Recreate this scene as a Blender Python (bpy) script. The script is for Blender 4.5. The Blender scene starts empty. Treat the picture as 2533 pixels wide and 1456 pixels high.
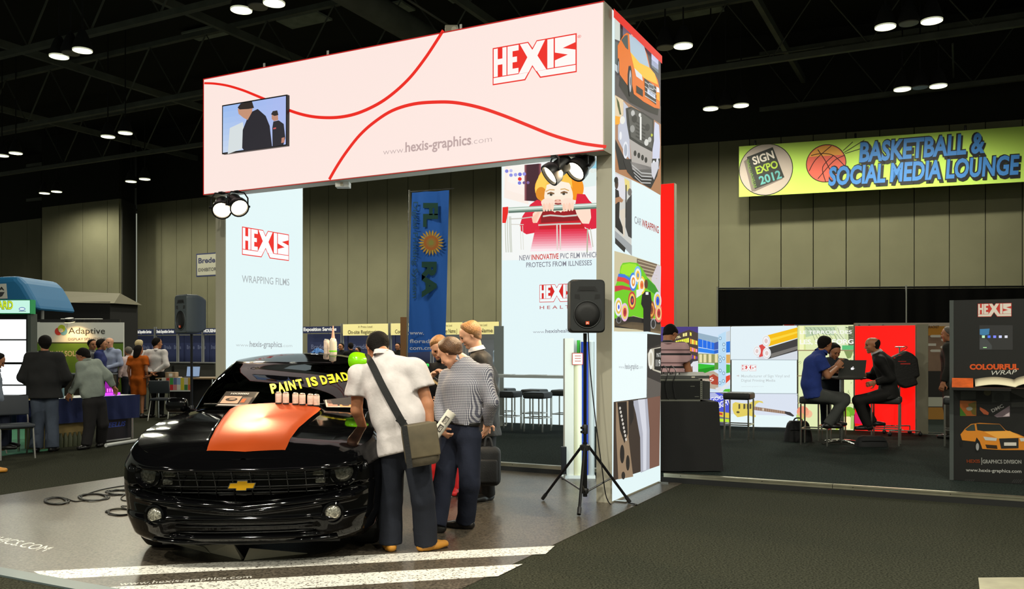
import bpy, bmesh, math, random
import numpy as np
from mathutils import Vector, Matrix

random.seed(7)
SC = bpy.context.scene
COL = SC.collection
V = Vector
# ---------------------------------------------------------------- camera, world, exposure
FPX, CX, CY, EYE = 2160.0, 1266.5, 866.0, 1.5     # focal length in pixels of a 2533x1456 frame
cam_data = bpy.data.cameras.new('camera')
cam = bpy.data.objects.new('camera', cam_data)
COL.objects.link(cam)
cam.location = (0, 0, EYE)
cam.rotation_euler = (math.radians(90), 0, 0)
cam_data.sensor_width = 36.0
cam_data.lens = 36.0 * FPX / 2533.0
cam_data.shift_y = (CY - 728.0) / 2533.0
cam_data.clip_end = 200
SC.camera = cam
SC.view_settings.view_transform = 'Standard'
SC.view_settings.look = 'None'
SC.view_settings.exposure = 0.0
SC.view_settings.gamma = 1.0
SC.view_settings.use_curve_mapping = False
SC.cycles.use_denoising = True
SC.cycles.max_bounces = 8
SC.cycles.sample_clamp_indirect = 6.0
world = bpy.data.worlds.new('hall_ambience'); SC.world = world
world.use_nodes = True
world.node_tree.nodes['Background'].inputs[0].default_value = (0.95, 1.0, 0.80, 1)
world.node_tree.nodes['Background'].inputs[1].default_value = 0.23

# unseen downlights added as fill behind the camera and the header sign (fixtures: see ceiling)
FILL_ROWS = [(x, y, 3300) for x in (-9, -3, 3, 9) for y in (-3.5, 2.5)] + [(-9.5, 31.0, 1350), (-6.5, 29.5, 1350), (-3.5, 28.0, 1350), (-.5, 26.5, 1350), (2.2, 25.0, 1350)]
for _x, _y, _e in FILL_ROWS:
    _l = bpy.data.lights.new('fill_downlight', 'SPOT'); _l.energy = _e; _l.spot_size = math.radians(165); _l.spot_blend = 1.0; _l.color = (1.0, .96, .80); _l.shadow_soft_size = .2
    _o = bpy.data.objects.new('fill_downlight', _l); COL.objects.link(_o); _o.location = (_x, _y, 7.97)

# ---------------------------------------------------------------- helpers
def at(u, v, y):
    return V(((u - CX) / FPX * y, y, EYE - (v - CY) / FPX * y))
def gr(u, v, z=0.0):
    y = (EYE - z) * FPX / (v - CY)
    return V(((u - CX) / FPX * y, y, z))
# stand axes: E1 runs along the header to the right, E2 runs back into the stand
A0 = V((0.976, 8.55, 0)); E1 = V((0.8895, -0.457, 0)).normalized(); E2 = V((0.457, 0.8895, 0)).normalized(); UP = V((0, 0, 1))
def B(a, b, z=0.0):
    return A0 + E1 * a + E2 * b + UP * z
def lin(c):
    r = []
    for x in c[:3]:
        x = x / 255.0
        r.append(x / 12.92 if x <= 0.04045 else ((x + 0.055) / 1.055) ** 2.4)
    return tuple(r) + (1.0,)

def tag(o, label=None, cat=None, group=None, kind=None):
    if label: o['label'] = label
    if cat: o['category'] = cat
    if group: o['group'] = group
    if kind: o['kind'] = kind
    return o
def thing(name, loc, label, cat, group=None, rz=0.0):
    o = bpy.data.objects.new(name, None); COL.objects.link(o)
    o.empty_display_size = 0.1
    o.location = loc; o.rotation_euler = (0, 0, rz)
    return tag(o, label, cat, group)

class MB:
    """collects geometry for ONE mesh object (world=True: coordinates are world coordinates)"""
    def __init__(s, world=True):
        s.v = []; s.f = []; s.mi = []; s.world = world; s.m = 0
    def add(s, vs, fs):
        n = len(s.v)
        s.v.extend([tuple(x) for x in vs])
        for f in fs:
            s.f.append(tuple(i + n for i in f)); s.mi.append(s.m)
        return s
    def obox(s, c, ax, ay, az):
        """box from centre and three half-axis vectors"""
        c, ax, ay, az = V(c), V(ax), V(ay), V(az)
        vs = [c + ax * i + ay * j + az * k for k in (-1, 1) for j in (-1, 1) for i in (-1, 1)]
        return s.add(vs, [(0, 2, 3, 1), (4, 5, 7, 6), (0, 1, 5, 4), (2, 6, 7, 3), (0, 4, 6, 2), (1, 3, 7, 5)])
    def box(s, x0, y0, z0, x1, y1, z1):
        return s.obox(((x0 + x1) / 2, (y0 + y1) / 2, (z0 + z1) / 2), ((x1 - x0) / 2, 0, 0), (0, (y1 - y0) / 2, 0), (0, 0, (z1 - z0) / 2))
    def tube(s, path, r, n=8, cap=True, flat=None):
        path = [V(p) for p in path]; m = len(path)
        rs = r if isinstance(r, (list, tuple)) else [r] * m
        vs = []; ref = None
        for i, p in enumerate(path):
            t = (path[min(i + 1, m - 1)] - path[max(i - 1, 0)])
            if t.length < 1e-9: t = V((0, 0, 1))
            t.normalize()
            if ref is None:
                ref = V((0, 0, 1)) if abs(t.z) < .9 else V((1, 0, 0))
            a = t.cross(ref)
            if a.length < 1e-6: a = t.cross(V((0, 1, 0)))
            a.normalize(); b = a.cross(t).normalized(); ref = b
            for k in range(n):
                an = 2 * math.pi * k / n
                vs.append(p + a * (math.cos(an) * rs[i]) + b * (math.sin(an) * rs[i] * (flat or 1)))
        fs = [(i * n + k, i * n + (k + 1) % n, (i + 1) * n + (k + 1) % n, (i + 1) * n + k) for i in range(m - 1) for k in range(n)]
        if cap:
            fs += [tuple(reversed(range(n))), tuple(range((m - 1) * n, m * n))]
        return s.add(vs, fs)
    def cyl(s, a, b, r, n=16, r2=None):
        return s.tube([a, b], [r, r if r2 is None else r2], n)
    def lathe(s, o, axis, prof, n=24, cap=True):
        """prof: list of (radius, distance along axis)"""
        o, axis = V(o), V(axis).normalized()
        a = axis.cross(V((0, 0, 1)) if abs(axis.z) < .9 else V((1, 0, 0))).normalized(); b = axis.cross(a)
        vs = [o + axis * d + a * (math.cos(2 * math.pi * k / n) * r) + b * (math.sin(2 * math.pi * k / n) * r) for r, d in prof for k in range(n)]
        m = len(prof)
        fs = [(i * n + k, i * n + (k + 1) % n, (i + 1) * n + (k + 1) % n, (i + 1) * n + k) for i in range(m - 1) for k in range(n)]
        if cap: fs += [tuple(reversed(range(n))), tuple(range((m - 1) * n, m * n))]
        return s.add(vs, fs)
    def prism(s, pts, o, ex, ey, en, d):
        o, ex, ey, en = V(o), V(ex), V(ey), V(en); n = len(pts)
        vs = [o + ex * x + ey * y for x, y in pts] + [o + ex * x + ey * y + en * d for x, y in pts]
        fs = [tuple(reversed(range(n))), tuple(range(n, 2 * n))] + [(i, (i + 1) % n, n + (i + 1) % n, n + i) for i in range(n)]
        return s.add(vs, fs)
    def grid(s, P):
        nu, nv = len(P), len(P[0])
        vs = [p for row in P for p in row]
        return s.add(vs, [(i * nv + j, i * nv + j + 1, (i + 1) * nv + j + 1, (i + 1) * nv + j) for i in range(nu - 1) for j in range(nv - 1)])
    def ball(s, c, r, n=12, m=8, rot=None):
        c = V(c); r = V(r) if not isinstance(r, (int, float)) else V((r, r, r))
        vs = []; 
        for i in range(m + 1):
            th = math.pi * i / m
            for k in range(n):
                ph = 2 * math.pi * k / n
                p = V((math.sin(th) * math.cos(ph) * r.x, math.sin(th) * math.sin(ph) * r.y, math.cos(th) * r.z))
                vs.append(c + (rot @ p if rot else p))
        return s.add(vs, [(i * n + k, (i + 1) * n + k, (i + 1) * n + (k + 1) % n, i * n + (k + 1) % n) for i in range(m) for k in range(n)])
    def rbox(s, c, hx, hy, hz, r=.02, n=3, M=None):
        """rounded box (superellipse of boxes): local half sizes, matrix M"""
        c = V(c); M = M or Matrix.Identity(3); P = []
        steps = []
        for k in range(n + 1):
            a = math.pi / 2 * k / n
            steps.append((-hz + r - r * math.cos(a), r - r * math.sin(a)))
        zs = steps + [(-z, ins) for z, ins in reversed(steps)]
        for z, ins in zs:
            row = []
            for (sx, sy, a0) in ((1, 1, 0), (-1, 1, 90), (-1, -1, 180), (1, -1, 270)):
                for k in range(n + 1):
                    a = math.radians(a0 + 90 * k / n)
                    row.append(c + M @ V((sx * (hx - r) + (r - ins) * math.cos(a), sy * (hy - r) + (r - ins) * math.sin(a), z)))
            row.append(row[0]); P.append(row)
        s.grid(P)
        k = len(P[0]); b = len(s.v) - k * len(P)
        s.f.append(tuple(reversed(range(b, b + k - 1)))); s.mi.append(s.m)
        s.f.append(tuple(range(b + k * (len(P) - 1), b + k * len(P) - 1))); s.mi.append(s.m)
        return s
    def build(s, name, mats, parent=None, smooth=False, label=None):
        off = V((0, 0, 0)); root = parent
        while root is not None and root.parent is not None: root = root.parent
        if s.world and root is not None:
            Mi = Matrix.Rotation(-root.rotation_euler.z, 3, 'Z')
            vs = [Mi @ (V(p) - root.location) for p in s.v]
        else:
            vs = s.v
        me = bpy.data.meshes.new(name)
        me.from_pydata([tuple(p) for p in vs], [], s.f)
        mats = mats if isinstance(mats, (list, tuple)) else [mats]
        for m in mats: me.materials.append(m)
        if len(mats) > 1: me.polygons.foreach_set('material_index', s.mi)
        if smooth: me.polygons.foreach_set('use_smooth', [True] * len(s.f))
        me.update()
        if smooth and smooth is not True:
            me.set_sharp_from_angle(angle=math.radians(smooth))
        o = bpy.data.objects.new(name, me); COL.objects.link(o)
        if parent is not None: o.parent = parent
        if label: o['label'] = label
        return o

def weld(mesh, d=1e-4):
    bm = bmesh.new(); bm.from_mesh(mesh); bmesh.ops.remove_doubles(bm, verts=bm.verts, dist=d)
    bmesh.ops.recalc_face_normals(bm, faces=bm.faces); bm.to_mesh(mesh); bm.free()

def copy_tree(o, parent=None):
    c = o.copy(); COL.objects.link(c); c.parent = parent
    for ch in list(o.children): copy_tree(ch, c)
    return c

# ---------------------------------------------------------------- materials
MATS = {}
def mat(name, col=(128, 128, 128), rough=.6, metal=0.0, spec=.5, emit=0.0, ecol=None, coat=0.0, noise=None, bump=None, alpha=1.0, sheen=0.0, trans=0.0):
    """procedural Principled material; noise=(scale, amount) varies the colour, bump=(scale, strength)"""
    if name in MATS: return MATS[name]
    m = bpy.data.materials.new(name); m.use_nodes = True
    nt = m.node_tree; b = nt.nodes['Principled BSDF']
    c = lin(col)
    b.inputs['Base Color'].default_value = c
    b.inputs['Roughness'].default_value = rough
    b.inputs['Metallic'].default_value = metal
    b.inputs['Specular IOR Level'].default_value = spec
    b.inputs['Coat Weight'].default_value = coat
    b.inputs['Coat Roughness'].default_value = .03
    b.inputs['Alpha'].default_value = alpha
    b.inputs['Transmission Weight'].default_value = trans
    b.inputs['Sheen Weight'].default_value = sheen
    if emit:
        b.inputs['Emission Color'].default_value = lin(ecol or col); b.inputs['Emission Strength'].default_value = emit
    if noise or bump:
        tc = nt.nodes.new('ShaderNodeTexCoord')
    if noise:
        n = nt.nodes.new('ShaderNodeTexNoise'); n.inputs['Scale'].default_value = noise[0]; n.inputs['Detail'].default_value = 3
        nt.links.new(tc.outputs['Object'], n.inputs['Vector'])
        mp = nt.nodes.new('ShaderNodeMapRange'); mp.inputs[1].default_value = .3; mp.inputs[2].default_value = .7
        mp.inputs[3].default_value = 1 - noise[1]; mp.inputs[4].default_value = 1 + noise[1]
        nt.links.new(n.outputs[0], mp.inputs[0])
        mx = nt.nodes.new('ShaderNodeMix'); mx.data_type = 'RGBA'; mx.blend_type = 'MULTIPLY'; mx.inputs[0].default_value = 1
        mx.inputs[6].default_value = c; nt.links.new(mp.outputs[0], mx.inputs[7])
        nt.links.new(mx.outputs[2], b.inputs['Base Color'])
    if bump:
        n2 = nt.nodes.new('ShaderNodeTexNoise'); n2.inputs['Scale'].default_value = bump[0]; n2.inputs['Detail'].default_value = 4
        nt.links.new(tc.outputs['Object'], n2.inputs['Vector'])
        bp = nt.nodes.new('ShaderNodeBump'); bp.inputs['Strength'].default_value = bump[1]; bp.inputs['Distance'].default_value = .01
        nt.links.new(n2.outputs[0], bp.inputs['Height']); nt.links.new(bp.outputs[0], b.inputs['Normal'])
    MATS[name] = m
    return m
def print_mat(name, emit=0.0, rough=.5, sample=False):
    """flat print: colours come from the printed shapes (colour attribute)"""
    if name in MATS: return MATS[name]
    m = bpy.data.materials.new(name); m.use_nodes = True
    nt = m.node_tree; b = nt.nodes['Principled BSDF']
    a = nt.nodes.new('ShaderNodeAttribute'); a.attribute_name = 'Col'
    if emit:
        b.inputs['Base Color'].default_value = (.02, .02, .02, 1)
        nt.links.new(a.outputs['Color'], b.inputs['Emission Color']); b.inputs['Emission Strength'].default_value = emit
        b.inputs['Roughness'].default_value = .6
        if not sample: m.cycles.emission_sampling = 'NONE'
    else:
        nt.links.new(a.outputs['Color'], b.inputs['Base Color']); b.inputs['Roughness'].default_value = rough
    MATS[name] = m
    return m

# ---------------------------------------------------------------- flat print on a plane
_TXT = {}
def text_geo(body, bold=0.0, shear=0.0, cs=1.0):
    key = (body, bold, shear, cs)
    if key in _TXT: return _TXT[key]
    cu = bpy.data.curves.new('t', 'FONT'); cu.body = body; cu.size = 1.0; cu.offset = bold; cu.shear = shear
    cu.resolution_u = 3; cu.space_character = cs
    o = bpy.data.objects.new('t', cu); COL.objects.link(o)
    bpy.context.view_layer.update()
    dg = bpy.context.evaluated_depsgraph_get(); ev = o.evaluated_get(dg); me = ev.to_mesh()
    vs = [(v.co.x, v.co.y) for v in me.vertices]; fs = [tuple(p.vertices) for p in me.polygons]
    ev.to_mesh_clear(); bpy.data.objects.remove(o); bpy.data.curves.remove(cu)
    if vs:
        x0 = min(v[0] for v in vs); x1 = max(v[0] for v in vs)
        vs = [(x - x0, y) for x, y in vs]; w = x1 - x0
    else: w = 0
    _TXT[key] = (vs, fs, w); return _TXT[key]

RED = (214, 26, 24)
LOGO = [
 [(0, 0), (.40, 0), (.485, .135), (.575, 0), (1, 0), (1, .42), (.535, .42), (.485, .345), (.435, .42), (0, .42)],
 [(.012, .014), (.392, .014), (.436, .08), (.012, .08)], [(.583, .014), (.988, .014), (.988, .08), (.54, .08)],
 [(.335, .408), (.43, .408), (.485, .322), (.54, .408), (.635, .408), (.545, .25), (.65, .082), (.53, .082), (.485, .155), (.44, .082), (.32, .082), (.425, .25)],
 [(.014, .09), (.064, .09), (.064, .22), (.122, .22), (.122, .09), (.172, .09), (.172, .406), (.122, .406), (.122, .285), (.064, .285), (.064, .406), (.014, .406)],
 [(.184, .09), (.318, .09), (.318, .15), (.246, .15), (.246, .22), (.30, .22), (.30, .28), (.246, .28), (.246, .345), (.32, .345), (.32, .406), (.184, .406)],
 [(.662, .09), (.735, .09), (.735, .406), (.662, .406)],
 [(.75, .09), (.986, .09), (.986, .245), (.84, .285), (.986, .325), (.986, .406), (.75, .406), (.75, .25), (.90, .205), (.75, .165)]]

class Sheet:
    """flat print on the plane o + x*ex + y*ey, layers rise along n"""
    def __init__(s, o, ex, ey, n, step=.0012):
        s.o, s.ex, s.ey, s.n = V(o), V(ex).normalized(), V(ey).normalized(), V(n).normalized()
        s.v = []; s.f = []; s.c = []; s.step = step; s.warp = None; s.kx = 1.0; s.lim = None
    def q(s, u, v):
        """plane coordinates of what stands at picture point (u, v)"""
        d = V(((u - CX) / FPX, 1, -(v - CY) / FPX)); o = V((0, 0, EYE))
        t = (s.o - o).dot(s.n) / d.dot(s.n); p = o + d * t - s.o
        return (p.dot(s.ex) * s.kx, p.dot(s.ey))
    def raw(s, pts, faces, col, L=1):
        n = len(s.v); c = lin(col)
        for x, y in pts: s.v.append(s.o + s.ex * x + s.ey * y + s.n * (s.step * L))
        for f in faces: s.f.append(tuple(i + n for i in f)); s.c.append(c)
    def poly(s, pts, col, L=1, px=False):
        if px: pts = [s.q(*p) for p in pts]
        if s.lim: pts = [(min(max(x, s.lim[0]), s.lim[1]), min(max(y, s.lim[2]), s.lim[3])) for x, y in pts]
        s.raw(pts, [tuple(range(len(pts)))], col, L)
    def rect(s, x0, y0, x1, y1, col, L=1): s.poly([(x0, y0), (x1, y0), (x1, y1), (x0, y1)], col, L)
    def ell(s, cx, cy, rx, ry, col, L=1, n=20, rot=0, px=False):
        ca, sa = math.cos(rot), math.sin(rot); pts = []
        for k in range(n):
            a = 2 * math.pi * k / n; x, y = rx * math.cos(a), ry * math.sin(a)
            pts.append((cx + x * ca - y * sa, cy + x * sa + y * ca))
        s.poly(pts, col, L, px)
    def line(s, pts, w, col, L=1, px=False):
        if px: pts = [s.q(*p) for p in pts]
        m = len(pts); out = []; 
        for i in range(m):
            a = V(pts[max(i - 1, 0)]); b = V(pts[min(i + 1, m - 1)]); t = b - a
            t = t.normalized() if t.length > 1e-9 else V((1, 0)); nn = V((-t.y, t.x)); p = V(pts[i]); ww = w[i] if isinstance(w, list) else w
            out += [tuple(p + nn * ww / 2), tuple(p - nn * ww / 2)]
        s.raw(out, [(2 * i, 2 * i + 1, 2 * i + 3, 2 * i + 2) for i in range(m - 1)], col, L)
    def text(s, body, x, y, h, col, L=2, w=None, bold=0.0, shear=0.0, rot=0.0, slope=0.0, mirror=False, cs=1.0):
        """h: cap height; w: fitted width; slope: rise per width"""
        vs, fs, tw = text_geo(body, bold, shear, cs)
        if not vs: return
        sy = h / .70; sx = (w / tw) if w else sy
        ca, sa = math.cos(rot), math.sin(rot); pts = []
        for a, b in vs:
            if mirror: a = tw - a
            a, b = a * sx, b * sy
            pts.append((x + a * ca - b * sa, y + a * sa + b * ca + slope * a))
        s.raw(pts, fs, col, L)
    def textpx(s, body, p0, p1, hpx, col, L=2, bold=0.0, shear=0.0, cs=1.0, mirror=False):
        """text from picture point p0 (left baseline) to p1 (right baseline), cap height hpx pixels"""
        a = V(s.q(*p0)); b = V(s.q(*p1)); c = V(s.q(p0[0], p0[1] - hpx)); d = b - a
        s.text(body, a.x, a.y, (c - a).length, col, L, d.length, bold, shear, math.atan2(d.y, d.x), 0, mirror, cs)
    def logo(s, x, y, w, L=2, red=RED, white=(255, 255, 255), hs=1.0, line=True):
        for k, pl in enumerate(LOGO):
            s.poly([(x + a * w, y + b * w * hs) for a, b in pl], red if k == 0 else white, L + (k > 0))
    def fn(s, x0, y0, x1, y1, nx, ny, f, L=1):
        """colour field: f(u, v) -> 0..255 colour, u right, v up"""
        for i in range(nx):
            for j in range(ny):
                u0, u1, v0, v1 = i / nx, (i + 1) / nx, j / ny, (j + 1) / ny
                s.rect(x0 + (x1 - x0) * u0, y0 + (y1 - y0) * v0, x0 + (x1 - x0) * u1, y0 + (y1 - y0) * v1, f((u0 + u1) / 2, (v0 + v1) / 2), L)
    def build(s, name, m, parent=None, label=None):
        root = parent
        while root is not None and root.parent is not None: root = root.parent
        vs = s.v
        if root is not None:
            Mi = Matrix.Rotation(-root.rotation_euler.z, 3, 'Z'); vs = [Mi @ (p - root.location) for p in vs]
        if s.warp: vs = [s.warp(p) for p in vs]
        me = bpy.data.meshes.new(name); me.from_pydata([tuple(p) for p in vs], [], s.f); me.materials.append(m)
        at_ = me.attributes.new('Col', 'FLOAT_COLOR', 'CORNER')
        buf = np.empty(len(me.loops) * 4, np.float32); k = 0
        arr = np.repeat(np.array(s.c, np.float32), [len(f) for f in s.f], axis=0)
        at_.data.foreach_set('color', arr.ravel()); me.update()
        o = bpy.data.objects.new(name, me); COL.objects.link(o)
        if parent is not None: o.parent = parent
        if label: o['label'] = label
        s.v = []; s.f = []; s.c = []
        return o
def crop(x0, y0, sc):
    return lambda *pts: [(x0 + a / sc, y0 + b / sc) for a, b in pts]
# ================================================================ SETTING: floor, walls, ceiling
M_carpet = mat('hall_carpet', (52, 53, 43), .95, spec=.05, noise=(70, .8), bump=(300, .6))
M_pcarpet = mat('stand_carpet', (38, 45, 42), .95, spec=.05, noise=(60, .7), bump=(260, .5))
M_vinyl = mat('asphalt_print_vinyl', (80, 73, 63), .32, spec=.3, noise=(60, .75), bump=(120, .06))
M_wall = mat('hall_wall_panel', (124, 122, 98), .85, spec=.15, noise=(1.2, .06))
M_wall2 = mat('hall_wall_seam', (40, 40, 32), .9)
M_black = mat('black_void_paint', (40, 41, 36), .95, spec=.05)
M_beam = mat('dark_steel', (78, 82, 72), .8, noise=(2, .2))
M_roofp = mat('roof_panel_grey', (120, 128, 114), .8, noise=(3, .2))
M_alu = mat('aluminium', (176, 172, 150), .35, metal=.85, noise=(8, .1))
M_frame = mat('lightbox_frame_grey', (186, 182, 164), .5, metal=.2)
M_white = mat('white_laminate', (222, 224, 220), .4)
M_blackp = mat('black_plastic', (26, 26, 27), .45)
M_blackm = mat('black_metal', (22, 22, 24), .35, metal=.4)
M_chrome = mat('brushed_steel', (190, 188, 180), .25, metal=1.0)
M_drape = mat('black_drape_cloth', (16, 16, 15), .95, spec=.05, bump=(60, .3))
P_E = print_mat('backlit_print', 1.0)
P_E2 = print_mat('backlit_print_bright', 1.0)
P_D = print_mat('matte_print', 0, .6)
P_G = print_mat('gloss_print', 0, .3)

fl = MB().box(-45, -6, -.1, 45, 60, 0).build('floor', M_carpet); tag(fl, 'grey speckled hall carpet', kind='structure')

# hall wall: panels stand in a row along a line, with open joints
def wall_run(name, p, q, z1, w, first=0.0, label=None):
    p, q = V(p), V(q); d = (q - p); L = d.length; d.normalize(); n = V((d.y, -d.x, 0))
    if n.y > 0: n = -n
    back = MB().obox((p + q) / 2 - n * .08 + UP * (z1 / 2), d * L / 2, n * .03, UP * z1 / 2).build(name, M_wall2)
    tag(back, label, kind='structure')
    k = 0; x = -first
    while x < L:
        a, b = max(x, 0) + .012, min(x + w, L) - .012
        if b - a > .05:
            MB().obox(p + d * (a + b) / 2 + UP * (z1 / 2 + .01), d * (b - a) / 2, n * .05, UP * (z1 / 2)).build('panel', M_wall, back)
        x += w
    MB().obox((p + q) / 2 + UP * (z1 + 1.6), d * L / 2, n * .06, UP * 1.58).build('upper_band', M_black, back)
    return back
WZ = 8.0
def wtop(u, v): # wall point below a spot where the wall's lit part ends
    y = (WZ - EYE) * FPX / (CY - v); return V(((u - CX) / FPX * y, y, 0))
wA, wB, wC = wtop(341, 507), wtop(1640, 362), wtop(2533, 297)
wall_run('wall_back', wA, wB, WZ, .93, .3, 'beige panelled hall wall behind the stand')
wD = wC + (wC - wB).normalized() * 6
wall_run('wall_right', wB, wD, WZ, .93, .12, 'beige panelled hall wall under the lounge banner')
wE, wF = wtop(297, 492), wtop(106, 514)
wall_run('wall_return', wE, wA + V((-.2, 0, 0)), WZ, .9, 0, 'short wall return beside the bright wall bay')
wall_run('wall_left', wF, wE, WZ, 1.6, .4, 'plain wall bay lit by a soft pool of light')
wG = wtop(104, 540); wH = wtop(-260, 585)
wall_run('wall_far_left', wH, wG, WZ, 2.2, .4, 'dim recessed wall at the far left')

ce = MB().box(-45, -6, 11.2, 45, 62, 11.35).build('ceiling', M_black); tag(ce, 'black open hall roof', kind='structure')
rng = random.Random(3)
for k in range(9):                                   # trusses across and along
    d2 = 1.0 + k * 4.6
    for z in (8.9, 10.6):
        MB().obox(B(0, d2, z), E1 * 38, E2 * .07, UP * .07).build('beam', M_beam, ce)
    zig = [B(-30 + i * 1.15, d2, 8.95 if i % 2 else 10.55) for i in range(50)]
    MB().tube(zig, .03, 4).build('truss_web', M_beam, ce)
for k in range(8):
    e = -26 + k * 6.2
    MB().obox(B(e, 20, 9.7), E1 * .06, E2 * 26, UP * .1).build('beam', M_beam, ce)
for k in range(30):                                  # roof panels that catch a little light
    e = -17 + (k % 6) * 2.7 + rng.uniform(-.5, .5); d = 3 + (k // 6) * 4.4 + rng.uniform(-.6, .6)
    MB().obox(B(e, d, 11.1), E1 * .75, E2 * .35, UP * .03).build('roof_panel', M_roofp, ce)
for (a, b, z, r) in ((-9, 30, 9.4, .32), (6, 26, 9.2, .28), (14, 34, 9.6, .3)):
    MB().tube([B(a, -4, z), B(a, b, z)], r, 14).build('duct', M_beam, ce, smooth=40)
for k in range(26):
    e = rng.uniform(-26, 20); d = rng.uniform(2, 34); z = rng.uniform(8.3, 9.8); ln = rng.uniform(1.5, 6)
    ax = E1 if rng.random() < .6 else E2
    MB().tube([B(e, d, z), B(e, d, z) + ax * ln], .025, 6).build('conduit', M_beam, ce)

# ---------------------------------------------------------------- hall lamps: rows of round downlights
M_lamp_on = mat('lit_lamp_glass', (255, 252, 240), .4, emit=9.0, ecol=(255, 250, 238))
M_lamp_ring = mat('lamp_reflector_lit', (226, 228, 205), .5, emit=.55, ecol=(220, 224, 190))
M_lamp_off = mat('lamp_glass_off', (104, 100, 90), .4)
LZ = 8.0
for (x, y, e) in FILL_ROWS:  # unseen fixtures that go with the added fill downlights
    MB().lathe(V((x, y, LZ + .0)), UP, [(.2, 0), (.205, .06), (.12, .3)], 16).build('fill_lamp_housing', M_beam, ce); MB().lathe(V((x, y, LZ - .01)), UP, [(.16, 0), (.16, .008)], 16).build('fill_lamp_lens', M_lamp_on, ce)
M_lampb = mat('lamp_housing_black', (16, 16, 15), .9)
def lamp_at(u, v, lit, label, cat='ceiling light', energy=0, grp=None):
    y = (LZ - EYE) * FPX / (CY - v); p = V(((u - CX) / FPX * y, y, LZ))
    t = thing('ceiling_lamp', p, label, cat, grp)
    r = .2
    MB().lathe(p + UP * .02, UP, [(.2, .0), (.205, .06), (.12, .3), (.06, .42)], 20).build('housing', M_lampb, t, smooth=40)
    MB().cyl(p + UP * .42, p + UP * 3.2, .018, 6).build('stem', M_lampb, t)
    if lit:
        MB().lathe(p - UP * .012, UP, [(.2, 0), (.205, .03), (.165, .03), (.16, .004)], 24, cap=False).build('trim_ring', M_lamp_ring, t, smooth=30)
        MB().lathe(p, UP, [(.165, 0), (.165, .012)], 24).build('lens', M_lamp_on, t)
        if energy:
            ld = bpy.data.lights.new('lamp_light', 'SPOT'); ld.energy = energy; ld.spot_size = math.radians(174); ld.spot_blend = .5
            ld.color = (1.0, .97, .78); ld.shadow_soft_size = .16
            lo = bpy.data.objects.new('lamp_light', ld); COL.objects.link(lo); lo.parent = t; lo.location = (0, 0, -.05)
    else:
        MB().lathe(p, UP, [(.18, -.01), (.18, .012)], 24).build('lens', M_lamp_off, t)
    return t
LE = 800
HL = [((597, 25), 1, 'lit round hall downlight left of the pair above the header'), ((638, 17), 0, 'unlit round downlight between the two lamps above the header'),
 ((678, 8), 1, 'lit round hall downlight cut by the top edge of the picture'),
 ((146, 140), 1, 'lit downlight at upper left, lower one of its pair'), ((175, 132), 0, 'unlit downlight between the upper left pair of lamps'), ((204, 125), 1, 'lit downlight at upper left, higher one of its pair'),
 ((267, 338), 1, 'lit downlight left of the header, left one of the middle pair'), ((310, 329), 1, 'lit downlight left of the header, right one of the middle pair'),
 ((5, 385), 1, 'lit downlight at the left picture edge'), ((39, 379), 1, 'lit downlight next to the one at the left picture edge'),
 ((324, 449), 1, 'small far lit downlight left one of the pair above the beige wall'), ((358, 443), 1, 'small far lit downlight right one of the pair above the beige wall'),
 ((110, 478), 1, 'smallest far lit downlight, left of its pair at far left'), ((140, 474), 1, 'smallest far lit downlight, right of its pair at far left'),
 ((1645, 118), 0, 'unlit downlight right beside the top of the collage tower'), ((1690, 114), 1, 'single lit downlight right of the collage tower'),
 ((2190, 67), 1, 'lit downlight left of the highest trio at upper right'), ((2248, 58), 0, 'unlit downlight in the middle of the highest trio'), ((2305, 52), 1, 'lit downlight right of the highest trio at upper right'),
 ((2232, 221), 1, 'lit downlight left of the trio above the lounge banner'), ((2276, 216), 0, 'unlit downlight in the middle of the trio above the lounge banner'), ((2321, 213), 1, 'lit downlight right of the trio above the lounge banner'),
 ((1758, 269), 1, 'lit downlight left of the trio nearest the right wall'), ((1795, 264), 0, 'unlit downlight in the middle of the trio nearest the right wall'), ((1833, 261), 1, 'lit downlight right of the trio nearest the right wall')]
for (p, lit, lb) in HL:
    lamp_at(p[0], p[1], lit, lb, energy=(520 if p[0] > 1500 else LE * .5) if lit else 0, grp='round hall downlights')

# ================================================================ STAND FLOOR
# printed floor vinyl
vo = thing('vinyl_floor_mat', B(-2.8, -1.4, 0), 'glossy asphalt-print vinyl floor mat under the black car', 'floor mat')
mb = MB(); mb.obox(B(-2.77, -1.367, .0025), E1 * 3.02, E2 * 2.953, UP * .0025)
mb.build('vinyl_sheet', M_vinyl, vo)
sv = Sheet(V((0, 0, .005)), V((1, 0, 0)), V((0, 1, 0)), UP, .0006)
def gp(u, v): g = gr(u, v, .006); return (g.x, g.y)
P_V = print_mat('vinyl_print', 0, .38)
# grainy wear in the white paint
_nt = P_V.node_tree; _b = _nt.nodes['Principled BSDF']; _a = [n for n in _nt.nodes if n.bl_idname == 'ShaderNodeAttribute'][0]
_n = _nt.nodes.new('ShaderNodeTexNoise'); _n.inputs['Scale'].default_value = 55; _n.inputs['Detail'].default_value = 3
_c = _nt.nodes.new('ShaderNodeTexCoord'); _nt.links.new(_c.outputs['Object'], _n.inputs['Vector'])
_r = _nt.nodes.new('ShaderNodeMapRange'); _r.inputs[1].default_value = .36; _r.inputs[2].default_value = .46; _nt.links.new(_n.outputs[0], _r.inputs[0])
_m = _nt.nodes.new('ShaderNodeMix'); _m.data_type = 'RGBA'; _m.inputs[6].default_value = lin((96, 90, 82)); _nt.links.new(_r.outputs[0], _m.inputs[0]); _nt.links.new(_a.outputs['Color'], _m.inputs[7]); _nt.links.new(_m.outputs[2], _b.inputs['Base Color'])
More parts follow.
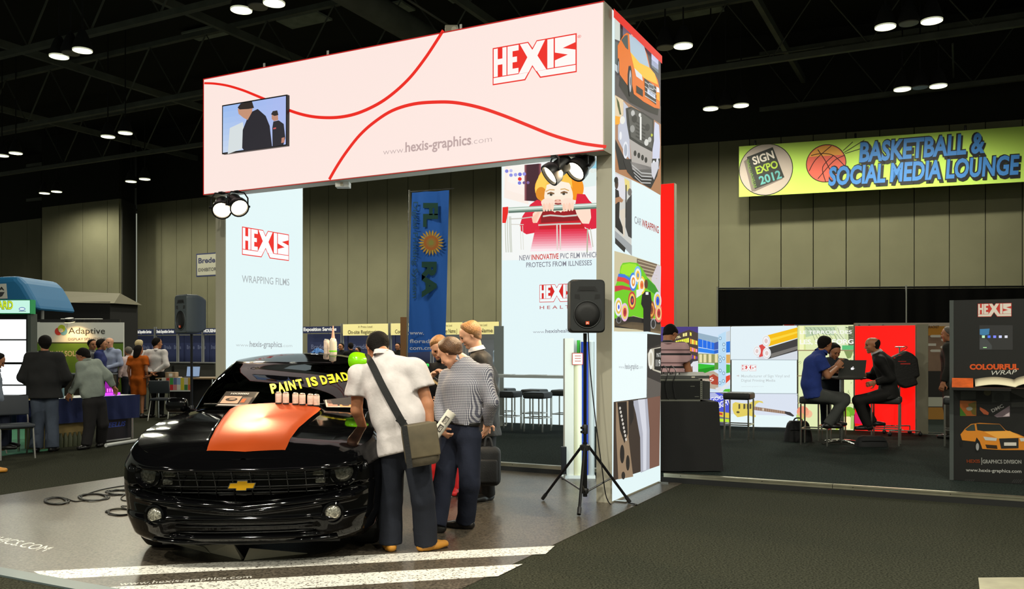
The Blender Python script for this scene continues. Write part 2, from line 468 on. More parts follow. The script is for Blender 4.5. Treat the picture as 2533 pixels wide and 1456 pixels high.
sA, sB_ = V(gp(83, 1412)), V(gp(1369, 1349)); sC, sD = V(gp(120, 1432)), V(gp(1345, 1368))
WL = (226, 222, 212)
dd = (sB_ - sA).normalized()
def clipmat(p):  # keep stripes on the mat
    return p
sv.poly([tuple(sA), tuple(sC), tuple(V(gp(1350, 1369))), tuple(V(gp(1372, 1349)))], WL, 1)
sv.poly([gp(236, 1453), gp(330, 1480), gp(1232, 1424), gp(1293, 1394)], WL, 1)
a, b = V(gp(293, 1447)), V(gp(622, 1428)); d = b - a
sv.text('www.hexis-graphics.com', a.x, a.y, .075, (200, 196, 188), 1, d.length, .01, 0, math.atan2(d.y, d.x))
a, b = V(gp(985, 1388)), V(gp(1172, 1377)); d = b - a
sv.text('www.hexis-graphics.com', a.x, a.y, .03, (190, 184, 172), 1, d.length, .0, 0, math.atan2(d.y, d.x))
a, b = V(gp(-170, 1306)), V(gp(106, 1363)); d = b - a
sv.text('HEXIS-GRAPHICS.COM', a.x, a.y, .13, (232, 232, 224), 1, d.length, .0, -.6, math.atan2(d.y, d.x))
sv.build('printed_markings', P_V, vo)
# front edging strip of the mat and the neighbouring mat beyond it
ed = MB(); ed.obox(B(-2.77, -4.385, .006), E1 * 3.05, E2 * .065, UP * .006)
eo = ed.build('edging_strip', mat('grey_edging', (84, 96, 96), .35), None); tag(eo, 'flat dark grey edging strip along the front of the asphalt vinyl', 'floor strip')
nm = thing('printed_floor_sticker', B(-5.6, -4.75, 0), 'white printed floor sticker cut by the lower left corner', 'floor sticker')
MB().obox(B(-5.45, -4.62, .003), E1 * .32, E2 * .13, UP * .003).build('sheet', M_white, nm)
sN = Sheet(B(-5.75, -4.74, .0062), E1, E2, UP, .0006); sN.rect(.05, .02, .58, .05, (190, 200, 60), 1); sN.rect(.05, .07, .4, .09, (70, 70, 70), 1); sN.build('print', P_D, nm)
lm = MB(); q = [gr(2420, 1430), gr(2533, 1429), gr(2700, 1470), gr(2425, 1475)]  # thin pale sheet imitating a patch of spotlight on the carpet
lm.add([V((p.x, p.y, .001)) for p in q] + [V((p.x, p.y, .006)) for p in q], [(3, 2, 1, 0), (4, 5, 6, 7), (0, 1, 5, 4), (1, 2, 6, 5), (2, 3, 7, 6), (3, 0, 4, 7)])
tag(lm.build('light_patch_sheet', mat('painted_light_patch', (150, 146, 122), .5, noise=(6, .15))), 'pale sheet painted as a patch of lamp light at lower right', 'floor mat')

# raised carpeted platform
PZ = .1
pf = MB().obox(B(3.2, 6.73, PZ / 2 - .001), E1 * 9.0, E2 * 5.14, UP * (PZ / 2 - .001)).build('floor_platform', M_pcarpet)
tag(pf, 'dark green-grey carpeted stand platform', kind='structure')
for k, (e0, e1) in enumerate(((-5.75, -3.0), (-3.0, -.02), (.03, 1.85), (1.85, 4.9), (4.9, 8.2), (8.2, 12.2))):
    mb = MB(); mb.obox(B((e0 + e1) / 2, 1.605, PZ - .004), E1 * ((e1 - e0) / 2 - .003), E2 * .035, UP * .008)
    mb.obox(B((e0 + e1) / 2, 1.582, PZ - .018), E1 * ((e1 - e0) / 2 - .003), E2 * .006, UP * .022)
    o = mb.build('edge_profile', M_alu, pf)
    for j in range(int((e1 - e0) / .9) + 1):
        x = e0 + .2 + j * .9
        if x < e1: MB().lathe(B(x, 1.577, PZ - .015), -E2, [(.006, 0), (.006, .003)], 8).build('screw', M_blackm, o)
MB().obox(B(3.2, 1.582, .034), E1 * 9.0, E2 * .004, UP * .034).build('skirting', mat('black_skirt', (18, 19, 18), .8), pf)

# ================================================================ LIGHT BOXES OF THE ARCH
WH = (243, 252, 252)
def emis(name, col, s):
    m = mat(name, (30, 30, 30), .6, emit=s, ecol=col); return m
E_head = emis('header_backlit_fabric', (252, 231, 224), 1.0)
E_white = emis('tower_backlit_fabric', (226, 245, 246), 1.0)
HB, HT, HL_, HD = 3.415, 4.849, 5.28, .2
hd = thing('header_lightbox', B(-2.64, -.1, HB), 'wide backlit white header sign with red curved lines and logo', 'sign')
mb = MB(); mb.obox(B(-2.64, -.1, (HB + HT) / 2), E1 * 2.64, E2 * .097, UP * (HT - HB) / 2); mb.build('frame', M_frame, hd)
sH = Sheet(B(-5.28, -.2, HB), E1, UP, -E2, .0015)
fp = MB(); Hh = HT - HB
fp.add([B(-5.268, -.2015, HB + .012), B(-.012, -.2015, HB + .012), B(-.012, -.2015, HT - .012), B(-5.268, -.2015, HT - .012)], [(0, 1, 2, 3)])
fp.build('backlit_fabric', E_head, hd)
up_ = MB(); up_.add([B(-5.25, -.185, HB - .001), B(-.02, -.185, HB - .001), B(-.02, -.02, HB - .001), B(-5.25, -.02, HB - .001)], [(0, 3, 2, 1)]); up_.build('underside', mat('header_underside', (205, 205, 196), .6), hd)
zc = crop(500, 60, 2533 / 1020)
RL = (236, 28, 16)
def smooth_curve(pts, n=8):
    pts = [V(p) for p in pts]; out = []
    for i in range(len(pts) - 1):
        p0, p1, p2, p3 = pts[max(i - 1, 0)], pts[i], pts[i + 1], pts[min(i + 2, len(pts) - 1)]
        for k in range(n):
            t = k / n
            out.append(tuple(.5 * ((2 * p1) + (p2 - p0) * t + (2 * p0 - 5 * p1 + 4 * p2 - p3) * t * t + (3 * p1 - p0 - 3 * p2 + p3) * t ** 3)))
    out.append(tuple(pts[-1])); return out
c1 = [sH.q(*p) for p in zc((14, 362), (80, 365), (160, 378), (250, 405), (330, 437), (385, 460), (460, 490), (540, 530), (640, 560), (740, 573), (850, 570), (960, 545), (1080, 490), (1180, 420), (1280, 325), (1370, 210), (1440, 105), (1482, 38))]
sH.line(smooth_curve(c1, 5), [.026 + .012 * min(i / 60, 1) for i in range(len(smooth_curve(c1, 5)))], RL, 2)
c2 = [sH.q(*p) for p in zc((782, 953), (830, 870), (890, 780), (970, 680), (1060, 600), (1170, 530), (1300, 490), (1440, 478), (1560, 482), (1700, 510), (1850, 560), (2000, 620), (2150, 680), (2300, 724), (2400, 742), (2483, 752))]
c2s = smooth_curve(c2, 5); sH.line(c2s, [.04 - .01 * i / len(c2s) for i in range(len(c2s))], RL, 2)
for a, b, c_, d_ in ((0, 0, HL_, .008), (0, Hh - .012, HL_, Hh), (0, 0, .012, Hh)):
    sH.rect(a, b, c_, d_, (190, 20, 18), 3)
x0 = sH.q(1219, 160)[0]; x1 = sH.q(1427, 140)[0]; yb = sH.q(1221, 211)[1]; yt = sH.q(1221, 119)[1]
sH.logo(x0, yb, x1 - x0, 2, RL, (255, 246, 242), (yt - yb) / (.42 * (x1 - x0)))
sH.textpx('®', (1429, 95), (1438, 93), 7, RL)
sH.build('printed_red_lines_and_logo', P_E, hd)
sH.textpx('www.', (948, 383), (1002, 377), 15, (196, 176, 174), bold=-.012)
sH.textpx('hexis-graphics', (1003, 376), (1166, 357), 24, (190, 166, 164), bold=.022)
sH.textpx('.com', (1167, 357), (1217, 350), 15, (196, 176, 174), bold=-.012)
sH.build('printed_address', P_E, hd)
for e in (-4.3, -3.35, -1.6):                         # little clips along the top edge
    MB().obox(B(e, -.19, HT + .02), E1 * .012, E2 * .006, UP * .03).build('clip', M_white, hd)
# dark header top beam behind it
tb = MB(); tb.obox(B(-2.64, .03, HT - .08), E1 * 2.46, E2 * .03, UP * .09); tag(tb.build('crossbeam', mat('dark_beam', (44, 44, 38), .6)), 'dark crossbeam along the back of the header sign', 'beam')
prj = thing('camera_box', B(-1.85, .04, HT + .05), 'small pale box mounted on top of the header sign', 'box')
MB().rbox(B(-1.85, .04, HT + .095), .07, .06, .05, .012).build('body', mat('beige_plastic', (150, 146, 128), .5), prj); MB().cyl(B(-1.78, -.02, HT + .07), B(-1.76, -.06, HT + .07), .03).build('lens', M_frame, prj)
MB().obox(B(-1.85, .03, HT + .027), E1 * .03, E2 * .02, UP * .018).build('foot', M_frame, prj)
wb = thing('junction_box', B(-3.22, -.08, HB - .07), 'small white box hanging under the header sign', 'box')
MB().rbox(B(-3.22, -.08, HB - .033), .08, .06, .032, .008).build('body', M_white, wb); MB().obox(B(-3.22, -.141, HB - .033), E1 * .05, E2 * .002, UP * .02).build('cover', M_frame, wb)

def tower(label, e0, e1, dp, name='tower_lightbox'):
    t = thing(name, B((e0 + e1) / 2, dp / 2, 0), label, 'sign')
    MB().obox(B((e0 + e1) / 2, dp / 2, 2.425), E1 * (e1 - e0) / 2, E2 * dp / 2, UP * 2.42).build('frame', M_frame, t)
    return t
# left tower: its inner face is white
lt = tower('tall white backlit tower left of the black car', -5.28, -5.12, 1.45)
sL = Sheet(B(-5.12, 0, 0), E2, UP, E1, .0015)
MB().add([B(-5.118, .012, .02), B(-5.118, 1.44, .02), B(-5.118, 1.44, 4.84), B(-5.118, .012, 4.84)], [(0, 1, 2, 3)]).build('backlit_fabric', E_white, lt)
MB().add([B(-5.2815, 1.43, .02), B(-5.2815, .02, .02), B(-5.2815, .02, 4.84), B(-5.2815, 1.43, 4.84)], [(0, 1, 2, 3)]).build('outer_fabric', emis('tower_outer_fabric', (190, 200, 215), .5), lt)
a, b = sL.q(598, 630), sL.q(714, 645); t_, u_ = sL.q(598, 560), sL.q(714, 576)
sL.logo(a[0], (a[1] + b[1]) / 2, b[0] - a[0], 3, RL, (250, 255, 255), (t_[1] - a[1]) / (.42 * (b[0] - a[0])))
sL.build('printed_logo', P_E2, lt)
sL.textpx('WRAPPING FILMS', (598, 698), (715, 706), 18, (168, 176, 178), 3, bold=.004)
sL.build('printed_caption', P_E2, lt)
sL.textpx('www.', (583, 856), (617, 857), 8, (178, 186, 188), 3, bold=-.01)
sL.textpx('hexis-graphics', (617, 857), (697, 858), 14, (160, 168, 172), 3, bold=.015)
sL.textpx('.com', (698, 858), (722, 858), 8, (178, 186, 188), 3, bold=-.01)
sL.build('printed_address', P_E2, lt)
# right tower: its outer face carries the photo collage
rt = tower('tall backlit tower with a collage of car wrapping photos', -.16, 0, 1.57)
MB().add([B(-.162, 1.43, .02), B(-.162, .02, .02), B(-.162, .02, 4.84), B(-.162, 1.43, 4.84)], [(0, 1, 2, 3)]).build('inner_fabric', emis('tower_inner_fabric', (226, 245, 246), 3.2), rt)
sR = Sheet(B(0, 0, 0), E2, UP, E1, .0012)
MB().add([B(.0008, .01, .02), B(.0008, 1.56, .02), B(.0008, 1.56, 4.84), B(.0008, .01, 4.84)], [(0, 1, 2, 3)]).build('backlit_fabric', emis('collage_backlit_fabric', (228, 246, 247), 1.0), rt)
# ---- collage print
c5 = crop(1500, 20, 582 / 160); c6 = crop(1500, 400, 555 / 160); c7 = crop(1480, 600, 582 / 280)
def R_(c, pts, col, L=2): sR.poly([sR.q(*p) for p in c(*pts)], col, L)
def E_(c, x, y, rx, ry, col, L=3, rot=0):
    pts = []
    for k in range(18):
        a = 2 * math.pi * k / 18; X, Y = rx * math.cos(a), ry * math.sin(a)
        pts.append((x + X * math.cos(rot) - Y * math.sin(rot), y + X * math.sin(rot) + Y * math.cos(rot)))
    R_(c, pts, col, L)
def T_(c, s, p0, p1, h, sc, col, L=4, bold=0.0):
    a, b = c(p0, p1); sR.textpx(s, a, b, h / sc, col, L, bold)
sR.kx = 1.562 / sR.q(1637, 500)[0]; sR.lim = (.006, 1.564, .02, 4.845)
S5, S6, S7 = 582 / 160, 555 / 160, 582 / 280
sR.rect(.0, 4.757, 1.566, 4.847, (228, 32, 22), 16)          # red top band
R_(c5, [(74, 76), (510, 450), (510, 1060), (74, 790)], (74, 70, 76))
R_(c5, [(74, 80), (122, 120), (122, 300), (74, 280)], (206, 214, 206), 3)
R_(c5, [(74, 300), (122, 320), (122, 520), (74, 500)], (92, 104, 104), 3)
R_(c5, [(122, 120), (148, 142), (148, 260), (122, 300)], (34, 34, 38), 3)
R_(c5, [(148, 142), (338, 300), (338, 420), (148, 260)], (108, 100, 118), 3)
R_(c5, [(225, 218), (290, 275), (290, 320), (225, 260)], (226, 232, 240), 4)
R_(c5, [(338, 305), (362, 325), (362, 420), (338, 380)], (34, 34, 38), 4)
R_(c5, [(412, 380), (476, 435), (476, 570), (412, 520)], (202, 208, 240), 4)
R_(c5, [(412, 470), (476, 520), (476, 600), (412, 540)], (104, 116, 124), 4)
R_(c5, [(74, 600), (300, 780), (510, 900), (510, 1060), (74, 800)], (86, 80, 80), 3)
R_(c5, [(74, 500), (110, 530), (110, 600), (74, 560)], (190, 198, 200), 4)
R_(c5, [(120, 620), (240, 720), (480, 900), (470, 975), (380, 940), (210, 850), (110, 700)], (30, 28, 28), 4)
R_(c5, [(98, 340), (125, 290), (155, 245), (182, 226), (204, 236), (260, 268), (300, 296), (340, 350), (372, 430), (398, 545), (440, 600), (470, 660), (486, 740), (488, 916), (440, 906), (340, 850), (248, 778), (226, 660), (215, 540), (200, 520), (190, 600), (190, 700), (118, 600), (100, 470)], (232, 118, 34), 5)
R_(c5, [(204, 240), (300, 300), (345, 360), (392, 545), (300, 500), (215, 400)], (176, 198, 214), 6)
R_(c5, [(215, 400), (300, 500), (392, 545), (440, 600), (470, 700), (345, 640), (250, 550)], (248, 196, 62), 6)
R_(c5, [(130, 290), (165, 250), (190, 246), (195, 380), (170, 360)], (70, 84, 84), 6)
R_(c5, [(250, 545), (320, 610), (330, 665), (268, 620)], (222, 226, 230), 7)
R_(c5, [(342, 636), (452, 720), (452, 880), (350, 800)], (48, 48, 52), 7)
for k in range(4): R_(c5, [(346, 665 + k * 42), (452, 745 + k * 38), (452, 753 + k * 38), (346, 674 + k * 42)], (196, 196, 196), 8)
for k in range(4): E_(c5, 388 + k * 11, 708 + k * 5, 9, 26, (206, 210, 214), 9); 
for k in range(4): E_(c5, 388 + k * 11, 708 + k * 5, 5, 20, (48, 48, 52), 9.5)
R_(c5, [(370, 735), (442, 790), (442, 828), (370, 778)], (216, 226, 244), 9)
T_(c5, 'HEXIS', (384, 776), (432, 808), 26, S5, (90, 100, 120), 10)
R_(c5, [(268, 700), (330, 745), (330, 806), (268, 765)], (40, 34, 34), 7)
E_(c5, 213, 660, 18, 140, (24, 24, 26), 6); E_(c5, 213, 662, 11, 100, (182, 184, 190), 7); E_(c5, 213, 662, 4, 40, (60, 60, 64), 8)
E_(c5, 104, 530, 9, 80, (26, 26, 28), 6); E_(c5, 104, 532, 5, 55, (170, 172, 178), 7)
R_(c5, [(454, 715), (478, 730), (484, 770), (456, 765)], (232, 236, 238), 7)
R_(c5, [(455, 770), (484, 775), (486, 850), (458, 830)], (250, 170, 40), 7)
# engine bay photo
R_(c5, [(74, 780), (510, 1062), (510, 1456), (74, 1456)], (172, 128, 96), 4)
R_(c6, [(72, -20), (478, -20), (478, 296), (330, 210), (72, 88)], (176, 124, 84), 4)
R_(c5, [(74, 785), (150, 830), (150, 960), (110, 1010), (74, 1000)], (226, 206, 170), 5)
R_(c5, [(74, 970), (120, 980), (120, 1045), (74, 1050)], (244, 168, 32), 6); E_(c5, 140, 1010, 24, 36, (232, 232, 224), 7)
R_(c5, [(84, 800), (110, 850), (130, 960), (115, 960), (95, 880)], (70, 84, 40), 6)
R_(c5, [(150, 840), (200, 900), (190, 1000), (205, 1150), (216, 1370), (170, 1320), (100, 1180), (100, 1060), (150, 960)], (194, 198, 212), 6)
R_(c5, [(76, 1180), (150, 1330), (216, 1400), (300, 1456), (110, 1456), (74, 1260)], (30, 28, 30), 6)
R_(c5, [(440, 1030), (480, 1060), (490, 1220), (480, 1456), (415, 1440), (420, 1280)], (206, 210, 232), 6)
R_(c5, [(170, 905), (220, 890), (330, 945), (430, 1010), (432, 1200), (415, 1300), (300, 1240), (205, 1180), (180, 1040)], (46, 46, 46), 7)
R_(c5, [(190, 920), (225, 905), (330, 960), (415, 1020), (415, 1270), (300, 1215), (215, 1160)], (84, 84, 80), 8)
for (x, y, r, c_) in ((235, 950, 18, (190, 190, 186)), (300, 968, 12, (220, 220, 214)), (230, 1090, 22, (150, 150, 146)), (360, 1215, 20, (214, 214, 208)), (390, 1190, 16, (190, 190, 184)), (250, 1000, 24, (40, 40, 40)), (370, 1080, 22, (50, 50, 50)), (410, 1150, 9, (190, 200, 50))):
    E_(c5, x, y, r, r * 1.5, c_, 9)
for k in range(5): R_(c5, [(262, 1020 + 32 * k), (300, 1042 + 32 * k), (300, 1056 + 32 * k), (262, 1034 + 32 * k)], (52, 52, 50), 9); R_(c5, [(314, 1046 + 32 * k), (350, 1066 + 32 * k), (350, 1080 + 32 * k), (314, 1060 + 32 * k)], (52, 52, 50), 9)
R_(c5, [(298, 980), (314, 985), (314, 1195), (298, 1190)], (232, 232, 226), 10)
R_(c5, [(205, 1180), (300, 1240), (415, 1300), (410, 1456), (230, 1456), (216, 1300)], (176, 170, 164), 8)
for (x, y) in ((255, 1310), (290, 1330), (324, 1350), (356, 1372)): E_(c5, x, y, 13, 26, (40, 38, 38), 9)
E_(c5, 168, 1280, 24, 78, (226, 228, 236), 8); E_(c5, 168, 1280, 15, 55, (168, 176, 190), 9); E_(c5, 122, 1150, 12, 38, (232, 234, 238), 8)
E_(c5, 430, 1430, 16, 55, (232, 234, 238), 8); E_(c5, 462, 1400, 11, 48, (226, 228, 236), 8)
R_(c6, [(140, -20), (470, -20), (440, 130), (385, 235), (330, 205), (230, 150), (175, 90)], (38, 36, 38), 7)
R_(c6, [(200, 0), (420, 60), (410, 130), (300, 130), (220, 70)], (96, 94, 92), 8)
for k in range(4): sR.line([sR.q(*p) for p in c6((215 + k * 8, 30 + k * 32), (300, 100 + k * 28), (400 - k * 6, 110 + k * 26))], .012, (190, 190, 188), 9)
R_(c6, [(385, 20), (452, 0), (450, 60), (410, 160), (390, 120)], (206, 206, 214), 9)
# workshop photo and CAR WRAPPING
R_(c6, [(70, 86), (216, 160), (216, 806), (66, 650)], (206, 206, 200), 5)
R_(c6, [(70, 100), (170, 150), (170, 330), (70, 300)], (222, 220, 226), 6)
R_(c6, [(150, 140), (195, 170), (200, 260), (160, 250)], (232, 214, 130), 7)
E_(c6, 80, 190, 16, 45, (70, 48, 36), 8); E_(c6, 76, 160, 18, 30, (30, 24, 22), 9)
R_(c6, [(70, 230), (100, 250), (110, 330), (105, 480), (135, 560), (140, 625), (110, 600), (70, 560)], (28, 26, 28), 7)
R_(c6, [(70, 310), (110, 300), (140, 330), (130, 350), (95, 345), (70, 365)], (176, 128, 92), 8)
R_(c6, [(160, 200), (170, 200), (168, 480), (158, 480)], (40, 40, 40), 8)
R_(c6, [(175, 330), (216, 280), (216, 660), (185, 640), (160, 560), (160, 400)], (58, 58, 60), 7); E_(c6, 198, 262, 18, 32, (110, 104, 100), 8)
R_(c6, [(105, 420), (160, 400), (155, 640), (140, 640), (125, 520)], (220, 208, 190), 6)
R_(c6, [(66, 590), (216, 720), (216, 806), (66, 660)], (160, 164, 166), 8)
R_(c6, [(66, 650), (160, 740), (150, 780), (66, 700)], (46, 44, 44), 9)
T_(c6, 'CAR', (240, 528), (302, 552), 62, S6, (150, 152, 158), 6, .01)
T_(c6, 'WRAPPING', (306, 556), (455, 618), 62, S6, (176, 62, 58), 6, .02)
# green painted car photo
R_(c6, [(64, 764), (216, 806), (474, 892), (468, 1456), (60, 1456)], (206, 196, 160), 5)
R_(c6, [(262, 830), (440, 880), (440, 1000), (350, 990), (262, 900)], (122, 104, 84), 6)
for k in range(5): sR.line([sR.q(*p) for p in c6((270, 850 + k * 30), (440, 900 + k * 26))], .01, (196, 180, 150), 7)
R_(c6, [(440, 885), (474, 900), (470, 1150), (400, 1080), (390, 1000)], (214, 206, 214), 7)
R_(c6, [(115, 900), (135, 868), (200, 862), (265, 870), (310, 920), (350, 990), (420, 1060), (465, 1140), (468, 1350), (380, 1340), (300, 1340), (230, 1320), (170, 1340), (62, 1345), (64, 1080), (105, 970)], (112, 204, 28), 8)
R_(c6, [(130, 885), (190, 872), (250, 880), (290, 930), (250, 980), (160, 975), (110, 950)], (160, 230, 40), 9)
R_(c6, [(95, 965), (160, 985), (210, 1030), (200, 1060), (140, 1030), (80, 1025)], (222, 70, 60), 9)
R_(c6, [(95, 960), (150, 965), (200, 1000), (190, 1020), (150, 995), (90, 985)], (60, 120, 220), 10)
R_(c6, [(64, 1065), (130, 1060), (240, 1090), (235, 1110), (140, 1095), (64, 1115)], (206, 50, 66), 9)
R_(c6, [(350, 1000), (420, 1065), (465, 1140), (465, 1180), (420, 1140), (350, 1090)], (60, 150, 40), 9)
for (x, y, cs_) in ((95, 1245, ((232, 232, 240), (230, 190, 70), (246, 246, 250), (40, 80, 210))), (150, 1290, ((230, 190, 220), (240, 210, 110), (200, 60, 70), (150, 40, 40))), (215, 1190, ((200, 60, 60), (245, 200, 80), (80, 40, 90), (230, 60, 50))), (440, 1195, ((220, 224, 240), (240, 200, 90), (60, 110, 220), (40, 60, 190))), (385, 1270, ((150, 80, 40), (230, 160, 70), (150, 70, 40), (110, 50, 30))), (450, 1300, ((230, 120, 110), (240, 210, 140), (200, 60, 60), (140, 40, 44))), (225, 1030, ((60, 130, 220), (245, 245, 250), (230, 150, 60), (250, 240, 200))), (265, 975, ((120, 190, 230), (246, 240, 220), (240, 190, 60), (90, 140, 220))), (300, 1060, ((244, 210, 60), (246, 246, 220), (240, 140, 60), (220, 80, 50)))):
    for k, cc in enumerate(cs_): E_(c6, x, y, 34 - 9 * k, (88 - 22 * k) * .9, cc, 10 + k)
R_(c6, [(250, 1100), (305, 1090), (295, 1140), (250, 1170)], (236, 236, 236), 14)
E_(c6, 335, 1050, 16, 40, (96, 60, 40), 15); R_(c6, [(300, 1140), (330, 1110), (375, 1120), (385, 1200), (375, 1300), (375, 1456), (312, 1456), (310, 1260), (290, 1220)], (20, 20, 24), 15)
R_(c6, [(330, 1118), (355, 1118), (355, 1142), (330, 1142)], (236, 236, 240), 16)
R_(c6, [(62, 1345), (230, 1325), (310, 1345), (468, 1355), (468, 1456), (62, 1420)], (34, 32, 32), 9)
E_(c6, 98, 1355, 24, 32, (120, 120, 118), 10); E_(c6, 402, 1390, 24, 44, (150, 150, 150), 10); E_(c6, 98, 1355, 17, 24, (40, 40, 40), 11); E_(c6, 402, 1390, 17, 34, (44, 44, 44), 11)
# address panel + number plate photo
R_(c7, [(78, 424), (325, 470), (325, 420), (78, 400)], (126, 108, 80), 9)
R_(c7, [(76, 455), (250, 470), (248, 800), (74, 818)], (238, 252, 252), 12)
T_(c7, 'www.', (98, 645), (131, 647), 18, S7, (176, 182, 186), 13, -.01); T_(c7, 'hexis-graphics', (131, 648), (202, 648), 28, S7, (150, 156, 162), 13, .015); T_(c7, '.com', (203, 647), (226, 646), 18, S7, (176, 182, 186), 13, -.01)
R_(c7, [(250, 468), (322, 474), (320, 785), (246, 800)], (56, 52, 50), 12)
R_(c7, [(250, 470), (322, 476), (322, 520), (250, 545)], (34, 34, 34), 13)
R_(c7, [(252, 570), (270, 545), (320, 535), (322, 670), (280, 655), (256, 630)], (196, 190, 172), 13)
E_(c7, 268, 598, 14, 52, (236, 234, 222), 14); E_(c7, 268, 598, 8, 34, (200, 194, 176), 15)
R_(c7, [(286, 546), (322, 540), (322, 660), (286, 650)], (30, 30, 30), 14)
T_(c7, 'MATÉ', (298, 588), (320, 588), 22, S7, (226, 226, 220), 15); T_(c7, '119', (294, 634), (318, 634), 34, S7, (236, 236, 230), 15, .02)
R_(c7, [(250, 690), (322, 720), (320, 785), (248, 800)], (96, 90, 84), 13)
# wheel rim photo
R_(c7, [(72, 818), (320, 785), (314, 1142), (70, 1222)], (62, 50, 42), 12)
R_(c7, [(84, 820), (150, 812), (150, 1000), (175, 1200), (96, 1215), (84, 960)], (150, 126, 100), 13)
R_(c7, [(90, 820), (140, 815), (146, 980), (128, 1030), (104, 960)], (34, 28, 26), 14)
for k in range(9): E_(c7, 104 + k * 4, 850 + k * 20, 5, 8, (206, 200, 190), 15)
R_(c7, [(150, 812), (176, 812), (178, 900), (160, 940)], (40, 34, 32), 14)
E_(c7, 116, 1085, 12, 48, (36, 30, 28), 14); E_(c7, 146, 1130, 10, 40, (40, 34, 30), 14); E_(c7, 122, 1195, 10, 20, (40, 34, 30), 14)
R_(c7, [(172, 812), (250, 800), (262, 960), (262, 1160), (215, 1180), (212, 1000), (190, 880)], (176, 178, 190), 13)
R_(c7, [(200, 806), (236, 802), (246, 960), (244, 1165), (228, 1170), (226, 980)], (214, 216, 226), 14)
R_(c7, [(250, 798), (318, 786), (314, 1142), (262, 1160), (264, 960)], (122, 88, 74), 13)
sR.build('printed_collage', P_E, rt)
MB().obox(B(.06, 1.5, .012), E1 * .06, E2 * .03, UP * .006).build('foot_plate', M_chrome, rt)
MB().obox(B(.06, .10, .012), E1 * .06, E2 * .03, UP * .006).build('foot_plate', M_chrome, rt)

# ---- television on the header
tv = thing('television', B(-4.7, -.22, 3.6), 'flat television hung tilted on the header sign showing two men in black', 'television')
q_ = [V(sH.q(*p)) for p in ((562, 383), (719, 362), (717, 237), (554, 264))]
ctr = sum((V((p.x, p.y)) for p in q_), V((0, 0))) / 4
wv = ((q_[1] - q_[0]) + (q_[2] - q_[3])) / 2; w_ = wv.length; ang = math.atan2(wv.y, wv.x); hv = ((q_[3] - q_[0]) + (q_[2] - q_[1])) / 2
tx = (E1 * math.cos(ang) + UP * math.sin(ang)); ty = (-E1 * math.sin(ang) + UP * math.cos(ang)); h_ = hv.dot(V((-math.sin(ang), math.cos(ang))))
tc_ = B(-5.28, -.2, HB) + E1 * ctr.x + UP * ctr.y
MB().obox(tc_ - E2 * .035, tx * w_ / 2, E2 * .022, ty * h_ / 2).build('bezel', M_blackp, tv)
MB().obox(tc_ - E2 * .008, tx * w_ * .3, E2 * .008, ty * h_ * .3).build('bracket', M_frame, tv)
sT = Sheet(tc_ - E2 * .0572 - tx * w_ / 2 - ty * h_ / 2, tx, ty, -E2, .0008)
zt = crop(0, 0, 1537 / 760)
def tvp(pts, col, L): sT.poly([sT.q(*p) for p in zt(*pts)], col, L)
iw, ih = w_ - .03, h_ - .03
sT.fn(.015, .015, .015 + iw, .015 + ih, 10, 8, lambda u, v: (150 + 50 * (1 - u) * (1 - v) + 20 * u, 185 + 30 * (1 - u) * (1 - v), 238), 1)
tvp([(1150, 640), (1215, 610), (1235, 735), (1140, 770)], (214, 222, 224), 2)
tvp([(1212, 740), (1215, 650), (1235, 600), (1258, 560), (1290, 545), (1330, 580), (1350, 630), (1362, 735), (1225, 755)], (34, 32, 42), 3)
tvp([(1190, 545), (1225, 525), (1265, 535), (1262, 560), (1240, 600), (1220, 590), (1195, 570)], (196, 144, 116), 4)
tvp([(1190, 538), (1205, 518), (1262, 508), (1272, 540), (1245, 545), (1200, 548)], (44, 34, 32), 5)
tvp([(1363, 640), (1368, 608), (1395, 602), (1420, 620), (1428, 690), (1418, 725), (1364, 735)], (38, 36, 46), 3)
tvp([(1360, 575), (1390, 568), (1393, 600), (1372, 606), (1360, 595)], (190, 140, 120), 4); tvp([(1357, 572), (1366, 556), (1388, 552), (1394, 575), (1375, 580)], (46, 38, 38), 5)
tvp([(1368, 640), (1382, 637), (1382, 644), (1368, 647)], (206, 90, 90), 5); tvp([(1410, 690), (1425, 686), (1424, 712), (1408, 716)], (190, 130, 110), 5)
sT.build('screen_picture', P_E, tv)

# ---- stage lamps (par cans)
M_can = mat('par_can_black', (20, 20, 21), .4, metal=.3)
M_parl = mat('par_lens_lit', (255, 240, 205), .4, emit=5.0, ecol=(255, 236, 196))
def par_can(p, aim, label, energy, hang):
    p = V(p); d = (V(aim) - p).normalized()
    t = thing('stage_lamp', p, label, 'stage light', 'black par can stage lamps')
    MB().lathe(p, d, [(.03, -.2), (.07, -.19), (.085, -.15), (.085, -.04), (.1, -.02), (.112, .0), (.118, .05), (.118, .075), (.1, .075), (.1, .04)], 20, cap=False).build('can', M_can, t, smooth=35)
    side = d.cross(UP).normalized()
    MB().lathe(p, d, [(.1, .035), (.1, .045)], 20).build('lens', M_parl, t)
    top = V((p.x, p.y, hang))
    MB().tube([p + side * .125, p + side * .125 + UP * .1, top + side * .08, top - side * .08, p - side * .125 + UP * .1, p - side * .125], .009, 6).build('yoke', M_can, t)
    MB().obox(top + UP * .006, E1 * .03, E2 * .03, UP * .012).build('clamp', M_can, t)
    for s_ in (-1, 1): MB().cyl(p + side * .085 * s_, p + side * .15 * s_, .014, 8).build('knob', M_can, t)
    ld = bpy.data.lights.new('par_light', 'SPOT'); ld.energy = energy; ld.color = (1.0, .76, .46); ld.spot_size = math.radians(84); ld.spot_blend = .6; ld.shadow_soft_size = .07
    lo = bpy.data.objects.new('par_light', ld); COL.objects.link(lo); lo.parent = t; lo.location = d * .09
    lo.rotation_euler = d.to_track_quat('-Z', 'Y').to_euler()
    return t
PL = at(549, 514, 10.60); PR_ = at(588, 508, 10.52)
